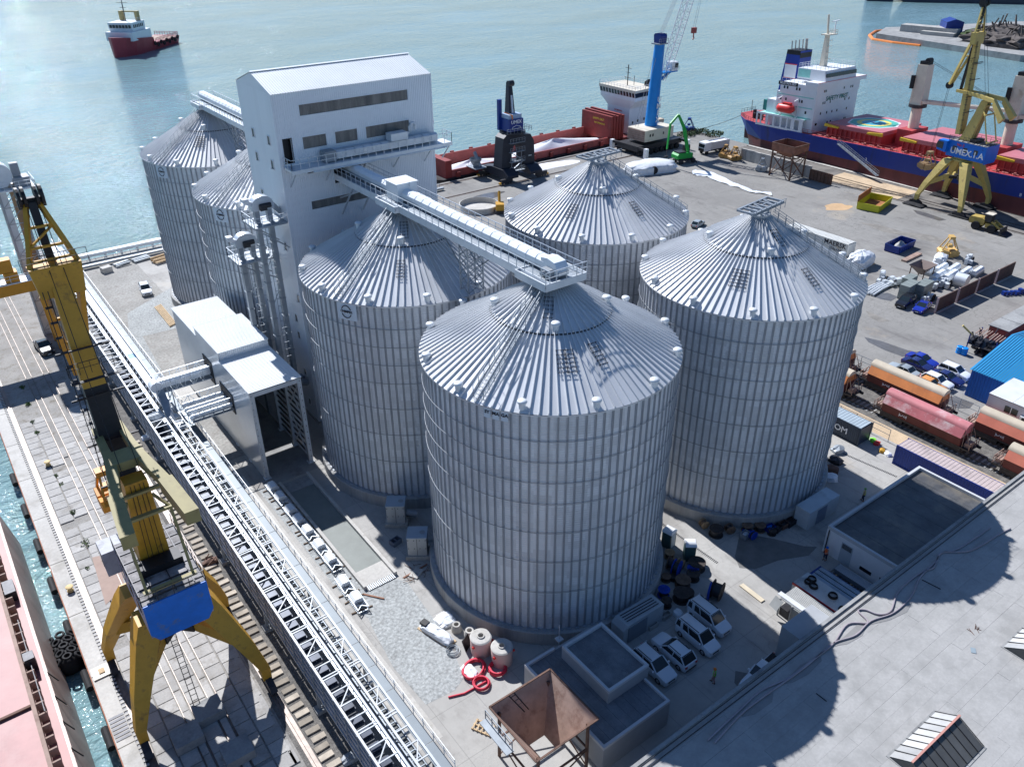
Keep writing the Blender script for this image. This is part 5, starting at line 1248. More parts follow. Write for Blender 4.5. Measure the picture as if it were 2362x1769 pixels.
m.build('mast_arm', cream, mast)
MB().rail([(-6.3,-27.2,22.6),(6.3,-27.2,22.6),(6.3,-19.1,22.6),(-6.3,-19.1,22.6),(-6.3,-27.2,22.6)],1.1,1.3,.03).build('railing', ship_white, sh)
MB().rail([(-8.9,-16.2,19.0),(-8.9,-24.2,19.0)],1.1,1.3,.03).build('railing', ship_white, sh)
# lifeboats on davits
for s in (-1, 1):
    rings = []
    for i in range(9):
        q = i/8; r = (1-(2*q-1)**4)**.5 if 0 < i < 8 else .12
        rings.append([(s*10.3+1.15*r*cos(a), -22.6+6.0*q, 12.7+(1.15*r*sin(a) if sin(a) < 0 else 1.25*r*sin(a))) for a in [2*pi*j/10 for j in range(10)]])
    m = MB().loft(rings); m.box(s*10.3-.5,-21.2,13.7,s*10.3+.5,-18.8,14.25); m.build('lifeboat', red_bright, sh, 50)
    m = MB()
    for y in (-22.4,-17.0): m.beam((s*8.9,y,10.5),(s*10.9,y,12.0),.2); m.beam((s*8.9,y,15.3),(s*10.6,y,14.9),.22); m.beam((s*8.8,y,10.5),(s*8.9,y,15.3),.22); m.tube((s*10.3,y,14.9),(s*10.3,y,13.8),.05,5)
    m.build('davit', ship_white, sh)
# deck gear aft
m = MB()
for i in range(14): x = random.uniform(-6,6); y = random.uniform(-9.5,-1.5); h = random.uniform(.5,1.6); m.box(x-.35,y-.3,7.4,x+.35,y+.3,7.4+h)
m.tube((-3,-5,8.2),(-1,-5,8.2),.6,10); m.tube((2,-4,8.2),(4,-4,8.2),.6,10); m.tube((0,.3,7.4),(0,.3,11),.08,6)
m.build('mooring_winches', dark_steel, sh)
MB().rail([(-10.0,-10,7.4),(-8.4,-5,7.5),(-5.8,-1,7.6),(-3,1.4,7.7),(3,1.4,7.7)],1.0,1.3,.03).build('railing', dark_steel, sh)
MB().box(-6.5,-11.4,10.5,-4.2,-9.0,13.2).build('deck_house', M('dark_teal', (.05,.22,.2), .5, var=.1), sh)
# hatches, coamings, deck cranes
for hi, (y0, y1) in enumerate(((-32.0,-47.5),(-53.5,-70.5),(-76.5,-96))):
    MB().box(-8.0,y1,7.3,8.0,y0,9.7).build('hatch_coaming', deck_red, sh)
    for i in range(int((y0-y1)/1.4)): MB().box(-8.6,y0-i*1.4-.3,7.3,-8.0,y0-i*1.4-.15,9.5).build('coaming_stay', deck_red, sh)
    m = MB(); m.box(-8.4,y1-.2,9.75,8.4,y0+.2,10.7); hc = m.build('hatch_cover', hatch_red, sh)
    MB().extr([(y0+.6,10.55),(y0-3.6,10.2),(y0-3.6,9.8),(y0+.6,9.8)], 'x', -8.9, -8.45).build('yellow_wedge', M('hatch_yellow', (.7,.5,.03), .5, var=.1) if hi == 0 else bpy.data.materials['hatch_yellow'], hc)
    MB().extr([(y1+3.6,10.2),(y1-.6,10.55),(y1-.6,9.8),(y1+3.6,9.8)], 'x', -8.9, -8.45).build('yellow_wedge', bpy.data.materials['hatch_yellow'], hc)
    if hi == 0:
        for r, zz, mt in ((6.6,.012,ship_white),(6.1,.018,M('helipad_green', (.10,.42,.33), .5, var=.1)),(4.2,.026,M('helipad_yellow', (.75,.62,.12), .5, var=.08)),(3.0,.034,M('helipad_blue', (.08,.38,.50), .5, var=.08))):
            MB().disc((0,(y0+y1)/2,10.7),r,8 if r > 5 else 28,zz).build('helipad_marking', mt, hc)
        letters('H', ship_white, hc, (0,(y0+y1)/2,10.75), (0,-1,0), (1,0,0), 2.4, .03, .002)
for y in (-50.5,-73.5):
    MB().box(-3.6,y-1.9,7.3,3.6,y+1.9,11.2).build('crane_base', deck_red, sh)
    MB().tube((0,y,11.2),(0,y,16.2),1.25,18).build('crane_pedestal', cream, sh, 40)
    m = MB(); m.loft([[(-1.5,y-1.5,16.9),(1.5,y-1.5,16.9),(1.5,y+1.5,16.9),(-1.5,y+1.5,16.9)],[(-1.3,y-1.3,26),(1.3,y-1.3,26),(1.3,y+1.3,26),(-1.3,y+1.3,26)]]); m.build('crane_tower', cream, sh)
    MB().lathe([(1.2,15.9),(2.1,16.2),(2.1,16.9),(.2,16.9)],16,(0,y,0)).build('crane_ring', dark_steel, sh)
    m = MB(); m.box(-1.1,y-1.0,26,1.1,y+1.0,26.8); m.tube((-.8,y-.6,26.9),(.8,y-.6,26.9),.6,10); m.build('crane_head', black, sh)
    m = MB()
    for x in (-.9,.9): m.beam((x,y-1.5,17.6),(x*.4,y-23,18.4),.5,.7)
    for q in range(6): m.beam((-.9+q*.1,y-3-q*3.4,17.6+.14*q),(.9-q*.1,y-3-q*3.4,17.6+.14*q),.3,.3)
    m.build('crane_boom', cream, sh)
    m = MB()
    for x in (-.5,.5): m.beam((x,y-.8,26.9),(x*.5,y-22.5,18.7),.06)
    m.build('crane_wire', black, sh)
    MB().box(-2.0,y+1.2,20.5,-1.2,y+2.0,23.5).build('crane_cab', black, sh)
MB().rail([(-10.25,-26,7.4),(-10.25,-60,7.4),(-10.25,-110,7.4)],1.0,1.6,.03).build('railing', deck_red, sh)
m = MB()
for i in range(30): m.tube((-9.3,-30-i*2.2,7.5),(-9.3,-31.4-i*2.2,7.5),.12,6)
for i in range(18): m.box(-9.8,-33-i*3.7,7.3,-9.4,-33.5-i*3.7,7.9)
m.build('deck_pipes', M('rust_pink', (.5,.2,.17), .6, var=.2), sh)
m = MB(); m.beam((-10.5,-37.5,6.6),(-13.8,-52,1.9),.9,.12); m.rail([(-10.1,-37.5,6.65),(-13.4,-52,1.95)],1.0,1.6,.03); m.rail([(-10.9,-37.5,6.65),(-14.2,-52,1.95)],1.0,1.6,.03); m.build('gangway', galv_dark, sh)
for y, z, tx in ((-46,4.2,'3'),(-84,3.8,'8'),(-86,5.0,'6')): letters(tx, ship_white, sh, (-10.42,y,z), (0,-1,0), (0,0,1), 1.0, .01, .01)
# mooring line
A, B = Vector((160.5,106.5,5.6)), Vector((139,119.5,.6))
tag(MB().path([A.lerp(B,i/12)-Vector((0,0,1.6*4*(i/12)*(1-i/12))) for i in range(13)],.06,4).build('mooring_line', rust), 'mooring line from the blue ship stern to the quay corner', 'rope')

# red cargo ship with open hold at the back quay
rs = thing('cargo_ship', 'red-holded coaster with tall white bridge moored behind the dark crane', 'ship', (0, 126.3, -2.0))
hull(rs, [(62,.4,.2,5.2,-.6),(60,3,2,4.6,-1),(54,6.0,5.2,3.6,-1),(46,6.6,6.4,3.2,-1),(-70,6.6,6.6,3.2,-1),(-90,3,2,3.4,-.5)], 2.2, black, M('dark_hull', (.03,.025,.03), .5, var=.2), red_oxide) if False else None
hs = []
def rring(x, b, zt, zb): return [(x,-b,zb),(x,b,zb),(x,b,zt),(x,-b,zt)]
MB().loft([rring(58,3,2.6,-1),rring(64,6.2,2.2,-1),rring(124,6.6,2.2,-1)]).build('hull_side', M('black_hull', (.025,.022,.025), .5, var=.2), rs)
MB().loft([rring(124,6.6,3.4,-1),rring(138,6.2,3.6,-1),rring(143,3.5,3.8,0)]).build('stern_hull', M('dark_red_hull', (.16,.03,.03), .55, var=.2), rs)
hold = M('hold_red', (.36,.085,.075), .6, var=.18, scale=.4, dirt=(.25,.08,.07), dirt_amt=.3)
for s in (-1, 1): MB().box(66,s*5.3-.15,2.2,121,s*5.3+.15,5.0 if s > 0 else 4.0).build('hold_coaming', hold, rs)
MB().box(65.7,-5.3,2.2,66,5.3,4.8).build('hold_end', hold, rs); MB().box(121,-5.3,2.2,121.3,5.3,4.6).build('hold_end', hold, rs)
MB().box(66.1,-5.1,2.15,120.9,5.1,2.25).build('hold_floor', hold, rs)
for s in (-1, 1): 
    for i in range(9): MB().box(68+i*6,s*6.0-.25,2.2,69+i*6,s*6.0+.25,(5.2 if s > 0 else 3.4)).build('coaming_bracket', red_oxide, rs)
cargo = M('white_bulk_cargo', (.80,.80,.82), .9, var=.05, scale=.3, bump=.3, bscale=1)
def heap(c, rx, ry, h, seed, name, mat, parent=None, n=30, k=9, rough=.25):
    rr = random.Random(seed); ph = [rr.uniform(0,6.3) for _ in range(6)]; m = MB(); rings = []
    for j in range(k+1):
        q = j/k; rg = []
        for i in range(n):
            t = 2*pi*i/n; w = 1+rough*(.5*sin(2*t+ph[0])+.3*sin(3*t+ph[1])+.25*sin(5*t+ph[2]+q*2))
            rg.append((c[0]+rx*(1-q)*w*cos(t), c[1]+ry*(1-q)*w*sin(t), c[2]+h*(q**.8)*(1+.12*sin(4*t+ph[3]))+.02*rr.random()*h))
        rings.append(rg)
    return m.loft(rings).build(name, mat, parent, 60)
stuff(heap((104,0,2.2),17,4.6,2.6,3,'bulk_cargo',cargo,rs)); stuff(heap((76,-.5,2.2),10,4.2,1.7,4,'bulk_cargo',cargo,rs))
for i in range(5): MB().box(119.6+i*1.05,-6.2,3.2,120.4+i*1.05,6.2,9.7+.35*(i % 2)).build('hatch_panel', red_oxide, rs)
MB().box(65.0,-5.6,2.2,66.9,5.6,6.5).build('hatch_panel', red_oxide, rs)
letters('SAFETY FIRST', M('yellow_lettering', (.7,.5,.05), .5, var=.05), rs, (119.55,-1,8.3), (0,-1,0), (0,0,1), .8, .01, .01); letters('NO SMOKING', bpy.data.materials['yellow_lettering'], rs, (119.55,-1.5,7.2), (0,-1,0), (0,0,1), .7, .01, .01)
m = MB(); m.loft([[(128,-4.6,3.4),(136,-4.6,3.4),(136,4.6,3.4),(128,4.6,3.4)],[(128,-4.6,10.5),(136,-4.6,10.5),(136,4.6,10.5),(128,4.6,10.5)],[(127.4,-7.2,12.9),(136,-6.2,12.9),(136,6.2,12.9),(127.4,7.2,12.9)],[(127.4,-7.2,13.9),(136,-6.2,13.9),(136,6.2,13.9),(127.4,7.2,13.9)]]); br = m.build('bridge_block', ship_white, rs)
m = MB(); m.loft([[(127.3,-7.3,13.9),(136.1,-6.3,13.9),(136.1,6.3,13.9),(127.3,7.3,13.9)],[(127.0,-7.4,15.2),(136.2,-6.4,15.2),(136.2,6.4,15.2),(127.0,7.4,15.2)]]); m.build('bridge_windows', glass, br)
m = MB(); m.loft([[(126.9,-7.5,15.2),(136.3,-6.5,15.2),(136.3,6.5,15.2),(126.9,7.5,15.2)],[(126.9,-7.5,15.9),(136.3,-6.5,15.9),(136.3,6.5,15.9),(126.9,7.5,15.9)]]); m.build('bridge_roof', cream, br)
m = MB()
for i in range(13): y = -7.2+i*1.2; m.beam((127.27,y,13.9),(126.97,y,15.2),.14)
m.build('window_mullion', ship_white, br)
MB().rail([(127,-7.3,15.9),(127,7.3,15.9),(136.2,6.3,15.9),(136.2,-6.3,15.9),(127,-7.3,15.9)],1.0,1.2,.03).build('railing', ship_white, br)
letters('NO SMOKING', red_bright, rs, (127.95,0,9.4), (0,-1,0), (0,0,1), .5, .01, .01); letters('SAFETY FIRST', red_bright, rs, (127.95,0,8.5), (0,-1,0), (0,0,1), .5, .01, .01)
for y, z in ((3.5,7),(2.6,7),(-1.6,6.4),(-2.5,6.4)): MB().box(127.93,y-.2,z-.3,127.99,y+.2,z+.3).build('porthole', glass, br)
for x, z in ((129.5,6.5),(131.5,6.8),(129.5,4.8),(132,5),(134,7)): MB().box(x-.25,-4.67,z-.35,x+.25,-4.61,z+.35).build('porthole', glass, br)
m = MB(); m.tube((131,0,15.9),(131,0,21.5),.14,6)
for z, w in ((18,1.3),(19.4,.9),(20.6,1.2)): m.beam((131,-w,z),(131,w,z),.1)
m.tube((132.6,-1,15.9),(132.6,-1,18.5),.08,5); m.build('signal_mast', dark_steel, rs)
m = MB(); m.extr([(-5.6,13.2),(-3.2,13.2),(-3.4,17.0),(-4.6,17.8),(-4.8,16.6),(-5.6,16.2)], 'x', 134.4, 136.8); m.build('funnel', black, rs)
m = MB(); m.box(137,-5,3.5,142,-1,6); m.rail([(136.5,-6,3.6),(142.5,-3,3.7)],1.0,1.0,.03); m.build('aft_gear', M('aft_cream', (.5,.42,.32), .6, var=.2), rs)

# tug
tg = thing('tug_boat', 'red-hulled tug with white wheelhouse steaming on the open water', 'tug', (*g(283,117,-2)[:2], -2.0), radians(0))
bow, stern = g(284,121,-2), g(412,84,-2); d = (stern-bow); L = d.length; ang = atan2(d.y, d.x); tg.location = bow; tg.rotation_euler = (0,0,ang)
tug_red = M('tug_red', (.30,.045,.06), .5, var=.15, scale=.3)
Lh = max(28, min(L, 46)); u = Lh/34
def trg(x, b, zt): return [(x*u,-b*u*.8,-.8),(x*u,b*u*.8,-.8),(x*u,b*u,zt*u),(x*u,-b*u,zt*u)]
MB().loft([trg(-1.6,.4,6.3),trg(1.2,3.2,6.0),trg(5,4.9,5.4),trg(9,5.3,5.0),trg(15,5.4,4.4),trg(15.3,5.4,2.6),trg(30,5.3,2.4),trg(34,4.9,2.6)]).build('hull', tug_red, tg)
MB().box(16*u,-4.9*u,2.42*u,33*u,4.9*u,2.5*u).build('aft_deck', rust_pale, tg)
m = MB(); m.box(3*u,-4.9*u,4.6*u,15*u,4.9*u,7.4*u); m.box(15*u,-3.5*u,2.4*u,17.5*u,3.5*u,5.6*u); m.build('deck_house', ship_white, tg)
m = MB(); m.loft([[(5*u,-4.3*u,7.4*u),(13*u,-4.3*u,7.4*u),(13*u,4.3*u,7.4*u),(5*u,4.3*u,7.4*u)],[(4.6*u,-4.4*u,10.2*u),(13*u,-4.4*u,10.2*u),(13*u,4.4*u,10.2*u),(4.6*u,4.4*u,10.2*u)]]); m.build('wheelhouse', ship_white, tg)
for i in range(7): MB().box(4.62*u-.1,(-3.9+i*1.15)*u,8.5*u,4.8*u,(-3.1+i*1.15)*u,9.5*u).build('window', glass, tg)
for i in range(6): MB().box((5.6+i*1.1)*u,-4.42*u,8.5*u,(6.3+i*1.1)*u,-4.2*u,9.5*u).build('window', glass, tg)
for s in (-1,1): MB().box(11*u,s*2.9*u-.5*u,10.2*u,12.6*u,s*2.9*u+.5*u,13.2*u).build('funnel', M('tug_funnel', (.42,.33,.14), .5, var=.1) if s < 0 else bpy.data.materials['tug_funnel'], tg)
MB().beam((11.8*u,-2.9*u,13*u),(11.8*u,2.9*u,13*u),.4*u).build('funnel_bridge', bpy.data.materials['tug_funnel'], tg)
m = MB(); m.tube((9*u,0,10.2*u),(9*u,0,18*u),.14*u,6); m.beam((9*u,-2*u,16*u),(9*u,2*u,16*u),.12*u); m.beam((9*u,-1.2*u,14.5*u),(9*u,1.2*u,14.5*u),.12*u); m.beam((9*u,0,17*u),(12*u,2.5*u,10.2*u),.06*u); m.build('mast', dark_steel, tg)
MB().rail([(4.6*u,-3.4*u,10.2*u),(12*u,-3.6*u,10.2*u)],1.0*u,1.2*u,.04).build('railing', ship_white, tg)
for i in range(9): MB().torus(((15.5+i*2.0)*u,-5.45*u,(1.6 if i % 2 else 2.3)*u),.55*u,.22*u,12,6,'y').build('tyre_fender', rubber, tg)
MB().rail([(17*u,-4.8*u,2.5*u),(33.5*u,-4.6*u,2.6*u),(33.5*u,4.6*u,2.6*u)],1.2*u,1.0*u,.09).build('stern_rail', tug_red, tg)
# dark barges at the top right
bm = M('barge_dark', (.03,.035,.06), .5, var=.2); 
a = g(2008,12,-2); b = g(2075,14,-2); t = thing('pusher_boat', 'small dark pusher boat at the head of the long barge', 'boat', (a.x,a.y,-2), atan2(b.y-a.y,b.x-a.x)); L = (b-a).length
MB().loft([[(0,-4,-.5),(0,4,-.5),(0,4,2.2),(0,-4,2.2)],[(L*.9,-5,-.5),(L*.9,5,-.5),(L*.9,5,2.4),(L*.9,-5,2.4)]]).build('hull', bm, t); MB().box(L*.25,-3,2.3,L*.6,3,6).build('deckhouse', M('blue_grey_house', (.2,.24,.3), .5, var=.1), t)
a = g(2090,15,-2); b = g(2362,24,-2); t = thing('barge', 'long dark covered barge along the top right edge', 'barge', (a.x,a.y,-2), atan2(b.y-a.y,b.x-a.x)); L = (b-a).length*1.5
MB().loft([[(-6,-2,1.5),(-6,8,1.5),(-6,8,3.2),(-6,-2,3.2)],[(6,-5,-.5),(6,11,-.5),(6,11,3.2),(6,-5,3.2)],[(L,-5,-.5),(L,11,-.5),(L,11,3.2),(L,-5,3.2)]]).build('hull', bm, t)
MB().box(10,-3,3.2,L,9,5.2).build('hold_cover', M('barge_cover', (.42,.42,.42), .5, var=.1), t)
# far pier with boom and clutter
pier = struct(MB().prism([g(2030,96,-1)[:2],g(2362,152,-1)[:2],(g(2362,152,-1)+Vector((90,-160,0)))[:2],(g(2362,110,-1)+Vector((120,-160,0)))[:2],g(2362,72,-1)[:2],g(2150,80,-1)[:2],g(2052,82,-1)[:2]],-4,.6).build('far_pier', concrete_grey))
a, b = g(2085,84,.6), g(2215,98,.6); dr = (b-a).normalized(); nn = Vector((-dr.y,dr.x,0))
t = thing('pier_wall', 'grey stepped concrete wall on the far pier', 'wall', (0,0,0)); m = MB(); m.prism([tuple((a)[:2]),tuple(b[:2]),tuple((b+nn*7)[:2]),tuple((a+nn*7)[:2])],.6,3.8); m.build('wall', concrete, t); m = MB(); m.prism([tuple((a-nn*4+dr*12)[:2]),tuple((b-nn*4)[:2]),tuple((b)[:2]),tuple((a+dr*12)[:2])],.6,2.2); m.build('lower_step', concrete, t)
pts = [g(2058,82,-1.9),g(2030,84,-1.9),g(2016,93,-1.9),g(2024,103,-1.9),g(2070,111,-1.9),g(2132,119,-1.9)]
tag(MB().path(pts,.8,8).build('floating_boom', orange_bright), 'orange floating boom curving round the tip of the far pier', 'boom')
c = g(2200,92,.6); t = thing('blue_tent', 'small blue box tent on the far pier', 'tent', (c.x,c.y,.6), ang); MB().box(-5,-4,0,5,4,6).build('body', blue_dark, t); MB().extr([(-4.2,6),(4.2,6),(0,7.4)],'x',-5.2,5.2).build('roof', blue_dark, t)
for k,(px,lab) in enumerate((((2320,95),'dark scrap heap at the right end of the far pier'),((2285,108),'scrap heap with poles behind the pale crane jib on the far pier'),((2345,120),'lowest dark scrap heap on the far pier edge'))):
    c = g(*px,.6); m = lump((c.x,c.y,.6),12,8,5,80+k,22,6,.9)
    for i in range(12): q = random.uniform(0,6.3); m.beam((c.x+8*cos(q),c.y+6*sin(q),1),(c.x+3*cos(q)+random.uniform(-6,6),c.y+2*sin(q),7+random.uniform(-2,3)),.5)
    stuff(tag(m.build('scrap_heap', M('scrap%d' % k, (.10,.085,.075), .9, var=.5, scale=.5)), lab, 'scrap heap'))
c = g(2265,98,.6); m = lump((c.x,c.y,.6),10,5,3.5,91,20,5,.7); tag(m.build('bush', M('far_green', (.06,.09,.03), .9, var=.4, scale=.6)), 'low green bush on the far pier by the blue tent', 'bush')
# ship alongside the left quay (only its deck edge is in view)
ls = thing('moored_vessel', 'rust-red vessel deck sliding out of the bottom left corner', 'ship', (-45.2, 0, -2.0))
hull_pale = M('weathered_hull_side', (.34,.27,.24), .45, .2, var=.25, scale=.4, dirt=(.25,.15,.12), dirt_amt=.4, vstreak=True)
MB().extr([(-30,-2),(.55,-2),(.55,.6),(-.3,5.6),(-30,5.6)],'y',-90,38).build('hull_side', hull_pale, ls)
deckpink = M('pink_red_deck', (.34,.14,.125), .52, var=.16, scale=.4, dirt=(.36,.18,.16), dirt_amt=.4, dirt_scale=.25, spec=.5)
MB().box(-29.9,-90,5.6,-.45,37.9,5.68).build('deck', deckpink, ls)
MB().box(-2.0,-90,5.68,-1.7,38,6.8).build('coaming', rust_pale, ls); MB().box(-.5,-90,5.68,-.32,38,6.0).build('bulwark', hull_pale, ls)
for i in range(44): MB().box(-1.68,-24+i*1.3,5.7,-1.1,-23.85+i*1.3,6.6).build('coaming_stay', rust_pale, ls)
for i in range(12): MB().beam((-.4,-22+i*3.0,6.0),(.2,-22+i*3.0,4.4),.08).build('fender_hook', black, ls)
for yy in (-4,8): MB().box(-30,yy,5.69,-2.1,yy+.25,5.9).build('hatch_joint', rust, ls)
m = MB(); m.rail([(-1.2,6,5.7),(-1.2,18,5.7)],1.0,1.3,.03); m.box(-1.6,12,5.7,-.8,13,7.1); m.box(-1.6,22,5.7,-.7,24,6.8); m.build('deck_fittings', dark_steel, ls)
# big fender of tyres floating between ship and quay
fx, fy = -43.9, 17.6
t = thing('tyre_fender', 'floating black fender wrapped in tyres between quay and vessel', 'fender', (fx, fy, -1.2))
rings = [[(1.25*(1-(abs(q)/2.3)**4)**.5*cos(a), q, 1.25*(1-(abs(q)/2.3)**4)**.5*sin(a)) for a in [2*pi*j/14 for j in range(14)]] for q in (-2.2,-1.8,-1.1,0,1.1,1.8,2.2)]
MB().loft(rings).build('core', rubber, t, 50)
tyre = MB().torus((0,0,0),.34,.13,14,6).mesh('tyre', rubber, 60)
for yy in (-1.6,-.8,0,.8,1.6):
    for k in range(8):
        a = 2*pi*(k+.5*(round(yy/.8) % 2))/8; o = ob('tyre', tyre, t, (1.28*cos(a),yy,1.28*sin(a)), (0, pi/2-a, 0))
# quay-edge furniture
for px, lab in (((110,1062),'yellow bollard nearest the top of the left quay edge'),((158,1352),'yellow bollard beside the tyre fender')):
    c = g(*px); t = thing('bollard', lab, 'bollard', (c.x,c.y,.16)); MB().lathe([(.35,0),(.3,.12),(.22,.18),(.22,.42),(.36,.48),(.36,.58),(.2,.64),(.01,.65)],14).build('post', M('bollard_yellow', (.6,.45,.2), .6, var=.2) if 'bollard_yellow' not in bpy.data.materials else bpy.data.materials['bollard_yellow'], t, 40); MB().box(-.45,-.45,-.02,.45,.45,.03).build('base', dark_steel, t)
m = MB()
for i in range(7): m.box(-42.62,6.2-i*.42,.17,-41.4,6.45-i*.42,.20)
tag(m.build('quay_ladder', dark_steel), 'dark steel ladder recess cut in the quay edge below the crane', 'ladder')
c = g(228,1540); t = thing('hatch_plate', 'pale square plate on the quay beside the crane rail', 'plate', (c.x,c.y,.17)); MB().box(-.8,-.75,0,.8,.75,.12).build('plate', cream, t); MB().box(-.25,-.3,.12,.25,.3,.2).build('lid', wood, t)
for i in range(8):
    c = Vector((QX-.45, -2+i*7.5, -.9)); tag(MB().tube((c.x,c.y-1.2,-.9),(c.x,c.y+1.2,-.9),.33,10).build('log_fender', rubber), f'{["first","second","third","fourth","fifth","sixth","seventh","eighth"][i]} black rubber log fender on the left quay wall, counted from the bottom', 'fender', 'log fenders on the left quay wall')
# ------------------------------------------------------------------ warehouse roof in the right foreground
wh = thing('warehouse', 'large flat-roofed warehouse filling the lower right corner', 'warehouse', (0,0,0))
MB().box(-60,-110,0,75,-26.05,5.38).build('wall', render_grey, wh)
felt_pale = M('pale_roof_felt', (.36,.352,.335), .85, var=.10, scale=.35, dirt=(.29,.285,.27), dirt_amt=.5, dirt_scale=.45, rnd=.025, fine=.06)
strip = MB().box(0,0,0,14.985,.974,.05).mesh('felt_strip', felt_pale)
for r in range(28):
    for c in range(7):
        ob('felt_strip', strip, wh, (-28+c*15-(r % 2)*6, -27.02-r*.98, 5.385+.006*((r+c) % 2)), (0,0,random.uniform(-.0006,.0006)))
MB().box(-60,-110,5.36,75,-54.5,5.40).build('rear_roof', felt_pale, wh)
MB().box(-60,-26.25,5.38,75,-25.95,5.60).build('roof_edge', concrete_grey, wh)
m = MB(); m.path([(-20,-26.4,5.66),(10,-26.5,5.66),(75,-26.4,5.66)],.04,5); m.path([(-20,-26.75,5.5),(20,-26.8,5.5),(75,-26.7,5.5)],.035,5); m.build('edge_cable', dark_steel, wh)
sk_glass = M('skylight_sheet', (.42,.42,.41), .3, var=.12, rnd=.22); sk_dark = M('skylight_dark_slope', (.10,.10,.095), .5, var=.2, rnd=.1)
def skylight(x0, x1, yr, label):
    t = thing('roof_skylight', label, 'skylight', (0,0,5.42), 0, 'ridge skylights on the warehouse roof')
    n = max(3, round((x1-x0)/.82)); w = (x1-x0)/n
    for i in range(n):
        a, b = x0+i*w, x0+(i+1)*w-.06
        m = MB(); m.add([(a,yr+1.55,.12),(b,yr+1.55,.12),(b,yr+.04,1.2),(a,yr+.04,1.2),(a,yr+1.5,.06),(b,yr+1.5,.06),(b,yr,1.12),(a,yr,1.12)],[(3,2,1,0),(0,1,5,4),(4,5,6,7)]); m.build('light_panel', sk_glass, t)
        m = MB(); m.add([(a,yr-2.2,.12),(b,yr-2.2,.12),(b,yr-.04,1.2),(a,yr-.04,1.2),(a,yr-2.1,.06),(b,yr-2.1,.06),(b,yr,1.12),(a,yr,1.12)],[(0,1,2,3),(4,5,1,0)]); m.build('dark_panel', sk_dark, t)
        m = MB(); m.beam((b+.03,yr+1.62,.14),(b+.03,yr,1.26),.05); m.beam((b+.03,yr-2.25,.14),(b+.03,yr,1.26),.05); m.build('glazing_bar', dark_steel, t)
    MB().beam((x0-.1,yr,1.27),(x1+.1,yr,1.27),.16,.1).build('ridge_bar', M('pink_primer', (.5,.25,.2), .6, var=.15) if 'pink_primer' not in bpy.data.materials else bpy.data.materials['pink_primer'], t)
    m = MB()
    for x in (x0+.02, x1-.08): m.extr([(yr+1.55,.03),(yr-2.2,.03),(yr,1.16)],'x',x,x+.04)
    m.build('end_gable', sk_dark, t)
    m = MB(); m.box(x0-.1,yr-2.4,0,x1+.1,yr+1.75,.06); m.build('upstand', concrete_grey, t)
skylight(2.9, 9.3, -38.35, 'ridge skylight with pale panels nearest the bottom edge'); skylight(20.0, 30.0, -38.35, 'ridge skylight cut off by the right edge')
hose_mat = M('grey_hose', (.33,.29,.31), .6, var=.15)
def hose(px, r, label, z=5.46):
    P = [g(x, y, z) for x, y in px]; pts = []
    for i in range(len(P)-1):
        p0, p1, p2, p3 = P[max(0,i-1)], P[i], P[i+1], P[min(len(P)-1,i+2)]
        for k in range(6):
            t = k/6; pts.append(.5*((2*p1)+(p2-p0)*t+(2*p0-5*p1+4*p2-p3)*t*t+(3*p1-p0-3*p2+p3)*t**3)+Vector((0,0,r)))
    pts.append(P[-1]+Vector((0,0,r))); return tag(MB().path(pts, r, 6).build('roof_hose', hose_mat, None, 60), label, 'hose', 'hoses lying along the warehouse roof edge')
def R4(x, y): return (1700+x/3.193, 1250+y/3.193)
hose([R4(*p) for p in ((-250,1480),(0,1250),(150,1120),(350,1030),(520,905),(680,785),(790,640),(940,630),(870,545),(920,535),(1020,570),(1110,545),(1170,400),(1330,270),(1430,230),(1480,130),(1600,100),(1750,10),(1850,-60))], .075, 'looping grey hose on the warehouse roof nearer the yard')
hose([R4(*p) for p in ((-200,1500),(0,1290),(200,1140),(420,990),(560,880),(690,775),(850,720),(960,620),(1130,560),(1260,440),(1330,300),(1450,180),(1490,120),(1700,110),(1900,0),(2000,-50))], .075, 'straighter grey hose on the warehouse roof further from the yard')
damp = M('damp_felt', (.24,.235,.225), .55, var=.15)
for k, px in enumerate(([(860,640),(930,650),(900,720),(790,780),(720,790),(690,800),(750,740)],[(1000,590),(1170,540),(1270,480),(1230,550),(1100,610),(960,640)],[(440,930),(590,870),(600,900),(500,1000),(380,1060),(300,1070)],[(0,1290),(120,1180),(240,1130),(230,1200),(100,1290),(10,1310)])):
    s = sheet('damp_patch', [g(*R4(*p), 5.452) for p in px], 5.4525, damp)
m = MB(); c = g(*R4(1715,840),5.45); m.box(-.3,-.2,0,.3,.2,.02); tag(m.build('loose_sheet', M('blue_grey_scrap', (.25,.3,.33), .6, var=.1), None, False, (c.x,c.y,5.455), .6), 'small loose blue-grey scrap on the open warehouse roof', 'scrap')
for k,(a,b,lab) in enumerate((((555,1140),(630,1200),'thin dark bar lying in the shadow on the warehouse roof'),((1345,315),(1480,385),'thin dark bar lying beside the hoses on the warehouse roof'))):
    A, B = g(*R4(*a),5.47), g(*R4(*b),5.47); tag(MB().beam(A,B,.06).build('loose_bar', dark_steel), lab, 'bar')
m = MB()
for i in range(9): c = g(*R4(random.uniform(1700,1790), random.uniform(670,745)),5.45); a = random.uniform(0,3); m.beam(c, c+Vector((cos(a)*.5,sin(a)*.5,.05)), .03)
tag(m.build('wire_scraps', rust), 'thin wire scraps scattered on the warehouse roof', 'scrap')
MB().box(7.6,-26.02,0,11.9,-23.7,4.8).build('annex_wall', render_grey, wh)

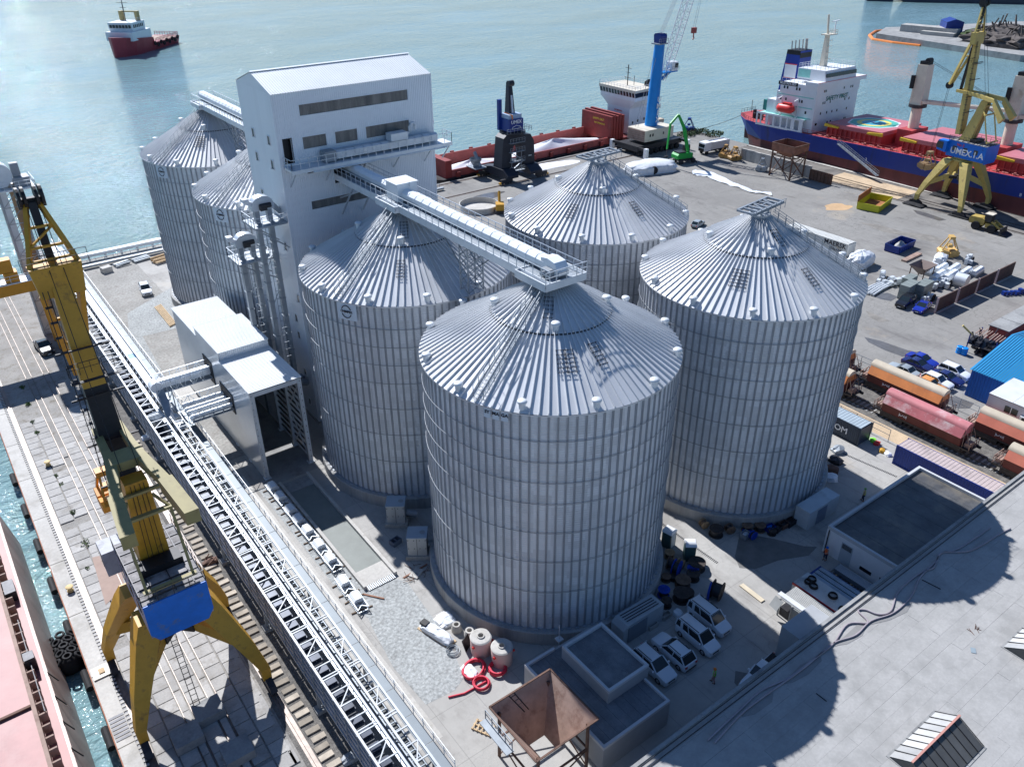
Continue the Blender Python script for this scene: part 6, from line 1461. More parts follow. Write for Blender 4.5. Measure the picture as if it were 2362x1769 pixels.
# ------------------------------------------------------------------ flat building with the dark wet roof
rb = thing('flat_building', 'white-walled building with dark wet flat roof beside the blue container', 'building', (0,0,0))
MB().box(24.0,-25.3,0,41.4,-17.3,3.1).build('wall', white_paint, rb)
wetroof = M('wet_bitumen', (.085,.085,.085), .35, var=.4, scale=.4, dirt=(.17,.155,.13), dirt_amt=.45, dirt_scale=.25)
for i in range(9): MB().box(24.3+i*1.87,-25.0,3.1,24.3+i*1.87+1.84,-17.6,3.14+.005*(i % 2)).build('felt_strip', wetroof, rb)
for a in ((24.0,-17.6,41.4,-17.3),(24.0,-25.3,41.4,-25.0),(24.0,-25.0,24.3,-17.6),(41.1,-25.0,41.4,-17.6)): MB().box(a[0],a[1],3.1,a[2],a[3],3.5).build('parapet', coping, rb)
MB().box(23.96,-20.5,.05,24.0,-19.2,2.6).build('door', M('grey_slatted_door', (.45,.5,.54), .5, var=.06), rb)
for i in range(7): MB().box(23.93,-20.4,1.9+i*.09,23.962,-19.3,1.94+i*.09).build('door_slat', dark_steel, rb)
for y0, y1, z in ((-22.9,-21.6,.7),(-24.8,-23.8,.8)): MB().box(23.95,y0,z,23.99,y1,z+.4).build('vent_opening', black, rb)
MB().tube((23.9,-17.6,0),(23.9,-17.6,3.1),.06,8).build('downpipe', dark_steel, rb)
# yard beside it: grating stacks, blue platform, louvred skips
t = thing('grating_stack', 'stack of long galvanised sheets on bearers against the white-walled building', 'sheets', (22.4,-22.2,0))
MB().box(-.5,-2.1,.25,.6,2.1,.75).build('sheet_stack', M('galv_ribbed', (.25,.29,.33), .4, .5, var=.2), t)
for i in range(7): MB().box(-.5+i*.16,-2.1,.75,-.42+i*.16,2.1,.80).build('sheet_rib', galv, t)
for y in (-1.7,0,1.7): MB().box(-.8,y-.08,0,.9,y+.08,.25).build('bearer', wood, t)
m = MB()
for i in range(16): m.box(22.9-1.9*0, 0, 0, 22.9, 0, 0) if False else m.box(20.9,-24.9+i*.34,.12,23.6,-24.8+i*.34,.2)
m.box(20.9,-24.9,.0,21.0,-19.6,.12); m.box(23.5,-24.9,0,23.6,-19.6,.12); tag(m.build('steel_grid', galv_dark), 'dark steel grid lying beside the galvanised sheet stack', 'grid')
t = thing('blue_flat_rack', 'blue platform loaded with long galvanised sheets', 'platform', (19.6,-22.0,0))
MB().box(-1.25,-3.0,0,1.25,2.9,1.0).build('platform', blue_dark, t)
for i in range(3): MB().box(-.95+i*.62,-2.2,1.0,-.42+i*.62,2.5,1.28+.04*i).build('sheet_stack', M('galv_ribbed2', (.30,.34,.38), .4, .5, var=.25) if i == 0 else bpy.data.materials['galv_ribbed2'], t)
MB().box(-1.27,-3.0,.95,-1.2,2.9,1.04).build('yellow_edge', yellow, t)
t = thing('white_container_roof', 'white-topped container with red edge and black cable coils', 'container', (16.9,-22.3,0))
MB().box(-1.2,-3.0,0,1.2,2.9,1.9).build('box', M('grimy_white_roof', (.55,.56,.54), .6, var=.15, scale=.8, dirt=(.3,.3,.29), dirt_amt=.4, dirt_scale=.9), t)
MB().box(-1.3,-3.0,1.75,-1.2,2.9,1.98).build('red_edge', M('red_edge', (.4,.03,.03), .5, var=.1), t)
for k, (x, y, r) in enumerate(((.6,2.0,.42),(.0,2.0,.36),(-.1,1.3,.4),(.3,-.6,.44),(-.5,-2.2,.36))):
    m = MB()
    for i in range(4): m.torus((x,y,1.95+i*.07),r-.02*i,.04,18,5)
    tag(m.build('cable_coil', black, None, False, (16.9,-22.3,0)), ['black cable coil at the far corner of the white container top','black cable coil next to the far corner one','black cable coil on a small drum nearest the red edge','black cable coil in the middle of the white container top','loose cable coil at the near end of the white container top'][k], 'cable coil', 'coils on the white container')
t = thing('ribbed_container', 'grey ribbed half-open container with pipes on top', 'container', (13.9,-22.6,0))
rib_grey = M('ribbed_grey', (.34,.345,.33), .6, .2, var=.15)
MB().box(-1.15,-3.3,2.1,1.3,2.5,2.2).build('roof', M('ribbed_roof_pale', (.46,.46,.44), .6, var=.15), t)
for i in range(14): MB().box(-1.1+i*.17,-3.3,2.2,-1.03+i*.17,2.5,2.26).build('roof_rib', bpy.data.materials['ribbed_roof_pale'], t)
for i in range(13): MB().box(-1.22,-3.3,.3+i*.14,-1.15,1.0,.39+i*.14).build('side_slat', rib_grey, t)
MB().box(-1.16,-3.3,.1,-1.1,1.0,2.1).build('side_sheet', rib_grey, t); MB().box(1.2,-3.3,0,1.3,2.5,2.1).build('back_wall', rib_grey, t)
for y in (-3.2,-1.6,0,1.1,2.4): MB().box(-1.28,y-.06,0,-1.14,y+.06,2.2).build('post', rib_grey, t)
MB().box(-1.0,1.0,0.05,1.1,2.4,1.0).build('engine', dark_steel, t); MB().beam((-1.2,2.5,2.1),(-1.9,2.6,1.2),1.0,.06).build('open_flap', rib_grey, t)
for i in range(4): MB().tube((-1.0+i*.14,-.5,2.33),(-1.0+i*.14,2.9,2.33),.06,6).build('pipe', white_paint, t)
m = MB()
for i in range(5): m.torus((14.3,-24.9,2.3+i*.06),.42-.03*i,.035,18,5)
tag(m.build('hose_coil', galv_dark), 'grey hose coil on the near end of the ribbed container', 'coil')
c = g(1728,1375); tag(MB().box(-1.4,-.28,0,1.4,.28,.10).build('plank_board', M('pale_board', (.6,.52,.38), .8, var=.1), None, False, (c.x,c.y,.02), radians(88)), 'single pale board lying in the sunlit strip', 'board')
# white container at the right silo, toilets
t = thing('white_container', 'white box container at the foot of the right-hand silo', 'container', (0,0,0))
MB().box(25.4,-14.3,0.02,30.8,-12.5,2.4).build('box', M('white_box_paint', (.52,.55,.57), .6, var=.1, dirt=(.4,.42,.43), dirt_amt=.3), t); MB().box(26.9,-14.34,.1,28.6,-14.3,2.1).build('door', M('blue_grey_door', (.2,.23,.3), .5, var=.1), t)
for px, rz, lab in (((1536,1262), .2, 'portable toilet half behind the nearest silo'), ((1583,1292), .9, 'portable toilet with white domed roof in the sun')):
    c = g(*px); t = thing('portable_toilet', lab, 'toilet', (c.x,c.y,0), rz, 'portable toilets')
    MB().box(-.55,-.55,0,.55,.55,2.0).build('cabin', M('dark_green_cabin', (.05,.1,.1), .5, var=.1) if 'dark_green_cabin' not in bpy.data.materials else bpy.data.materials['dark_green_cabin'], t)
    MB().loft([[(-.6,-.6,2.0),(.6,-.6,2.0),(.6,.6,2.0),(-.6,.6,2.0)],[(-.5,-.58,2.25),(.5,-.58,2.25),(.5,.58,2.25),(-.5,.58,2.25)],[(-.2,-.5,2.4),(.2,-.5,2.4),(.2,.5,2.4),(-.2,.5,2.4)]]).build('roof', white_paint, t, 50)
    MB().box(-.4,-.57,.1,.4,-.55,1.9).build('door', M('toilet_door', (.5,.55,.55), .5, var=.05) if 'toilet_door' not in bpy.data.materials else bpy.data.materials['toilet_door'], t)
# drain slots
m = MB()
a, b = g(1522,1212), g(1652,1306)
for i in range(40): p = a.lerp(b, i/40); m.box(p.x-.16,p.y-.045,.012,p.x+.16,p.y+.045,.022)
stuff(tag(m.build('drain_slots', dark_steel), 'dotted drain slot line between the two near silos', 'drain'))
m = MB(); a, b = g(1908,1040), g(2068,1112)
for i in range(46): p = a.lerp(b, i/46); m.box(p.x-.16,p.y-.045,.012,p.x+.16,p.y+.045,.022)
stuff(tag(m.build('drain_slots', dark_steel), 'dotted drain slot line right of the right-hand silo', 'drain'))
for k, px in enumerate(([(1702,1235),(1780,1250),(1850,1268),(1880,1270),(1860,1290),(1790,1300),(1735,1320),(1700,1316),(1690,1290)],[(1688,1553),(1720,1560),(1735,1590),(1700,1602),(1685,1580)])):
    psheet('damp_patch', px, .012, stain_mat)
# ------------------------------------------------------------------ cable reels
reel_woods = [M('reel_brown', (.16,.11,.075), .8, var=.3, scale=2), M('reel_dark', (.055,.045,.04), .8, var=.3, scale=2), M('reel_blue', (.012,.05,.36), .6, var=.25, scale=2), M('reel_tan', (.36,.25,.14), .8, var=.25, scale=2)]
_rm = {}
def reel(px, R0, W, mi, lie, label, rz=0., z=0.0):
    c = g(*px); t = thing('cable_reel', label, 'cable reel', (c.x,c.y,z), rz, 'cable reels stored by the silos')
    mat = reel_woods[mi]; k = (round(R0,2), round(W,2), mi)
    if k not in _rm:
        a = MB(); a.lathe([(.06,0),(R0,0),(R0,.07),(.06,.07)], 22)
        for i in range(6):
            q = pi*i/6; a.beam((-R0*.9*cos(q),-R0*.9*sin(q),.08),(R0*.9*cos(q),R0*.9*sin(q),.08),.05,.02)
        d = MB(); d.lathe([(R0*.62,.07),(R0*.72,.12),(R0*.72,W-.12),(R0*.62,W-.07)], 20)
        _rm[k] = (a.mesh('flange', mat, 40), d.mesh('cable_drum', dark_steel if mi != 3 else reel_woods[0], 40))
    fm, dm = _rm[k]
    if lie: rot, off = (0,0,0), (0,0,0); f2 = (0,0,W-.07)
    else: rot = (pi/2,0,0); off = (0, W/2, R0); f2 = (0, -W/2+.07, R0)
    ob('flange', fm, t, off, rot); ob('flange', fm, t, f2, rot); ob('cable_drum', dm, t, off, rot)
    return t
def R3(x, y): return (1450+x/3.3815, 1150+y/3.3815)
RL = [((300,470),.55,.7,3,1,'tan reel lying flat behind the portable toilet'),((310,560),.75,.7,0,0,'brown reel standing against the nearest silo plinth below the toilet'),((380,560),.6,.6,3,0,'tan spoked reel standing in the middle of the reel cluster'),((350,600),.85,.7,2,0,'big blue reel standing in the middle of the reel cluster'),((480,640),.7,.8,1,1,'dark reel lying under the bright blue one'),((478,600),.62,.8,2,1,'bright blue reel lying on the right side of the cluster'),((510,560),.9,.9,1,1,'large dark reel lying at the top right of the cluster'),((400,690),.8,.8,0,1,'brown spoked reel lying in the lower part of the cluster'),((390,800),.9,.95,1,1,'large dark reel lying at the bottom of the cluster'),((430,770),.75,.5,1,1,'half-hidden dark reel beside the bottom large reel'),((250,770),.62,.9,2,1,'blue reel lying against the nearest silo plinth'),((270,850),.55,.8,1,1,'small dark reel at the lower left of the cluster'),((330,640),.5,.5,1,1,'small dark reel between the blue and brown reels'),((270,650),.5,.6,0,1,'small brown reel touching the silo plinth'),
      ((660,790),1.0,1.0,1,0,'big black reel standing alone at the edge of the sunlight')]
for px, r, w, mi, lie, lab in RL: reel(R3(*px), r, w, mi, lie, lab, random.uniform(-.5,.5) if not lie else 0)
tb = reel(R3(600,800), 1.0, .16, 2, 0, 'flat blue reel flange standing against the big black reel', .5)
RL2 = [((570,240),.5,.7,3,0,'tan reel at the left end of the row by the right silo'),((665,300),.8,.9,1,1,'big dark reel in the row by the right silo'),((770,285),.55,.7,0,0,'brown reel third in the row by the right silo'),((905,270),.6,.8,0,1,'brown reel lying under the frame of the row by the right silo'),((905,300),.55,.4,2,1,'blue reel at the front of the row by the right silo'),((1005,270),.62,.8,0,1,'brown reel lying beside the blue one by the right silo'),((950,335),.5,.45,2,0,'small blue reel standing in front of the row by the right silo'),((1100,300),.5,.6,1,1,'dark reel near the crates by the right silo')]
for px, r, w, mi, lie, lab in RL2: reel(R3(*px), r, w, mi, lie, lab, random.uniform(-.4,.4))
for k, (px, lab) in enumerate((((890,325),'wire-mesh crate in front of the reels by the right silo'),((1085,275),'crate of blue fittings in the reel row by the right silo'),((1140,275),'dark crate fourth from the white container'),((1190,250),'dark crate third from the white container'),((1235,235),'dark crate second from the white container'),((1265,215),'dark crate nearest the white container'))):
    c = g(*R3(*px)); t = thing('storage_crate', lab, 'crate', (c.x,c.y,0), random.uniform(-.2,.2), 'crates by the right silo'); m = MB(); m.box(-.5,-.38,.05,.5,.38,.12)
    for s in (-.5,.46): m.box(s,-.38,.12,s+.04,.38,.7)
    for s in (-.38,.34): m.box(-.46,s,.12,.46,s+.04,.68)
    m.build('box', [galv_dark, blue_dark, dark_steel, rust][k % 4] if k < 4 else dark_steel, t); lump((0,0,.1),.42,.3,.55,100+k,10,4,.7).build('contents', [galv, blue_paint, dark_steel, rust][k % 4] if k < 2 else dark_steel, t)

# ------------------------------------------------------------------ vehicles
tyre_m = MB().lathe([(.19,-.10),(.31,-.10),(.33,-.06),(.33,.06),(.31,.10),(.19,.10)], 18).mesh('tyre', rubber, 40)
rim_m = MB().lathe([(.01,.06),(.06,.085),(.17,.075),(.20,.09),(.20,-.08),(.01,-.08)], 14).mesh('rim', M('alloy_rim', (.4,.41,.43), .35, .6, var=.1), 40)
lamp_m = M('headlamp', (.7,.72,.75), .15, .3, var=.05); tail_m = M('tail_lamp', (.4,.02,.02), .3, var=.05)
KIND = dict(  # L, W, H, belt, hood z, x: windscreen base, roof front, roof rear, tail base ; rear overhang style
    van=(4.4,1.76,1.86,1.08,.98,1.30,.55,-2.02,-2.14,1), mpv=(4.5,1.80,1.62,1.0,.92,1.15,.30,-1.75,-2.12,1), hatch=(4.4,1.78,1.60,1.0,.95,1.0,.25,-1.5,-2.05,1),
    sedan=(4.6,1.76,1.44,.92,.86,.95,.15,-.95,-1.55,0), suv=(4.6,1.86,1.72,1.1,1.02,1.0,.3,-1.85,-2.15,1), old=(4.1,1.62,1.42,.90,.84,.80,.1,-1.35,-1.9,1), pickup=(5.2,1.85,1.78,1.1,1.02,1.1,.4,-.65,-.85,0))
def car(kind, paint, px, rz, label, z=0., loc=None, rails=False):
    L, W, H, zb, zh, wb, rf, rr, tb_, st = KIND[kind]; c = loc or g(*px)
    t = thing('parked_car' if kind != 'pickup' else 'pickup_truck', label, 'car' if kind not in ('van','pickup') else ('van' if kind == 'van' else 'pickup'), (c[0],c[1],z), rz, 'parked vehicles')
    h = W/2
    def sec(x, w, zt, z0=.22): return [(x,-w*.93,z0),(x,w*.93,z0),(x,w,z0+.22),(x,w,zt-.16),(x,w*.9,zt),(x,-w*.9,zt),(x,-w,zt-.16),(x,-w,z0+.22)]
    tail = -L/2
    S = [sec(L/2,h*.78,zh-.22,.3), sec(L/2-.12,h*.92,zh-.12,.24), sec(L/2-.5,h,zh-.03), sec(wb,h,zb-.01), sec(rf,h,zb), sec(rr,h,zb), sec(tb_ if not st else tail+.28,h*.99,zb if st else zb-.01)]
    if not st: S += [sec(tail+.25,h*.96,zb-.06)]
    S += [sec(tail+.06,h*.92,zb-.08,.26), sec(tail,h*.84,zb-.22,.34)]
    MB().loft(S[::-1]).build('body', paint, t, 35)
    i = .16; hz = H-.03
    base = [(wb,-h*.90,zb-.05),(tb_,-h*.90,zb-.05),(tb_,h*.90,zb-.05),(wb,h*.90,zb-.05)]; top = [(rf,-h*.78,hz-.02),(rr,-h*.80,hz-.02),(rr,h*.80,hz-.02),(rf,h*.78,hz-.02)]
    gl = MB(); gl.loft([[base[0],base[1],base[2],base[3]],[top[0],top[1],top[2],top[3]]]); gl.build('glazing', glass, t)
    rfm = MB(); k = .05
    rfm.loft([[(rf+k,-h*.81,hz-.07),(rr-k,-h*.83,hz-.07),(rr-k,h*.83,hz-.07),(rf+k,h*.81,hz-.07)],[(rf-.08,-h*.70,H),(rr+.10,-h*.71,H-.01),(rr+.10,h*.71,H-.01),(rf-.08,h*.70,H)]]); rfm.build('roof', paint, t, 35)
    for s in (-1, 1):
        pm = MB(); n = .012
        for (a, b) in ((base[0] if s < 0 else base[3], top[0] if s < 0 else top[3]), (base[1] if s < 0 else base[2], top[1] if s < 0 else top[2])):
            pm.beam((a[0],a[1]+s*n,a[2]),(b[0],b[1]+s*n,b[2]),.10,.07)
        q = .5 if kind != 'pickup' else .9
        mid = [base[0][j]*(1-q)+base[1][j]*q for j in range(3)]; mt = [top[0][j]*(1-q)+top[1][j]*q for j in range(3)]
        pm.beam((mid[0],s*h*.905,mid[2]),(mt[0],s*h*.80,mt[2]),.09,.05)
        if kind == 'van': 
            for q in (.78,): mid = [base[0][j]*(1-q)+base[1][j]*q for j in range(3)]; mt = [top[0][j]*(1-q)+top[1][j]*q for j in range(3)]; pm.beam((mid[0],s*h*.905,mid[2]),(mt[0],s*h*.80,mt[2]),.3,.05)
        pm.build('pillar', paint, t)
        MB().box(wb-.35,s*h-.02 if s > 0 else s*h-.18,zb-.02,wb-.2,s*h+.18 if s > 0 else s*h+.02,zb+.13).build('mirror', paint, t)
        MB().cbox((L/2-.18,s*h*.70,zh-.24),(.22,.34,.13),s*-.25).build('headlight', lamp_m, t)
        MB().box(tail-.005,s*h*.72-.12,zb-.36,tail+.12,s*h*.72+.14,zb-.1).build('tail_light', tail_m, t)
        if rails or kind == 'van': MB().beam((rf-.1,s*h*.62,H+.03),(rr+.2,s*h*.64,H+.03),.05,.05).build('roof_rail', black, t)
    MB().box(L/2-.02,-h*.45,.42,L/2+.012,h*.45,.62).build('grille', black, t); MB().box(tail-.02,-h*.75,.26,tail+.05,h*.75,.42).build('bumper', dark_steel, t)
    MB().box(L/2-.01,-.26,.36,L/2+.02,.26,.46).build('number_plate', white_paint, t)
    if kind == 'pickup': MB().box(tail+.15,-h*.8,zb-.02,tb_-.1,h*.8,zb+.012).build('cargo_bed', black, t)
    wx = (L/2-.85, -L/2+.78)
    for x in wx:
        for s in (-1, 1):
            w = ob('wheel', tyre_m, t, (x, s*(h-.09), .33), (pi/2*(-s), 0, 0)); w.name = 'wheel'; r = ob('rim', rim_m, w)
    return t
car_white = M('white_car_paint', (.72,.74,.76), .28, var=.02, coat=.5); car_navy = M('navy_car_paint', (.012,.016,.10), .25, var=.03, coat=.6); car_black = M('black_car_paint', (.012,.012,.016), .25, var=.03, coat=.6)
car_silver = M('silver_car_paint', (.45,.49,.50), .3, .3, var=.03, coat=.5); car_blue = M('blue_car_paint', (.015,.03,.32), .25, var=.03, coat=.6); car_orange = M('orange_car_paint', (.62,.26,.06), .35, var=.04, coat=.4)
fy = -pi/2   # facing -y (towards the viewer)
def R7(x, y): return (1420+x/3.807, 1370+y/3.807)
def by_wheels(pf, pr_, w=.80):   # left-side wheels (front, rear) -> centre
    a, b = g(*R7(*pf)), g(*R7(*pr_)); return ((a.x+b.x)/2+w, (a.y+b.y)/2)
car('van', car_white, None, fy, 'white panelled van with black roof rails nearest the big black reel', loc=by_wheels((838,385),(640,225)))
car('van', car_white, None, fy, 'white van parked second from the big black reel', loc=by_wheels((735,548),(538,392)))
car('hatch', car_white, None, pi/2, 'white hatchback parked with its tail to the viewer', loc=by_wheels((322,505),(518,680)), rails=True)
car('mpv', car_white, None, fy, 'white estate car parked tight beside the dark flat-roofed hut', loc=by_wheels((338,800),(145,615)), rails=True)
car('pickup', car_white, None, pi+.08, 'white pickup partly hidden below the warehouse roof edge', loc=(5.3,-24.3))
car('hatch', car_white, (340,664), radians(-97), 'lone white hatchback near the far left silo')
car('pickup', car_black, (105,795), radians(-84), 'black pickup on the left quay under the crane shadow')
def R5(x, y): return (1850+x/4.143, 750+y/4.143)
for kd, pt, px, rz, lab in (('sedan',car_silver,(935,520),pi/2,'silver sedan at the left of the car group behind the wagons'),('sedan',car_navy,(1080,470),fy,'dark blue sedan second row behind the silver sedan'),('sedan',car_blue,(1120,425),fy,'blue sedan parked deepest in the car group'),('mpv',car_white,(1425,545),fy,'white people carrier at the right of the car group'),('sedan',car_navy,(1355,600),fy,'navy sedan between the white people carrier and the small white car'),('hatch',car_white,(1255,635),fy,'small white hatchback next to the orange car'),('old',car_orange,(1200,665),fy,'small orange car half hidden behind the wagon roof')):
    c = g(*R5(*px)); car(kd, pt, None, rz, lab, loc=(c.x+.6, c.y))
def R6(x, y): return (1850+x/4.143, 450+y/4.143)
c = g(*R6(940,1120)); car('suv', car_black, None, pi+.1, 'black off-roader beside the stacked steel boxes', loc=(c.x+1.6,c.y))
c = g(*R6(1100,1170)); car('sedan', car_blue, None, pi+.15, 'bright blue sedan parked next to the rusty wall panels', loc=(c.x+1.6,c.y))
c = g(1605,530); car('old', car_silver, None, .3, 'pale car just visible behind the rear silo', loc=(c.x+1.2,c.y))
# ------------------------------------------------------------------ people
skin = M('skin', (.48,.30,.22), .6, var=.05)
def skinmesh(name, verts, edges, radii, mat, parent, sub=1):
    me = bpy.data.meshes.new(name); me.from_pydata(verts, edges, []); me.materials.append(mat)
    o = bpy.data.objects.new(name, me); COL.objects.link(o); o.parent = parent
    md = o.modifiers.new('Skin', 'SKIN')
    sv = me.skin_vertices[0].data if len(me.skin_vertices) else None
    if sv is None:
        bpy.context.view_layer.objects.active = o; sv = me.skin_vertices[0].data
    for i, r in enumerate(radii): sv[i].radius = (r, r)
    sv[0].use_root = True
    s = o.modifiers.new('Subsurf', 'SUBSURF'); s.levels = sub; s.render_levels = sub
    return o
def person(px, rz, label, vest, trousers, helmet, arms='down', stride=.12, sit=False):
    c = g(*px); t = thing('person', label, 'person', (c.x,c.y,0), rz)
    hz = .92 if not sit else .52
    V = [(0,0,hz),(0,0,hz+.25),(0,0,hz+.50),(0,0,hz+.60),(0,.01,hz+.74), (-.2,0,hz+.48),(.2,0,hz+.48)]
    E = [(0,1),(1,2),(2,3),(3,4),(2,5),(2,6)]; Rr = [.13,.13,.14,.06,.105,.075,.075]
    def add(p, par, r): V.append(p); E.append((par,len(V)-1)); Rr.append(r); return len(V)-1
    for s, sh in ((-1,5),(1,6)):
        if arms == 'up' and s > 0: e = add((s*.33,.12,hz+.56),sh,.05); w = add((s*.16,.2,hz+.72),e,.04)
        elif arms == 'front': e = add((s*.27,.12,hz+.24),sh,.05); w = add((s*.12,.34,hz+.26),e,.04)
        else: e = add((s*.27,.02,hz+.22),sh,.05); w = add((s*.27,.1,hz-.02),e,.04)
        for k in range(5): add((V[w][0]+(k-2)*.018, V[w][1]+.07, V[w][2]-.03*(arms != 'up')-.004*abs(k-2)),w,.011)
        if not sit:
            h = add((s*.1,0,hz-.06),0,.1); kn = add((s*.11,.04+s*stride*.5,hz*.52),h,.075); an = add((s*.11,s*stride,.1),kn,.05); add((s*.12,s*stride+.16,.05),an,.045)
        else:
            h = add((s*.1,.02,hz-.02),0,.1); kn = add((s*.13,.42,hz-.02),h,.075); an = add((s*.13,.45,.1),kn,.05); add((s*.13,.6,.05),an,.045)
    skinmesh('body', V, E, Rr, skin, t, 1)
    # clothing: vest shell and trousers
    m = MB(); m.loft([[(.20*cos(a),.145*sin(a),z) if k < 3 else (.21*cos(a),.13*sin(a),z) for a in [2*pi*i/12 for i in range(12)]] for k, z in enumerate((hz-.08,hz+.12,hz+.32,hz+.50))]+[[(.10*cos(a),.09*sin(a),hz+.58) for a in [2*pi*i/12 for i in range(12)]]]); m.build('vest', vest, t, 50)
    VT = [(0,0,hz-.02)]; ET = []; RT = [.15]
    for s in (-1, 1):
        pts = [(s*.1,0,hz-.08),(s*.11,.04+s*stride*.5,hz*.52),(s*.11,s*stride,.16)] if not sit else [(s*.1,.05,hz),(s*.13,.42,hz),(s*.13,.45,.16)]
        par = 0
        for p, r in zip(pts, (.115,.092,.075)): VT.append(p); ET.append((par,len(VT)-1)); RT.append(r); par = len(VT)-1
    skinmesh('trousers', VT, ET, RT, trousers, t, 1)
    for s in (-1,1):
        p = (s*.11,s*stride) if not sit else (s*.13,.45); MB().loft([[(p[0]-.05,p[1]-.07,.0),(p[0]+.05,p[1]-.07,.0),(p[0]+.05,p[1]+.2,.0),(p[0]-.05,p[1]+.2,.0)],[(p[0]-.045,p[1]-.06,.12),(p[0]+.045,p[1]-.06,.12),(p[0]+.035,p[1]+.16,.07),(p[0]-.035,p[1]+.16,.07)]]).build('boot', black, t)
    hh = hz+.76; MB().lathe([(.155,hh+.02),(.14,hh+.025),(.135,hh+.08),(.10,hh+.15),(.01,hh+.175)],16,(0,.02,0)).build('helmet', helmet, t, 50)
    MB().box(-.03,.105,hh-.045,.03,.135,hh-.0).build('face_block', M('face_brown', (.1,.06,.04), .8) if 'face_brown' not in bpy.data.materials else bpy.data.materials['face_brown'], t)  # small dark brown block on the front of the head
    return t
hi_vis = M('hi_vis_green', (.30,.85,.06), .6, var=.05); hi_yel = M('hi_vis_yellow', (.55,.55,.12), .6, var=.1); hi_or = M('hi_vis_orange', (.75,.13,.03), .6, var=.1)
person((1636,1579), radians(30), 'worker in green vest and orange helmet walking between the cars and the warehouse', hi_vis, M('rose_trousers', (.42,.24,.24), .8), orange_bright, 'up', .14)
person((1809,1494), radians(-60), 'worker in blue helmet standing in the sunlight by the ribbed container', hi_yel, M('navy_trousers', (.03,.035,.07), .8), blue_paint, 'front', .12)
person((1897,1300), radians(80), 'worker in orange vest and blue helmet at the wall of the white building', hi_or, bpy.data.materials['navy_trousers'], blue_paint, 'front', .05)
person((1986,1165), radians(20), 'small distant worker in yellow vest in the shade by the white container', hi_yel, bpy.data.materials['navy_trousers'], M('green_helmet', (.2,.4,.1), .5), 'down', .12)
# ------------------------------------------------------------------ back quay: rails, dark crane, mobile crane
m = MB()
for y in (108.3, 117.6): m.box(56,y-.06,.01,131,y+.06,.14); m.box(56,y-.5,.004,131,y+.5,.02)
struct(m.build('quay_rail', rail_steel))
dc = thing('hopper_crane', 'black portal crane with navy cab box beside the red hold', 'crane', (0,0,0))
dk = M('black_blue_paint', (.018,.022,.035), .5, var=.2, scale=.5)
m = MB(); m.extr([(74.6,2.6),(77.6,2.6),(77.8,7.0),(78.6,8.4),(80.8,8.2),(81.6,6.6),(81.8,2.0),(85.0,2.0),(84.7,8.6),(83.6,10.4),(76.4,11.2),(75.4,10.4)], 'y', 110.4, 113.8); m.build('portal_arch', dk, dc)
for x0, x1 in ((74.4,77.8),(81.6,85.2)): MB().extr([(107.6,1.3),(120.0,1.3),(120.0,2.0),(114.5,3.2),(109.5,3.2),(107.6,2.0)], 'x', x0, x1).build('base_beam', dk, dc)
for x in (74.6,85.4):
    for y in (108.3,117.6):
        m = MB()
        for k in (-1.2,-.4,.4,1.2): m.tube((x+k,y-.2,.5),(x+k,y+.2,.5),.38,10)
        m.box(x-1.7,y-.35,.6,x+1.7,y+.35,1.35); m.build('bogie', dark_steel, dc)
        MB().box(x+(1.7 if x > 80 else -2.2),y-.3,.3,x+(2.2 if x > 80 else -1.7),y+.3,.7).build('buffer', yellow, dc)
m = MB(); m.lathe([(2.9,10.9),(3.2,11.1),(3.2,11.5),(.1,11.6)],20,(79.4,112.2,0)); m.build('slew_platform', dk, dc)
MB().box(77.0,110.2,11.7,81.2,114.2,14.6).build('machine_house', blue_dark, dc); MB().box(77.2,110.6,14.6,81.0,114.0,15.6).build('engine_hood', M('pale_blue_hood', (.35,.45,.6), .5, var=.1), dc)
letters('UMEX', white_paint, dc, (79.1,110.17,13.9), (1,0,0), (0,0,1), 1.15, .02, .02)
m = MB(); m.path([(77.8,110.16,12.3),(77.9,110.16,12.75),(78.6,110.16,12.95),(79.1,110.16,13.15),(79.6,110.16,12.95),(80.3,110.16,12.75),(80.4,110.16,12.3)],.07,5); m.beam((77.9,110.16,12.35),(80.3,110.16,12.35),.1); m.build('emblem', white_paint, dc)
letters('UMEX', white_paint, dc, (83.4,110.37,5.2), (1,0,0), (0,0,1), .4, .01, .01)
MB().rail([(75.6,109.2,11.6),(83.0,109.2,11.6),(83.0,115,11.6)],1.1,1.0,.035).build('railing', galv_dark, dc)
m = MB(); m.loft([[(78.4,112.2,15.4),(80.2,112.2,15.4),(80.2,114,15.4),(78.4,114,15.4)],[(79.2,113.4,22.4),(80.2,113.4,22.4),(80.2,114.4,22.4),(79.2,114.4,22.4)]]); m.build('boom', dk, dc)
m = MB(); m.tube((79.0,113.4,22.2),(80.5,113.4,22.2),.7,12); m.build('boom_head', dark_steel, dc); MB().beam((79.3,112.1,15.6),(79.6,113,19.6),.5).build('luffing_cylinder', galv, dc)
MB().box(76.4,113.6,11.7,77.3,114.4,18.8).build('mast_frame', blue_dark, dc)
m = MB(); m.beam((75.8,110.6,16.5),(78.0,110.4,15.6),.2); m.beam((78.0,110.4,15.6),(78.1,110.4,14.4),.2); m.build('orange_davit', orange_bright, dc)
m = MB()
for a, b in (((77.4,109.9,2.4),(77.4,109.9,7.0)),((80.4,109.9,2.4),(80.4,109.9,7.0))): m.beam(a,b,.1)
for z in (2.4,4.6,7.0,9.2): m.rail([(76.8,109.5,z),(81.2,109.5,z)],1.0,.9,.03); m.box(76.8,109.4,z-.1,81.2,110.3,z)
m.beam((77.0,109.7,2.4),(81.0,109.7,4.6),.2); m.beam((81.0,109.7,4.6),(77.0,109.7,7.0),.2); m.build('stairs', galv_dark, dc)
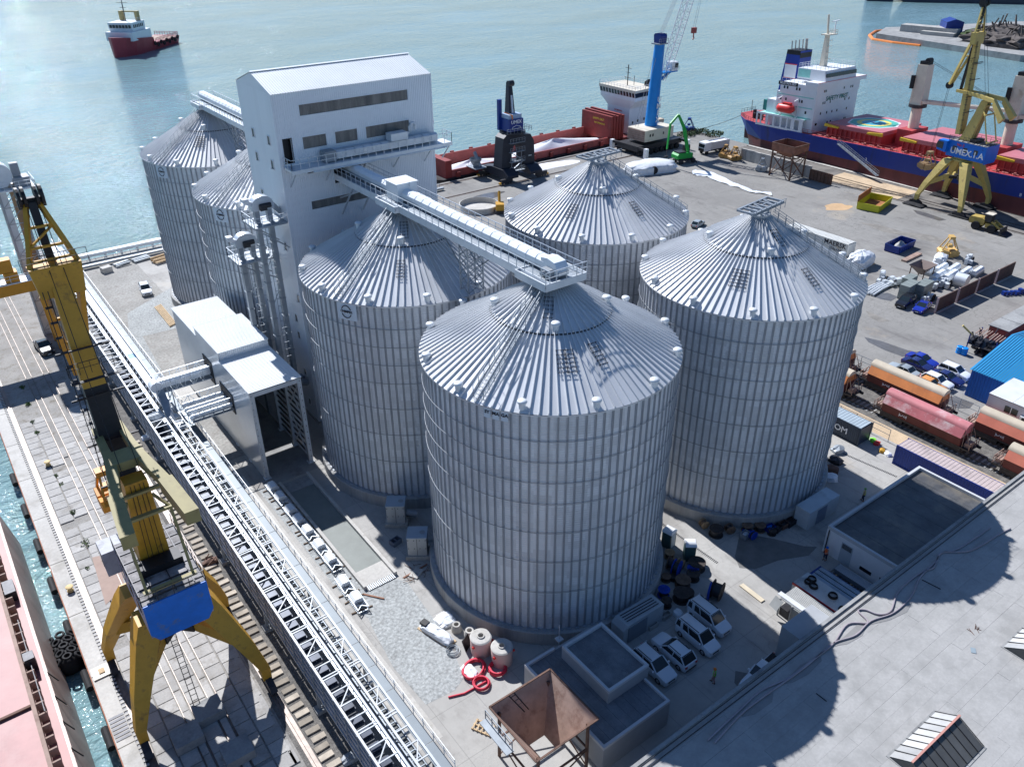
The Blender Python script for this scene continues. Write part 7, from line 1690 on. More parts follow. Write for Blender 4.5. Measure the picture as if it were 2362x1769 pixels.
m = MB(); m.rail([(71.5,116,2.6),(71.5,120,2.6)],1.1,.9,.03); m.lathe([(.2,1.8),(1.5,4.2),(1.5,4.6)],10,(72.5,118.4,0)); m.box(70.8,116,2.4,74.2,120.2,2.6); m.tube((73,117,2.6),(73,119.5,5.8),.4,8); m.build('hopper_unit', galv_dark, dc)
stuff(heap((93,114.3,.02),9,2.6,.35,11,'white_spill',cargo)); bpy.data.objects['white_spill']['label'] = 'white bulk cargo spilled on the quay behind the rear silo'; bpy.data.objects['white_spill']['category'] = 'spill'
# blue mobile harbour crane
mc = thing('mobile_crane', 'tall blue mobile harbour crane with white machine house', 'crane', (0,0,0))
MB().box(117,106.5,1.2,134,114.5,2.6).build('chassis', dark_steel, mc)
for x in (118,120,122,124,126,128,130,132):
    for y in (106.6,114.4): MB().tube((x,y-.5,.75),(x,y+.5,.75),.74,14).build('wheel', rubber, mc, 40)
for x in (117.5,133.5):
    for y in (103.8,117): MB().box(x-.5,y-.5,.1,x+.5,y+.5,2.6).build('outrigger', white_paint, mc); MB().beam((x,y,2.2),(x,110.5,2.2),.8,.6).build('outrigger_beam', dark_steel, mc)
m = MB(); m.box(119.6,106.6,3.4,130.4,113.4,6.4); mh = m.build('machine_house', cream, mc)
for i in range(5): MB().box(119.45,106.8,3.5+i*.56,119.6,113.2,3.98+i*.56).build('louvre', rust_pale, mh)
for x in (121.5,122.5,126.5): MB().box(x-.25,106.55,4.6,x+.25,106.6,5.3).build('window', glass, mh)
letters('LIEBHERR LHM 500' if False else 'UMEX LHM', ink, mc, (125.5,106.56,5.8), (1,0,0), (0,0,1), .5, .0, .01) if False else None
m = MB(); 
def sq(cx, cy, z, w): return [(cx+w*cos(a), cy+w*sin(a), z) for a in [2*pi*i/16 for i in range(16)]]
m.loft([sq(125.6,110.6,6.4,1.75),sq(126.0,110.8,13,1.6),sq(126.9,111,27,1.35)]); m.build('tower', blue_bright, mc, 40)
m = MB(); m.box(125.2,109.6,27,128.6,112.4,27.3); m.build('tower_platform', galv_dark, mc); MB().rail([(125.2,109.6,27.3),(128.6,109.6,27.3),(128.6,112.4,27.3)],1.1,.9,.03).build('railing', galv_dark, mc)
for i in range(4): MB().extr([(109.9+i*.6,27.3),(110.3+i*.6,27.3),(110.5+i*.6,29.2),(110.1+i*.6,29.6),(109.8+i*.6,29)],'x',125.8,128.2).build('head_sheave', blue_dark, mc)
for i, ch_ in enumerate('UMEX'): letters(ch_, white_paint, mc, (126.0+.028*(13.4-1.75*i-6.4)*.5, 108.72+.0*i, 13.4-1.75*i), (1,-.12,0), (0,0,1), 1.9, .03, .02)
m = MB(); m.box(127.6,109.8,19.6,133.4,112.2,19.9); m.beam((127.2,110.8,17.6),(131.5,110.8,19.6),.5); m.build('cab_bracket', blue_bright, mc); MB().box(131.0,109.8,19.9,133.4,112.0,22.2).build('operator_cab', white_paint, mc); MB().box(132.2,109.75,20.7,133.45,109.8,21.8).build('cab_window', glass, mc)
MB().rail([(127.6,109.8,19.9),(133.8,109.8,19.9),(133.8,112.2,19.9)],1.1,.9,.03).build('railing', galv_dark, mc)
# lattice boom
m = MB(); A, B = Vector((129.2,111,17.6)), Vector((146.5,111,66)); d = (B-A).normalized(); nx = Vector((d.z,0,-d.x)); w0 = 1.0
def ch4(q): p = A.lerp(B, q); w = w0*(.4+.6*min(1,q*8)); return [p+nx*(sx*w)+Vector((0,sy*w,0)) for sx, sy in ((-1,-1),(1,-1),(1,1),(-1,1))]
N_ = 26; prev = ch4(0)
for i in range(1, N_+1):
    cur = ch4(i/N_)
    for j in range(4): m.beam(prev[j],cur[j],.17); m.beam(prev[j],cur[(j+1) % 4],.09); m.beam(cur[j],cur[(j+1) % 4],.08)
    prev = cur
m.build('lattice_boom', M('boom_white', (.62,.64,.66), .5, var=.1), mc)
m = MB()
for y in (110.4,110.8,111.2,111.6): m.beam((127,y,29.4),(146,y,65),.07)
for y in (110.5,111.5): m.beam((127,y,29.4),(120.5,y,6.6),.06)
for x in (139.2,140.0): m.beam((x,111,30),(146.3,111,66),.05)
m.build('rope', galv_dark, mc)
m = MB(); m.box(138.9,110.6,28.6,140.3,111.4,30.0); m.path([(139.6,111,28.6),(139.6,111,27.8),(139.9,111,27.3),(139.6,111,27.0),(139.3,111,27.3)],.16,6); m.build('hook_block', M('hook_red', (.3,.06,.05), .5, var=.15), mc)
# green material handler
gh = thing('material_handler', 'green material handler with raised arm beside the mobile crane', 'excavator', (123.2,95.3,0), radians(-12))
m = MB()
for x in (-1.9,1.9):
    for y in (-1.3,1.3): m.tube((x,y-.3,.65),(x,y+.3,.65),.62,12)
m.box(-2.4,-.9,.7,2.4,.9,1.3); m.build('wheeled_base', dark_steel, gh)
for x in (-2.8,2.8): 
    for y in (-1.9,1.9): MB().beam((x*.7,y*.5,.9),(x,y,.1),.25).build('stabiliser', dark_steel, gh)
MB().extr([(-3.2,1.4),(1.6,1.4),(1.6,2.6),(-2.6,2.9),(-3.2,2.3)],'y',-1.4,1.4).build('upper_body', green_paint, gh); MB().box(.2,.5,2.6,1.9,1.5,4.2).build('cab', dark_steel, gh); MB().box(-2.8,-1.2,2.85,-.4,1.2,3.1).build('engine_cover', dark_steel, gh)
m = MB(); m.beam((.8,-.3,2.4),(-1.2,-.3,9.0),.6,.8); m.beam((-1.2,-.3,9.0),(-3.4,-.3,12.6),.55,.7,.45,.5); m.build('boom', green_paint, gh)
m = MB(); m.beam((-3.4,-.3,12.6),(-5.6,-.3,10.5),.45,.5); m.beam((-5.6,-.3,10.5),(-6.0,-.3,4.2),.42,.5,.3,.35); m.build('stick', green_paint, gh)
m = MB(); m.beam((-6.0,-.3,4.2),(-6.0,-.3,2.6),.16); m.build('hanger', dark_steel, gh); grab(gh, (-6.0,-.3,.15), dark_steel, .8)
# white covered stockpile with two black drums
c = g(1507,398); t = thing('sheeted_heap', 'big heap under white sheeting behind the rear silo stair', 'heap', (c.x,c.y,0), radians(-15))
lump((0,0,0),6.4,3.4,2.7,41,26,8,.22).build('sheeting', film_white, t, 70)
for k, (px, lab) in enumerate((((1512,405),'black roll resting on the white heap, left of two'),((1530,401),'black roll resting on the white heap, right of two'))):
    c = g(*px); tag(MB().tube((-.9,0,0),(.9,0,0),1.0,18).build('black_roll', rubber, None, 40, (c.x,c.y,1.02), radians(60)), lab, 'roll')
# white cloth strip
P = [(1605,398),(1637,402),(1700,425),(1786,451),(1760,460),(1744,463),(1690,440),(1640,425),(1604,412)]
m = MB(); pts = [g(*p) for p in P]; cc = sum(pts, Vector())/len(pts); n = len(pts); o_ = 0
a0, a1 = [g(1604,404),g(1637,408),g(1690,430),g(1742,450),g(1786,456)], None
rows = []
for i in range(25):
    q = i/24*4; k = min(3, int(q)); ctr = a0[k].lerp(a0[k+1], q-k); wid = 2.2+1.1*sin(q*1.4)+.4*sin(q*5)
    rows.append([ctr+Vector((random.uniform(-.25,.25), (j/6-.5)*2*wid*.55+ctr.x*0, .05+.22*random.random())) + Vector(((j/6-.5)*wid*1.2,0,0)) for j in range(7)])
for r in rows: m.v += [tuple(p) for p in r]
for i in range(24):
    for j in range(6): m.f.append((i*7+j,i*7+j+1,(i+1)*7+j+1,(i+1)*7+j))
tag(m.build('white_sheet', film_white, None, 70), 'long crumpled white sheet spread on the yard', 'sheeting')
# truck, grabs, barriers, hopper frame, steel wall by the blue ship
tr = thing('dump_truck', 'white tipper truck on the quay corner', 'truck', (136.6,97.3,0), pi-.08)
MB().box(-4.6,-1.1,.8,3.4,1.1,1.15).build('chassis', dark_steel, tr)
m = MB(); m.extr([(1.9,1.0),(4.3,1.0),(4.35,1.9),(4.2,3.2),(1.9,3.3)],'y',-1.22,1.22); m.build('cab', white_paint, tr); MB().box(4.18,-1.05,1.95,4.40,1.05,2.85).build('windscreen', glass, tr); MB().box(2.8,-1.25,2.0,3.9,-1.22,2.8).build('side_window', glass, tr); MB().box(4.3,-1.0,.9,4.42,1.0,1.7).build('grille', black, tr)
m = MB(); m.box(-4.8,-1.25,1.2,1.7,1.25,1.35)
for s in (-1.25,1.17): m.box(-4.8,s,1.35,1.7,s+.08,3.2)
for s in (-4.8,1.62): m.box(s,-1.17,1.35,s+.08,1.17,3.2)
m.build('tipper_body', M('tipper_white', (.62,.62,.62), .5, var=.1), tr); MB().box(-4.7,-1.15,2.6,1.6,1.15,2.9).build('load', cargo, tr)
for x in (3.2,-2.0,-3.4):
    for s in (-1.0,1.0): MB().tube((x,s-.2,.52),(x,s+.2,.52),.52,14).build('wheel', rubber, tr, 40)
gb = M('grab_orange_brown', (.40,.23,.06), .6, var=.3, scale=1.2, dirt=(.14,.09,.05), dirt_amt=.4)
for k, (px, rz, s, mt, lab) in enumerate((((1678,370),.4,1.15,gb,'yellow-brown clamshell grab next to the tipper truck'),((1700,376),1.2,1.2,gb,'second clamshell grab standing at the concrete barrier end'),((1762,402),.5,1.1,galv_dark,'grey clamshell grab on the yard beside the rusty hopper frame'),((1595,308),.6,1.3,blue_dark,'navy clamshell grab at the quay corner bushes'),((2188,602),.8,1.35,M('grab_tan', (.55,.36,.12), .55, var=.2, scale=1.2),'tan clamshell grab standing in the middle of the yard'))):
    c = g(*px); t = thing('clamshell_grab', lab, 'grab', (c.x,c.y,0), rz, 'spare clamshell grabs'); grab(t, (0,0,.02), mt, s)
t = thing('concrete_barrier', 'row of tall grey concrete barrier panels along the quay beside the blue ship', 'barrier', (137.4,0,0))
for i in range(14): MB().box(-.35+random.uniform(-.08,.08),66.4+i*1.55,0,.15,66.4+i*1.55+1.5,2.9+random.uniform(-.05,.05)).build('barrier_panel', concrete if i % 2 else concrete_pale, t)
t = thing('steel_bulkhead', 'dark ribbed steel wall at the near end of the concrete barrier', 'wall', (136.3,0,0)); MB().box(-.1,59.6,0,.1,66.0,2.6).build('plate', rust, t)
for i in range(7): MB().box(-.3,59.7+i*1.0,0,-.1,59.85+i*1.0,2.6).build('rib', rust, t)
hf = thing('loading_hopper', 'rusty brown loading hopper on a tall braced frame', 'hopper', (133.8,71.0,0))
for x in (-2.6,2.6):
    for y in (-3.0,3.0): MB().beam((x,y,0),(x,y,6.4),.3).build('leg', rust, hf)
m = MB()
for y in (-3.0,3.0): m.beam((-2.6,y,.3),(2.6,y,5.2),.16); m.beam((2.6,y,.3),(-2.6,y,5.2),.16); m.beam((-2.6,y,5.3),(2.6,y,5.3),.22)
for x in (-2.6,2.6): m.beam((x,-3,.3),(x,3,5.2),.16); m.beam((x,3,.3),(x,-3,5.2),.16); m.beam((x,-3,5.3),(x,3,5.3),.22)
m.build('bracing', rust, hf)
m = MB(); T_ = [(-2.9,-3.3),(2.9,-3.3),(2.9,3.3),(-2.9,3.3)]
for i in range(4):
    a, c2 = T_[i], T_[(i+1) % 4]; m.add([(*a,8.2),(*c2,8.2),(*c2,6.6),(*a,6.6)],[(0,1,2,3)]); m.add([(*a,6.6),(*c2,6.6),(c2[0]*.3,c2[1]*.3,5.0),(a[0]*.3,a[1]*.3,5.0)],[(0,1,2,3)])
m.build('bin', M('hopper_rust_red', (.24,.11,.07), .8, var=.3, scale=.8), hf)
m = MB()
for i in range(4): a, c2 = T_[i], T_[(i+1) % 4]; m.beam((*a,8.2),(*c2,8.2),.2)
m.build('rim', rust, hf)
# right quay apron: rails, sand spill, low wall
m = MB()
for x in (138.75,149.4,141.6,143.2): m.box(x-.06,-40,.01,x+.06,96,.13)
struct(m.build('quay_rail', rail_steel)); rect('quay_strip', 137.9, -40, 151, 96, .005, M('oily_quay', (.19,.175,.155), .85, var=.25, scale=.3, dirt=(.10,.095,.09), dirt_amt=.5, dirt_scale=.25))
rect('sand_strip', 139.0, 44, 148.2, 64, .011, sand_mat); blob('sand_patch', (123.5,49), 3.4, 2.2, .012, M('orange_sand', (.50,.34,.19), .95, var=.15), seed=5)
rect('pale_strip', 149.7, -40, 150.7, 96, .012, concrete_pale)
m = MB()
for i in range(40): m.box(151.0,60-i*2.4,-1.8,151.25,61.1-i*2.4,-.2)
struct(m.build('quay_fenders', rubber))
# skips
def skip(label, loc, rz, L, W, H, mat, inside, load, name='waste_skip'):
    t = thing(name, label, 'skip', loc, rz)
    m = MB(); m.box(-L/2,-W/2,0.05,L/2,W/2,.2)
    for s in (-1,1):
        m.add([(-L/2,s*W/2,.2),(L/2,s*W/2,.2),(L/2,s*(W/2+.12),H),(-L/2,s*(W/2+.12),H),(-L/2,s*(W/2-.08),.2),(L/2,s*(W/2-.08),.2),(L/2,s*(W/2+.04),H),(-L/2,s*(W/2+.04),H)],[(0,1,2,3),(4,7,6,5),(3,2,6,7)])
        m.box(s*L/2-.06,-W/2,.2,s*L/2+.06,W/2,H)
    m.build('body', mat, t)
    for s in (-1,1):
        for i in range(int(L/.9)): MB().box(-L/2+.3+i*.9,s*(W/2+.03)-.07,.2,-L/2+.42+i*.9,s*(W/2+.03)+.11*s if s > 0 else s*(W/2+.03)+.07,H-.05).build('side_rib', mat, t)
    MB().box(-L/2+.1,-W/2+.08,.2,L/2-.1,W/2-.08,.25).build('floor', inside, t)
    if load: load(t)
    return t
c = (g(1955,487)+g(2060,477)+g(2036,505)+g(1985,470))/4
skip('acid yellow open skip with rusty inside on the open yard', (130.4,44.4,0), radians(14), 8.6, 4.8, 1.6, M('acid_yellow', (.52,.50,.02), .5, var=.1, scale=.5), M('skip_rust', (.32,.13,.05), .85, var=.25), lambda t: MB().box(-4.2,2.42,1.6,4.2,2.55,3.0).build('raised_side', bpy.data.materials['skip_rust'], t))
skip('small blue skip loaded with rubble near the wall panels', (111.0,26.5,0), radians(4), 6.4, 2.9, 1.5, blue_dark, dark_steel, lambda t: heap((0,0,.3),2.6,1.1,1.3,23,'rubble',concrete,t))
# wheel loader
wl = thing('wheel_loader', 'dirty yellow wheel loader with bucket down beside the far crane', 'loader', (134.9,21.6,0), radians(-88))
lm = M('loader_yellow', (.42,.31,.08), .6, var=.25, scale=1)
for x in (-1.6,1.6):
    for s in (-1.1,1.1): MB().tube((x,s-.3,.85),(x,s+.3,.85),.85,18).build('wheel', rubber, wl, 40)
MB().extr([(-3.2,1.1),(-.2,1.1),(-.2,2.4),(-1.0,2.6),(-3.0,2.5),(-3.3,2.0)],'y',-1.0,1.0).build('engine_hood', lm, wl); MB().box(-.4,-.8,2.0,1.0,.8,3.5).build('cab', dark_steel, wl); MB().box(-.5,-.9,3.5,1.1,.9,3.62).build('cab_roof', cream, wl); MB().box(.1,-.9,.8,2.2,.9,1.7).build('front_frame', lm, wl)
m = MB()
for s in (-.7,.7): m.beam((1.2,s,2.2),(3.6,s,.9),.3,.35)
m.build('lift_arm', lm, wl); MB().extr([(3.4,.1),(4.9,.1),(4.7,.25),(3.7,.5),(3.6,1.5),(3.4,1.5)],'y',-1.5,1.5).build('bucket', dark_steel, wl)
# white shipping container with lettering
def shipping(label, loc, rz, L, mat, roofmat, text, tmat, size, name='shipping_container', H=2.6):
    t = thing(name, label, 'container', loc, rz); W = 2.44
    for s in (-1,1):
        m = MB(); n = int(L/.28); pr = []
        for i in range(n): a = -L/2+i*L/n; b = L/n; pr += [(a,0),(a+b*.35,0),(a+b*.5,.04),(a+b*.85,.04)]
        pr.append((L/2,0))
        for (xa,da),(xb,db) in zip(pr[:-1],pr[1:]):
            q = [(xa,s*(W/2-da),.15),(xb,s*(W/2-db),.15),(xb,s*(W/2-db),H-.1),(xa,s*(W/2-da),H-.1)]; m.add(q,[(0,1,2,3) if s < 0 else (3,2,1,0)])
        m.build('side_wall', mat, t)
    for s in (-1,1): MB().box(s*L/2-.03,-W/2+.02,.15,s*L/2+.03,W/2-.02,H-.1).build('end_wall', mat, t)
    m = MB()
    for x in (-L/2,L/2):
        for y in (-W/2,W/2): m.box(x-.08,y-.08,0,x+.08,y+.08,H)
    for y in (-W/2,W/2): m.box(-L/2+.08,y-.06,H-.14,L/2-.08,y+.06,H-.002); m.box(-L/2+.08,y-.06,.02,L/2-.08,y+.06,.16)
    m.build('corner_frame', mat, t)
    m = MB(); n = int(L/.45)
    for i in range(n): a = -L/2+.1+i*(L-.2)/n; m.box(a,-W/2+.06,H-.08,a+(L-.2)/n*.6,W/2-.06,H-.01); m.box(a+(L-.2)/n*.6,-W/2+.06,H-.08,a+(L-.2)/n,W/2-.06,H+.02)
    m.build('roof', roofmat, t)
    if text:
        for body, lx, lz, sz in text: letters(body, tmat, t, (lx,-W/2-.02,lz), (1,0,0), (0,0,1), sz, .015, .01)
    return t
cont_white = M('container_white', (.62,.62,.58), .55, var=.1, dirt=(.45,.40,.33), dirt_amt=.25, dirt_scale=.5)
shipping('white shipping container with black lettering half behind the right-hand silo', (99.9,37.2,0), radians(-90), 14.0, cont_white, cont_white, [('MAERSK',4.2,1.85,1.35),('SEALAND',4.6,.85,.7)], ink, 1)
shipping('short dark navy container with white lettering next to the right-hand silo', (45.4,-4.6,0), radians(-90), 7.2, M('dark_navy_cont', (.03,.045,.07), .5, var=.15), M('pale_blue_roof', (.36,.42,.46), .5, var=.1), [('MSCOM',-.2,1.25,1.2)], white_paint, 1)
shipping('long blue container with faded pink ribbed roof beside the flat building', (45.6,-19.2,0), radians(-90), 12.4, blue_dark, M('faded_pink_roof', (.47,.39,.37), .6, var=.15, dirt=(.3,.26,.24), dirt_amt=.3), None, None, 1, H=2.75)
# ------------------------------------------------------------------ hopper wagons on two tracks
m = MB()
for x in (53.0,54.45,58.4,59.85): m.box(x-.04,-60,.06,x+.04,30,.2)
struct(m.build('railway_track', rail_steel)); rect('track_bed', 51.4, -60, 61.2, 32, .006, ballast_mat); rect('track_bed_edge', 48.6, -60, 51.4, 20, .007, sand_mat)
ts = MB().box(-1.25,-.12,0,1.25,.12,.06).build('track_sleeper', M('concrete_sleeper', (.33,.32,.30), .9, var=.2), yard, loc=(53.72,-30,.008))
for i in range(1,56): inst(ts, yard, (53.72,-30+i*.7,.008)); 
for i in range(0,56): inst(ts, yard, (59.12,-30+i*.7,.008))
red_low = M('wagon_dark_red', (.115,.03,.028), .65, var=.2, scale=.8, dirt=(.07,.025,.022), dirt_amt=.3, vstreak=True)
def wagon(label, x, y, side, hoodm, L=11.2):
    t = thing('hopper_wagon', label, 'wagon', (x,y,0), 0, 'covered hopper wagons')
    m = MB(); m.extr([(-1.15,1.15),(1.15,1.15),(1.42,2.45),(-1.42,2.45)],'y',-L/2,L/2); m.build('lower_body', red_low, t)
    m = MB(); m.extr([(-1.45,2.45),(1.45,2.45),(.82,3.55),(-.82,3.55)],'y',-L/2-.02,L/2+.02); m.build('upper_body', side, t)
    m = MB(); m.extr([(.86*cos(a),3.5+.62*sin(a)) for a in [pi*i/8 for i in range(9)]],'y',-L/2-.15,L/2+.15); m.build('roof_hood', hoodm, t, 40)
    MB().box(-1.2,-L/2-1.3,.95,1.2,L/2+1.3,1.15).build('underframe', dark_steel, t)
    for s in (-1,1):
        m = MB()
        for q in (.25,1.15): m.beam((-1.0,s*(L/2+q),1.15),(-.8,s*(L/2+q*.3),3.2),.07); m.beam((1.0,s*(L/2+q),1.15),(.8,s*(L/2+q*.3),3.2),.07)
        m.rail([(-1.15,s*(L/2+1.2),1.15),(1.15,s*(L/2+1.2),1.15)],1.0,.8,.03); m.beam((-.7,s*(L/2+.3),1.2),(.7,s*(L/2+.3),2.4),.12); m.box(-.8,s*(L/2+.7)-.3,1.15,.5,s*(L/2+.7)+.3,1.7); m.build('end_platform', rust_pale, t)
        for bx in (-.85,.85): MB().tube((bx,s*(L/2+1.3),1.05),(bx,s*(L/2+1.75),1.05),.2,10).build('buffer', black, t)
        for k in (-.95,.95):
            for wx in (-.73,.73): MB().tube((wx-.07,s*(L/2-1.4)+k,.62),(wx+.07,s*(L/2-1.4)+k,.62),.44,14).build('wheel', dark_steel, t)
        MB().box(-1.1,s*(L/2-1.4)-1.6,.45,-.95,s*(L/2-1.4)+1.6,.85).build('bogie_frame', dark_steel, t)
    lb = letters('DB', white_paint, t, (-1.30,L*.22,1.9), (0,-1,0), (.2,0,1), .75, .01, .01)
    m = MB()
    for yy in (L*.22-.5,L*.22+.5): m.box(-1.33,yy-.02,1.5,-1.29,yy+.02,2.3)
    m.build('panel_mark', white_paint, t)
    return t
cream_hood = M('cream_hood', (.52,.45,.34), .6, var=.1); org = M('wagon_orange', (.60,.22,.065), .55, var=.14, scale=.6, dirt=(.45,.17,.07), dirt_amt=.3); salmon = M('wagon_salmon', (.58,.19,.12), .55, var=.12, scale=.6)
pink = M('wagon_faded_pink', (.46,.14,.15), .6, var=.15, scale=.6, dirt=(.62,.50,.48), dirt_amt=.5, dirt_scale=.5); pinkh = M('pink_hood', (.50,.18,.19), .6, var=.12, dirt=(.6,.42,.42), dirt_amt=.25)
wagon('orange hopper wagon with cream hood on the far track beside the car group', 59.1, -5.6, org, cream_hood, 10.4)
wagon('faded pink hopper wagon with peeling white patches on the near track', 53.7, -11.4, pink, pinkh, 10.6)
wagon('salmon hopper wagon with cream hood on the far track in front of the site cabins', 59.1, -21.4, salmon, cream_hood, 11.2)
wagon('salmon hopper wagon cut by the right edge on the near track', 53.7, -27.6, salmon, cream_hood, 11.2)
wagon('orange hopper wagon half hidden by the right-hand silo', 53.7, 5.0, org, cream_hood, 10.6)
wagon('orange hopper wagon behind the right-hand silo on the far track', 59.1, 8.6, org, cream_hood, 10.6)
# blue shed, site cabins
bb = thing('blue_shed', 'bright blue ribbed steel shed behind the site cabins', 'shed', (0,0,0))
corr_b = M('blue_cladding', (.012,.085,.36), .45, var=.06); corr_r = M('blue_roof_sheet', (.05,.27,.52), .4, var=.05)
def ribx(x, y0, y1, z0, z1f, mat, name, parent, pitch=.4, s=-1):
    m = MB(); n = int((y1-y0)/pitch)
    for i in range(n):
        a = y0+i*pitch; b = a+pitch; pts = [(a,0),(a+pitch*.5,0),(a+pitch*.6,.07),(a+pitch*.95,.07),(b,0)]
        for (ya,da),(yb,db) in zip(pts[:-1],pts[1:]): m.add([(x+s*da,ya,z0),(x+s*db,yb,z0),(x+s*db,yb,z1f(yb)),(x+s*da,ya,z1f(ya))],[(3,2,1,0)])
    return m.build(name, mat, parent)
BX, BY0, BY1, BZ, BR = 67.2, -30.0, -9.9, 4.1, 5.2
ribx(BX, BY0, BY1, 0, lambda y: BZ, corr_b, 'front_wall', bb)
m = MB(); m.extr([(BX,0),(90,0),(90,BZ),(77.5,BR+1.0),(BX,BZ)],'y',BY1-.12,BY1-.02); m.build('gable_wall', corr_b, bb)
m = MB(); n = 58
for i in range(n):
    a = BY1-i*.35+.2; 
    for (ya,yb,d) in ((a,a-.2,0),(a-.2,a-.35,.08)): m.add([(BX-.3,ya,BZ+d),(BX-.3,yb,BZ+d),(77.5,yb,BR+1.0+d),(77.5,ya,BR+1.0+d)],[(0,1,2,3)]); m.add([(77.5,ya,BR+1+d),(77.5,yb,BR+1+d),(90,yb,BZ+d),(90,ya,BZ+d)],[(0,1,2,3)])
    m.add([(BX-.3,a-.2,BZ),(BX-.3,a-.2,BZ+.08),(77.5,a-.2,BR+1.08),(77.5,a-.2,BR+1.0)],[(0,1,2,3)])
m.build('roof', corr_r, bb)
sc = thing('site_cabins', 'two-storey stack of grey-white site cabins at the right edge', 'cabin', (0,0,0))
cab_w = M('cabin_white', (.52,.53,.57), .5, var=.06)
for k, (z0, x0) in enumerate(((0,60.6),(2.65,60.6))):
    MB().box(x0,-30,z0+.05,x0+6.0,-15.3,z0+2.6).build('cabin', cab_w, sc)
    MB().box(x0-.03,-30,z0+2.5,x0+6.05,-15.25,z0+2.66).build('cabin_rim', grey_paint, sc)
    for y in (-18.2,-24.0):
        w = MB().box(x0-.04,y-.9,z0+1.0,x0-.005,y+.7,z0+1.9).build('window', glass, sc); MB().box(x0-.06,y-.14,z0+.98,x0-.03,y-.06,z0+1.92).build('mullion', white_paint, w)
        ac = MB().box(x0-.4,y-2.3,z0+.9,x0-.02,y-1.4,z0+1.5).build('air_conditioner', white_paint, sc); MB().tube((x0-.41,y-1.85,z0+1.2),(x0-.42,y-1.85,z0+1.2),.22,12).build('fan_grille', dark_steel, ac)
for i in range(5): MB().box(60.4,-30+i*2.95,5.31,66.8,-30+i*2.95+2.9,5.38+.02*(i % 2)).build('roof_panel', M('cabin_roof', (.62,.63,.62), .5, var=.08) if i == 0 else bpy.data.materials['cabin_roof'], sc)
# low red shed, equipment rack, drums
rsd = thing('low_red_shed', 'low rust-red shed with grey flat roof at the right edge', 'shed', (0,0,0))
MB().box(86.4,-6.0,0,110,-3.2,2.4).build('wall', red_oxide, rsd)
for i in range(6): MB().box(86.2+i*4,-6.2,2.4,86.2+i*4+3.95,-3.0,2.5+.02*(i % 2)).build('roof_sheet', concrete_grey, rsd)
rack = thing('equipment_rack', 'cluttered dark equipment rack with pipes beside the blue drums', 'rack', (81.6,-5.4,0))
for x in (-1.8,1.8):
    for y in (-2.0,2.0): MB().beam((x,y,0),(x,y,3.0),.14).build('post', blue_dark, rack)
MB().box(-1.9,-2.1,1.4,1.9,2.1,1.5).build('shelf', dark_steel, rack)
m = MB(); rr = random.Random(4)
for i in range(34): x, y, z = rr.uniform(-1.6,1.6), rr.uniform(-1.9,1.9), rr.choice((0.1,1.6)); s = rr.uniform(.2,.6); m.box(x-s,y-s*.6,z,x+s,y+s*.6,z+s)
for i in range(14): x, y = rr.uniform(-1.8,1.8), rr.uniform(-2,2); m.beam((x,y,1.6),(x+rr.uniform(-1,1),y+rr.uniform(-1.2,1.2),rr.uniform(2.2,3.6)),.1)
stuff(m.build('junk', dark_steel, rack))
m = MB(); 
for i in range(10): m.beam((-1.5+rr.uniform(-.5,.5),-2+i*.4,3.0),(1.2,-1.8+i*.4,3.1+rr.uniform(-.2,.3)),.13)
stuff(m.build('timber_load', rust_pale, rack)); MB().beam((-1.5,1.9,2.8),(-2.4,3.2,4.1),.25).build('yellow_arm', yellow_pale, rack)
for k, (px, lab) in enumerate((((1500,1560),'blue drum left of two beside the equipment rack'),((1545,1575),'blue drum right of two beside the equipment rack'))):
    c = g(*R6(*px)); tag(MB().lathe([(.48,0),(.5,.05),(.48,.1),(.48,.5),(.5,.53),(.48,.56),(.48,1.0),(.5,1.05),(.44,1.1),(.01,1.1)],18).build('blue_drum', blue_bright, None, 40, (c.x,c.y,0)), lab, 'drum')
m = MB()
for i in range(9): m.box(0+i*.8,random.uniform(-.2,.2),0,.55+i*.8,.7,random.uniform(.5,1.0))
c = g(*R6(1990,1000)); tag(m.build('blue_machine_parts', blue_dark, None, False, (c.x-2,c.y,0), radians(-25)), 'row of small blue machine parts past the rusty wall panels', 'machine parts')
# rusty wall panels
for k in range(4):
    x0 = (88.8,95.6,102.2,109.0)[k]; t = thing('rusty_panel', ['rusty brown wall panel nearest the blue sedan','second rusty brown wall panel from the blue sedan','third rusty brown wall panel from the blue sedan','rusty brown wall panel farthest from the blue sedan'][k], 'wall panel', (x0,6.6,0), 0, 'row of rusty wall panels')
    MB().box(0,-.08,.15,6.1,.08,2.7).build('panel', M('panel_rust', (.13,.085,.07), .75, var=.2, scale=.8, vstreak=True) if k == 0 else bpy.data.materials['panel_rust'], t)
    for i in range(15): MB().box(.15+i*.4,-.13,.2,.22+i*.4,-.08,2.65).build('panel_rib', bpy.data.materials['panel_rust'], t)
    MB().box(-.15,-.15,0,.0,.15,2.8).build('post', pinkish, t)
    MB().box(.2,-.4,0,5.9,.4,.15).build('foot', concrete, t)
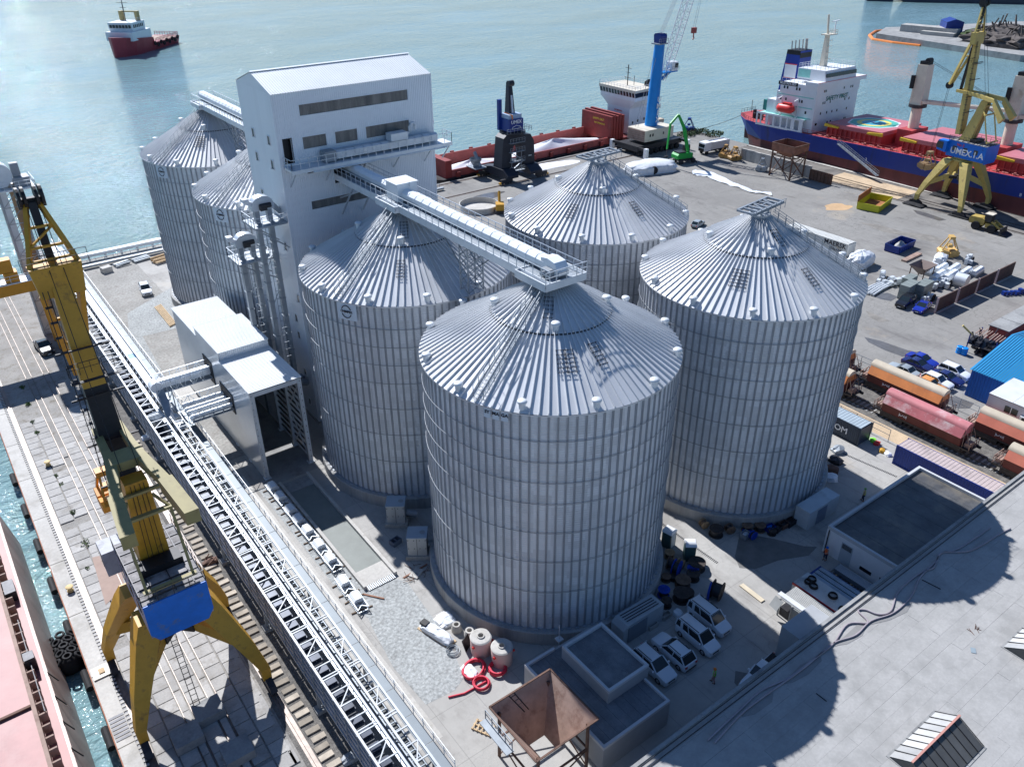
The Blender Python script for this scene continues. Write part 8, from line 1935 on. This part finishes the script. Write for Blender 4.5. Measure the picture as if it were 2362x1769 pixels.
# stored conveyor machinery
def machine(px, rz, label, kind, s=1.0):
    c = g(*R6(*px)); t = thing('conveyor_machinery', label, 'machinery', (c.x,c.y,0), rz, 'conveyor machinery stored on the yard'); rr = random.Random(int(px[0]))
    if kind == 'hood':
        for i in range(3): MB().extr([(-.6*s,.5*s),(.6*s,.5*s),(.6*s,.95*s),(.3*s,1.3*s),(-.3*s,1.3*s),(-.6*s,.95*s)],'x',-2.0*s+i*1.35*s,-.75*s+i*1.35*s).build('cover', cover_white, t)
        MB().box(-2.1*s,-.7*s,.05,2.1*s,.7*s,.5*s).build('frame', galv_dark, t)
    elif kind == 'box':
        for i in range(2):
            for j in range(3): MB().box(-1.5*s+j*1.02*s,-.7*s,.05+i*1.05*s,-.52*s+j*1.02*s,.7*s,1.05*s+i*1.05*s).build('steel_box', M('box_grey_green', (.26,.29,.27), .5, .2, var=.1) if 'box_grey_green' not in bpy.data.materials else bpy.data.materials['box_grey_green'], t)
    elif kind == 'drum': MB().tube((0,-1.0*s,1.2*s),(0,1.0*s,1.2*s),1.2*s,20).build('drum', galv_light, t, 40); MB().box(-.8*s,-1*s,0,.8*s,1*s,.3).build('cradle', galv_dark, t)
    elif kind == 'hop':
        m = MB(); T2 = [(-2.1,-1.6),(2.1,-1.6),(2.1,1.6),(-2.1,1.6)]
        for i in range(4): a, b = T2[i], T2[(i+1) % 4]; m.add([(*a,3.0),(*b,3.0),(b[0]*.2,b[1]*.2,1.2),(a[0]*.2,a[1]*.2,1.2)],[(0,1,2,3)])
        m.build('funnel', M('hop_brown', (.2,.15,.13), .6, var=.15), t)
        for a in T2: MB().beam((a[0]*.8,a[1]*.8,0),(a[0]*.8,a[1]*.8,2.7),.14).build('leg', rust, t)
    elif kind == 'wrap': lump((0,0,0),1.9*s,1.2*s,1.9*s,int(px[1]),20,6,.35).build('film', film_white, t); MB().box(-1.8*s,-1.2*s,0,1.8*s,1.2*s,.15).build('skid', wood, t)
    elif kind == 'pipe':
        for i in range(5): MB().path([(-3*s,i*.5-1,.25+.1*(i % 2)),(0,i*.5-1.1,.3),(2.2*s,i*.45-1.4,.3),(3.2*s,i*.4-2.0,.3)],.18,8).build('duct', galv_light, t, 50)
    elif kind == 'mech':
        m = MB()
        for i in range(10): x, y = rr.uniform(-1.8,1.8)*s, rr.uniform(-.8,.8)*s; q = rr.uniform(.2,.6); m.box(x-q,y-q*.6,.05,x+q,y+q*.6,rr.uniform(.5,1.4))
        m.build('parts', galv_light, t); MB().torus((rr.uniform(-1,1),-.6,.6),.5,.14,14,6,'y').build('wheel', rubber, t, 50)
        MB().box(-2*s,-.9*s,0,2*s,.9*s,.12).build('frame', dark_steel, t)
MC = [((560,710),.1,'large white film-wrapped load by the white lettered container','wrap',1.5),((1330,690),.3,'small film-wrapped load in front of the tan grab','wrap',.9),((790,860),.3,'pale machine on a wheeled frame right of the silo','mech',1.0),((880,900),-.2,'pale machine parts beside the wheeled one','mech',1.1),((720,940),.15,'bundle of bent galvanised ducts behind the right-hand silo','pipe',1.2),((1000,900),.1,'white box-shaped machine in front of the funnel','mech',1.0),((1135,860),0,'brown steel funnel on legs among the stored machinery','hop',1.0),((1010,1020),.08,'front stack of grey-green steel boxes behind the black off-roader','box',1.25),((1150,1010),.08,'stack of grey-green steel boxes behind the blue sedan','box',1.2),((1020,930),.08,'rear stack of steel boxes below the funnel','box',1.0),((1240,790),.1,'white hooded section left in the far row','hood',1.0),((1330,785),.1,'white hooded section second in the far row','hood',1.0),((1440,800),.1,'white hooded section third in the far row','hood',1.1),((1560,825),.1,'white hooded section fourth in the far row','hood',1.0),((1680,815),.1,'white hooded section at the right end of the far row','hood',.9),((1300,860),.1,'white hooded section left in the near row','hood',1.1),((1420,860),.1,'white hooded section middle in the near row','hood',1.1),((1260,930),.15,'dark roller frame in front of the hooded sections','mech',1.1),((1390,915),.1,'roller frame beside the grey drum','mech',1.0),((1520,925),.1,'grey drum housing next to the rusty panels','drum',1.0),((1210,1060),.1,'dark bin of parts between the blue sedan and panels','mech',.9),((1600,700),.2,'small yellow machine part lying past the tan grab','mech',.7)]
for a in MC: machine(*a)
c = g(*R6(1060,650)); tag(MB().box(-3,-.5,0,3,.5,.35).build('beam_pile', rust_pale, None, False, (c.x,c.y,0), .05), 'pile of long rusty beams in front of the blue skip', 'beams')
# wet ground and puddles
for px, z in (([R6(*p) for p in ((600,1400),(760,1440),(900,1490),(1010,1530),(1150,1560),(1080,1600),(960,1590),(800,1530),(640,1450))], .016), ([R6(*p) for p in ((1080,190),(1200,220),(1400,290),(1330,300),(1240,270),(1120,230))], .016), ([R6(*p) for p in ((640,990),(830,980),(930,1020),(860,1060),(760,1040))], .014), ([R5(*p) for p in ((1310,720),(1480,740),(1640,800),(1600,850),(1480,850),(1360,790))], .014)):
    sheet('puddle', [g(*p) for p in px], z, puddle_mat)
for k, px in enumerate(([R6(*p) for p in ((560,300),(760,330),(980,400),(1240,430),(1500,520),(1700,600),(1640,620),(1400,540),(1100,460),(800,400))], [R6(*p) for p in ((620,1150),(700,1180),(850,1250),(760,1260),(660,1220))], [R6(*p) for p in ((930,650),(1100,640),(1180,680),(1080,690),(960,690))])):
    sheet('oil_stain', [g(*p) for p in px], .009+k*.001, M('tyre_stain%d' % k, (.22,.205,.18), .8, var=.3, scale=.6))
blob('wet_patch', g(1120,455), 6, 2.0, .012, puddle_mat, seed=2); 
m = MB(); c = g(1110,480); m.lathe([(4.5,0),(4.5,1.2),(4.3,1.25),(4.3,.1),(.01,.1)],36); tag(m.build('round_tank_base', concrete_pale, None, 30, (c.x,c.y,0)), 'low round concrete tank base behind the roof conveyor', 'tank')
ex = thing('small_excavator', 'small yellow excavator left of the rear silo', 'excavator', (*g(1158,490)[:2],0), 1.0); MB().box(-1.4,-1,.0,1.4,1,.7).build('tracks', dark_steel, ex); MB().box(-1.3,-.9,.8,1.0,.9,2.2).build('body', yellow, ex); MB().path([(.8,0,1.8),(1.8,0,4.2),(3.2,0,3.4),(3.4,0,1.6)],.28,6).build('arm', yellow, ex)
# back-left quay: pipe bridge, pallets, clutter
bq = thing('quay_conveyor', 'low pale conveyor and guard rail along the far left water edge', 'conveyor', (0,0,0))
MB().box(-26,117.4,.9,60,118.6,1.5).build('casing', cover_white, bq); MB().rail([(-26,115.8,.1),(60,115.8,.1)],1.0,1.6,.04).build('railing', galv_dark, bq)
for i in range(28): MB().box(-25+i*3,117.5,0,-24.7+i*3,118.5,.9).build('post', galv, bq)
MB().box(-26,113.6,.3,60,114.4,.7).build('lower_pipe', galv_dark, bq)
for k, (px, s, mt, lab) in enumerate((((385,590),2.4,wood,'timber pile against the far left silo'),((250,615),1.2,concrete_pale,'pale crate on the quay near the far left silo'),((330,590),1.6,galv_dark,'low machine parts on the far left quay'),((285,600),1.4,galv_dark,'second heap of machine parts on the far left quay'))):
    c = g(*px); m = MB(); rr = random.Random(k)
    for i in range(14): a = rr.uniform(-.3,.3); y = rr.uniform(-s*.5,s*.5); z = rr.uniform(.05,.7*s*.5); m.beam((-s,y,z),(s,y+a,z+.05),.22)
    if k == 1: m = MB().box(-.9,-.7,0,.9,.7,1.0)
    o = tag(m.build('timber_pile' if k == 0 else ('crate' if k == 1 else 'machine_parts'), mt, None, False, (c.x,c.y,0), .2), lab, 'pile' if k != 1 else 'crate')
for k, (a, b, lab) in enumerate((((88,700),(122,745),'bundle of long white profiles on the quay under the unloader'),((360,700),(395,745),'pale formwork boards beside the far left silo plinth'))):
    A, B = g(*a), g(*b); t = thing('profile_bundle', lab, 'bundle', (0,0,0))
    for i in range(6): o_ = Vector((i*.22,i*.1,0)); MB().beam(A+o_+Vector((0,0,.15)),B+o_+Vector((0,0,.15)),.16,.2).build('profile', white_paint if k == 0 else wood, t)
for k, (px, lab) in enumerate((((1655,318),'scrubby green bush on the quay corner'),((1620,312),'low green bush by the navy grab'),((1590,318),'dark green bush behind the green handler'))):
    c = g(*px); t = thing('bush', lab, 'bush', (c.x,c.y,0)); m = MB(); rr = random.Random(50+k)
    for i in range(420):
        a = rr.uniform(0,6.28); q = rr.random()**.5*3.2; h = rr.random()*1.1*(1-.2*q/3.2); p = Vector((q*cos(a),q*sin(a)*.7,h)); s = rr.uniform(.12,.3); u1 = Vector((rr.uniform(-1,1),rr.uniform(-1,1),rr.uniform(-.6,1))).normalized()*s; u2 = Vector((rr.uniform(-1,1),rr.uniform(-1,1),rr.uniform(-.6,1))).normalized()*s
        m.add([p-u1,p+u2,p+u1,p-u2],[(0,1,2,3)])
    stuff(m.build('foliage', M('bush_leaf%d' % k, (.055,.085,.03), .8, var=.4, scale=3), t)); MB().tube((0,0,0),(0,0,.7),.08,6,.03).build('stem', rust, t)
# weeds on the left quay
for k, (px, s) in enumerate((((193,1242),.9),((197,1300),.35),((52,880),.6),((75,960),.5),((85,985),.5),((128,1085),.4),((140,1105),.4),((165,1170),.5),((65,920),.6))):
    c = g(*px); m = MB(); rr = random.Random(70+k)
    for i in range(90):
        a = rr.uniform(0,6.28); q = rr.random()**.6*s; p = Vector((c.x+q*cos(a)*.6,c.y+q*sin(a),.02+rr.random()*.35*s)); r = rr.uniform(.05,.13); u1 = Vector((rr.uniform(-1,1),rr.uniform(-1,1),rr.uniform(-.4,1))).normalized()*r; u2 = Vector((rr.uniform(-1,1),rr.uniform(-1,1),rr.uniform(-.4,1))).normalized()*r
        m.add([p-u1,p+u2,p+u1,p-u2],[(0,1,2,3)])
    stuff(tag(m.build('weeds', M('weed_leaf', (.085,.13,.035), .8, var=.4, scale=3) if k == 0 else bpy.data.materials['weed_leaf']), ['largest weed clump on the quay left of the crane house','tiny weed tuft below the largest clump','weed tuft highest on the left quay','weed tuft third from the top of the left quay','weed tuft fourth from the top of the left quay','weed tuft fifth from the top of the left quay','weed tuft sixth from the top of the left quay','weed tuft just above the largest clump','weed tuft second from the top of the left quay'][k], 'weeds'))
# concrete blocks under the crane, brown ramp plate, clutter under the gallery
for k, (px, lab) in enumerate((((475,1640),'dark square ballast block in the crane shadow, upper'),((540,1735),'dark square ballast block in the crane shadow, right'),((425,1700),'dark square ballast block in the crane shadow, left'))):
    c = g(*px); tag(MB().box(-1.15,-1.0,.1,1.15,1.0,1.0).build('ballast_block', concrete_grey, None, False, (c.x,c.y,0)), lab, 'block')
tag(sheet('x', [g(208,1275), g(270,1262), g(282,1345), g(238,1385)], .13, M('brown_board', (.36,.26,.21), .8, var=.12)), 'brown plywood sheets on the slabs left of the crane house', 'plywood'); bpy.data.objects['x'].name = 'plywood_sheet'
o = [q for q in bpy.data.objects if q.name == 'plywood_sheet'][0]; del o['kind']
for i in range(16):
    px = [(322,905),(335,930),(350,955),(360,985),(380,1010),(330,880),(300,860),(395,1060),(410,1095),(420,1125),(235,905),(245,925),(310,840),(340,1000),(480,1290),(800,1745)][i]; c = g(*px); t = lump((0,0,0), .5+.02*i,.45,.55,200+i,12,4,.7); rr = random.Random(i)
    for k in range(4): t.beam((rr.uniform(-.8,.8),rr.uniform(-.8,.8),.1),(rr.uniform(-.8,.8),rr.uniform(-.8,.8),.7),.09)
    tag(t.build('scrap_bundle', [galv_dark, film_white, rust, grey_paint][i % 4], None, False, (c.x,c.y,0)), f'{["first","second","third","fourth","fifth","sixth","seventh","eighth","ninth","tenth","eleventh","twelfth","thirteenth","fourteenth","fifteenth","last"][i]} scrap bundle strewn below the conveyor gallery and crane', 'scrap', 'scrap bundles below the conveyor gallery')
# clutter by the navy container
for i, (px, mt, lab) in enumerate((((2020,1035),red_bright,'small red tool box by the navy container'),((2032,1052),yellow,'yellow bag among the clutter near the long blue container'),((2012,1028),hi_vis,'green can by the navy container'),((2045,1060),white_paint,'white sack at the end of the long blue container'),((1925,1075),dark_steel,'dark pallet load beside the right-hand silo plinth'),((1915,1095),rust,'brown crate beside the right-hand silo plinth'),((1912,1115),film_white,'white bag beside the right-hand silo plinth'),((1930,1050),galv_dark,'grey pipe stack beside the right-hand silo plinth'))):
    c = g(*px); s = .45 if i < 4 else .8; tag(lump((0,0,0), s,s*.8,s,300+i,10,4,.5).build('yard_item', mt, None, False, (c.x,c.y,0), i*.4), lab, 'clutter')
m = MB(); m.rail([(48.2,14,0),(48.2,-10,0)],1.8,2.5,.03); tag(m.build('mesh_fence', galv_dark), 'thin post fence between the navy container and the track', 'fence')
m = MB(); m.rail([(62.6,16,0),(62.6,-14,0)],1.8,2.5,.03); tag(m.build('mesh_fence', galv_dark), 'thin post fence between the far track and the car group', 'fence')
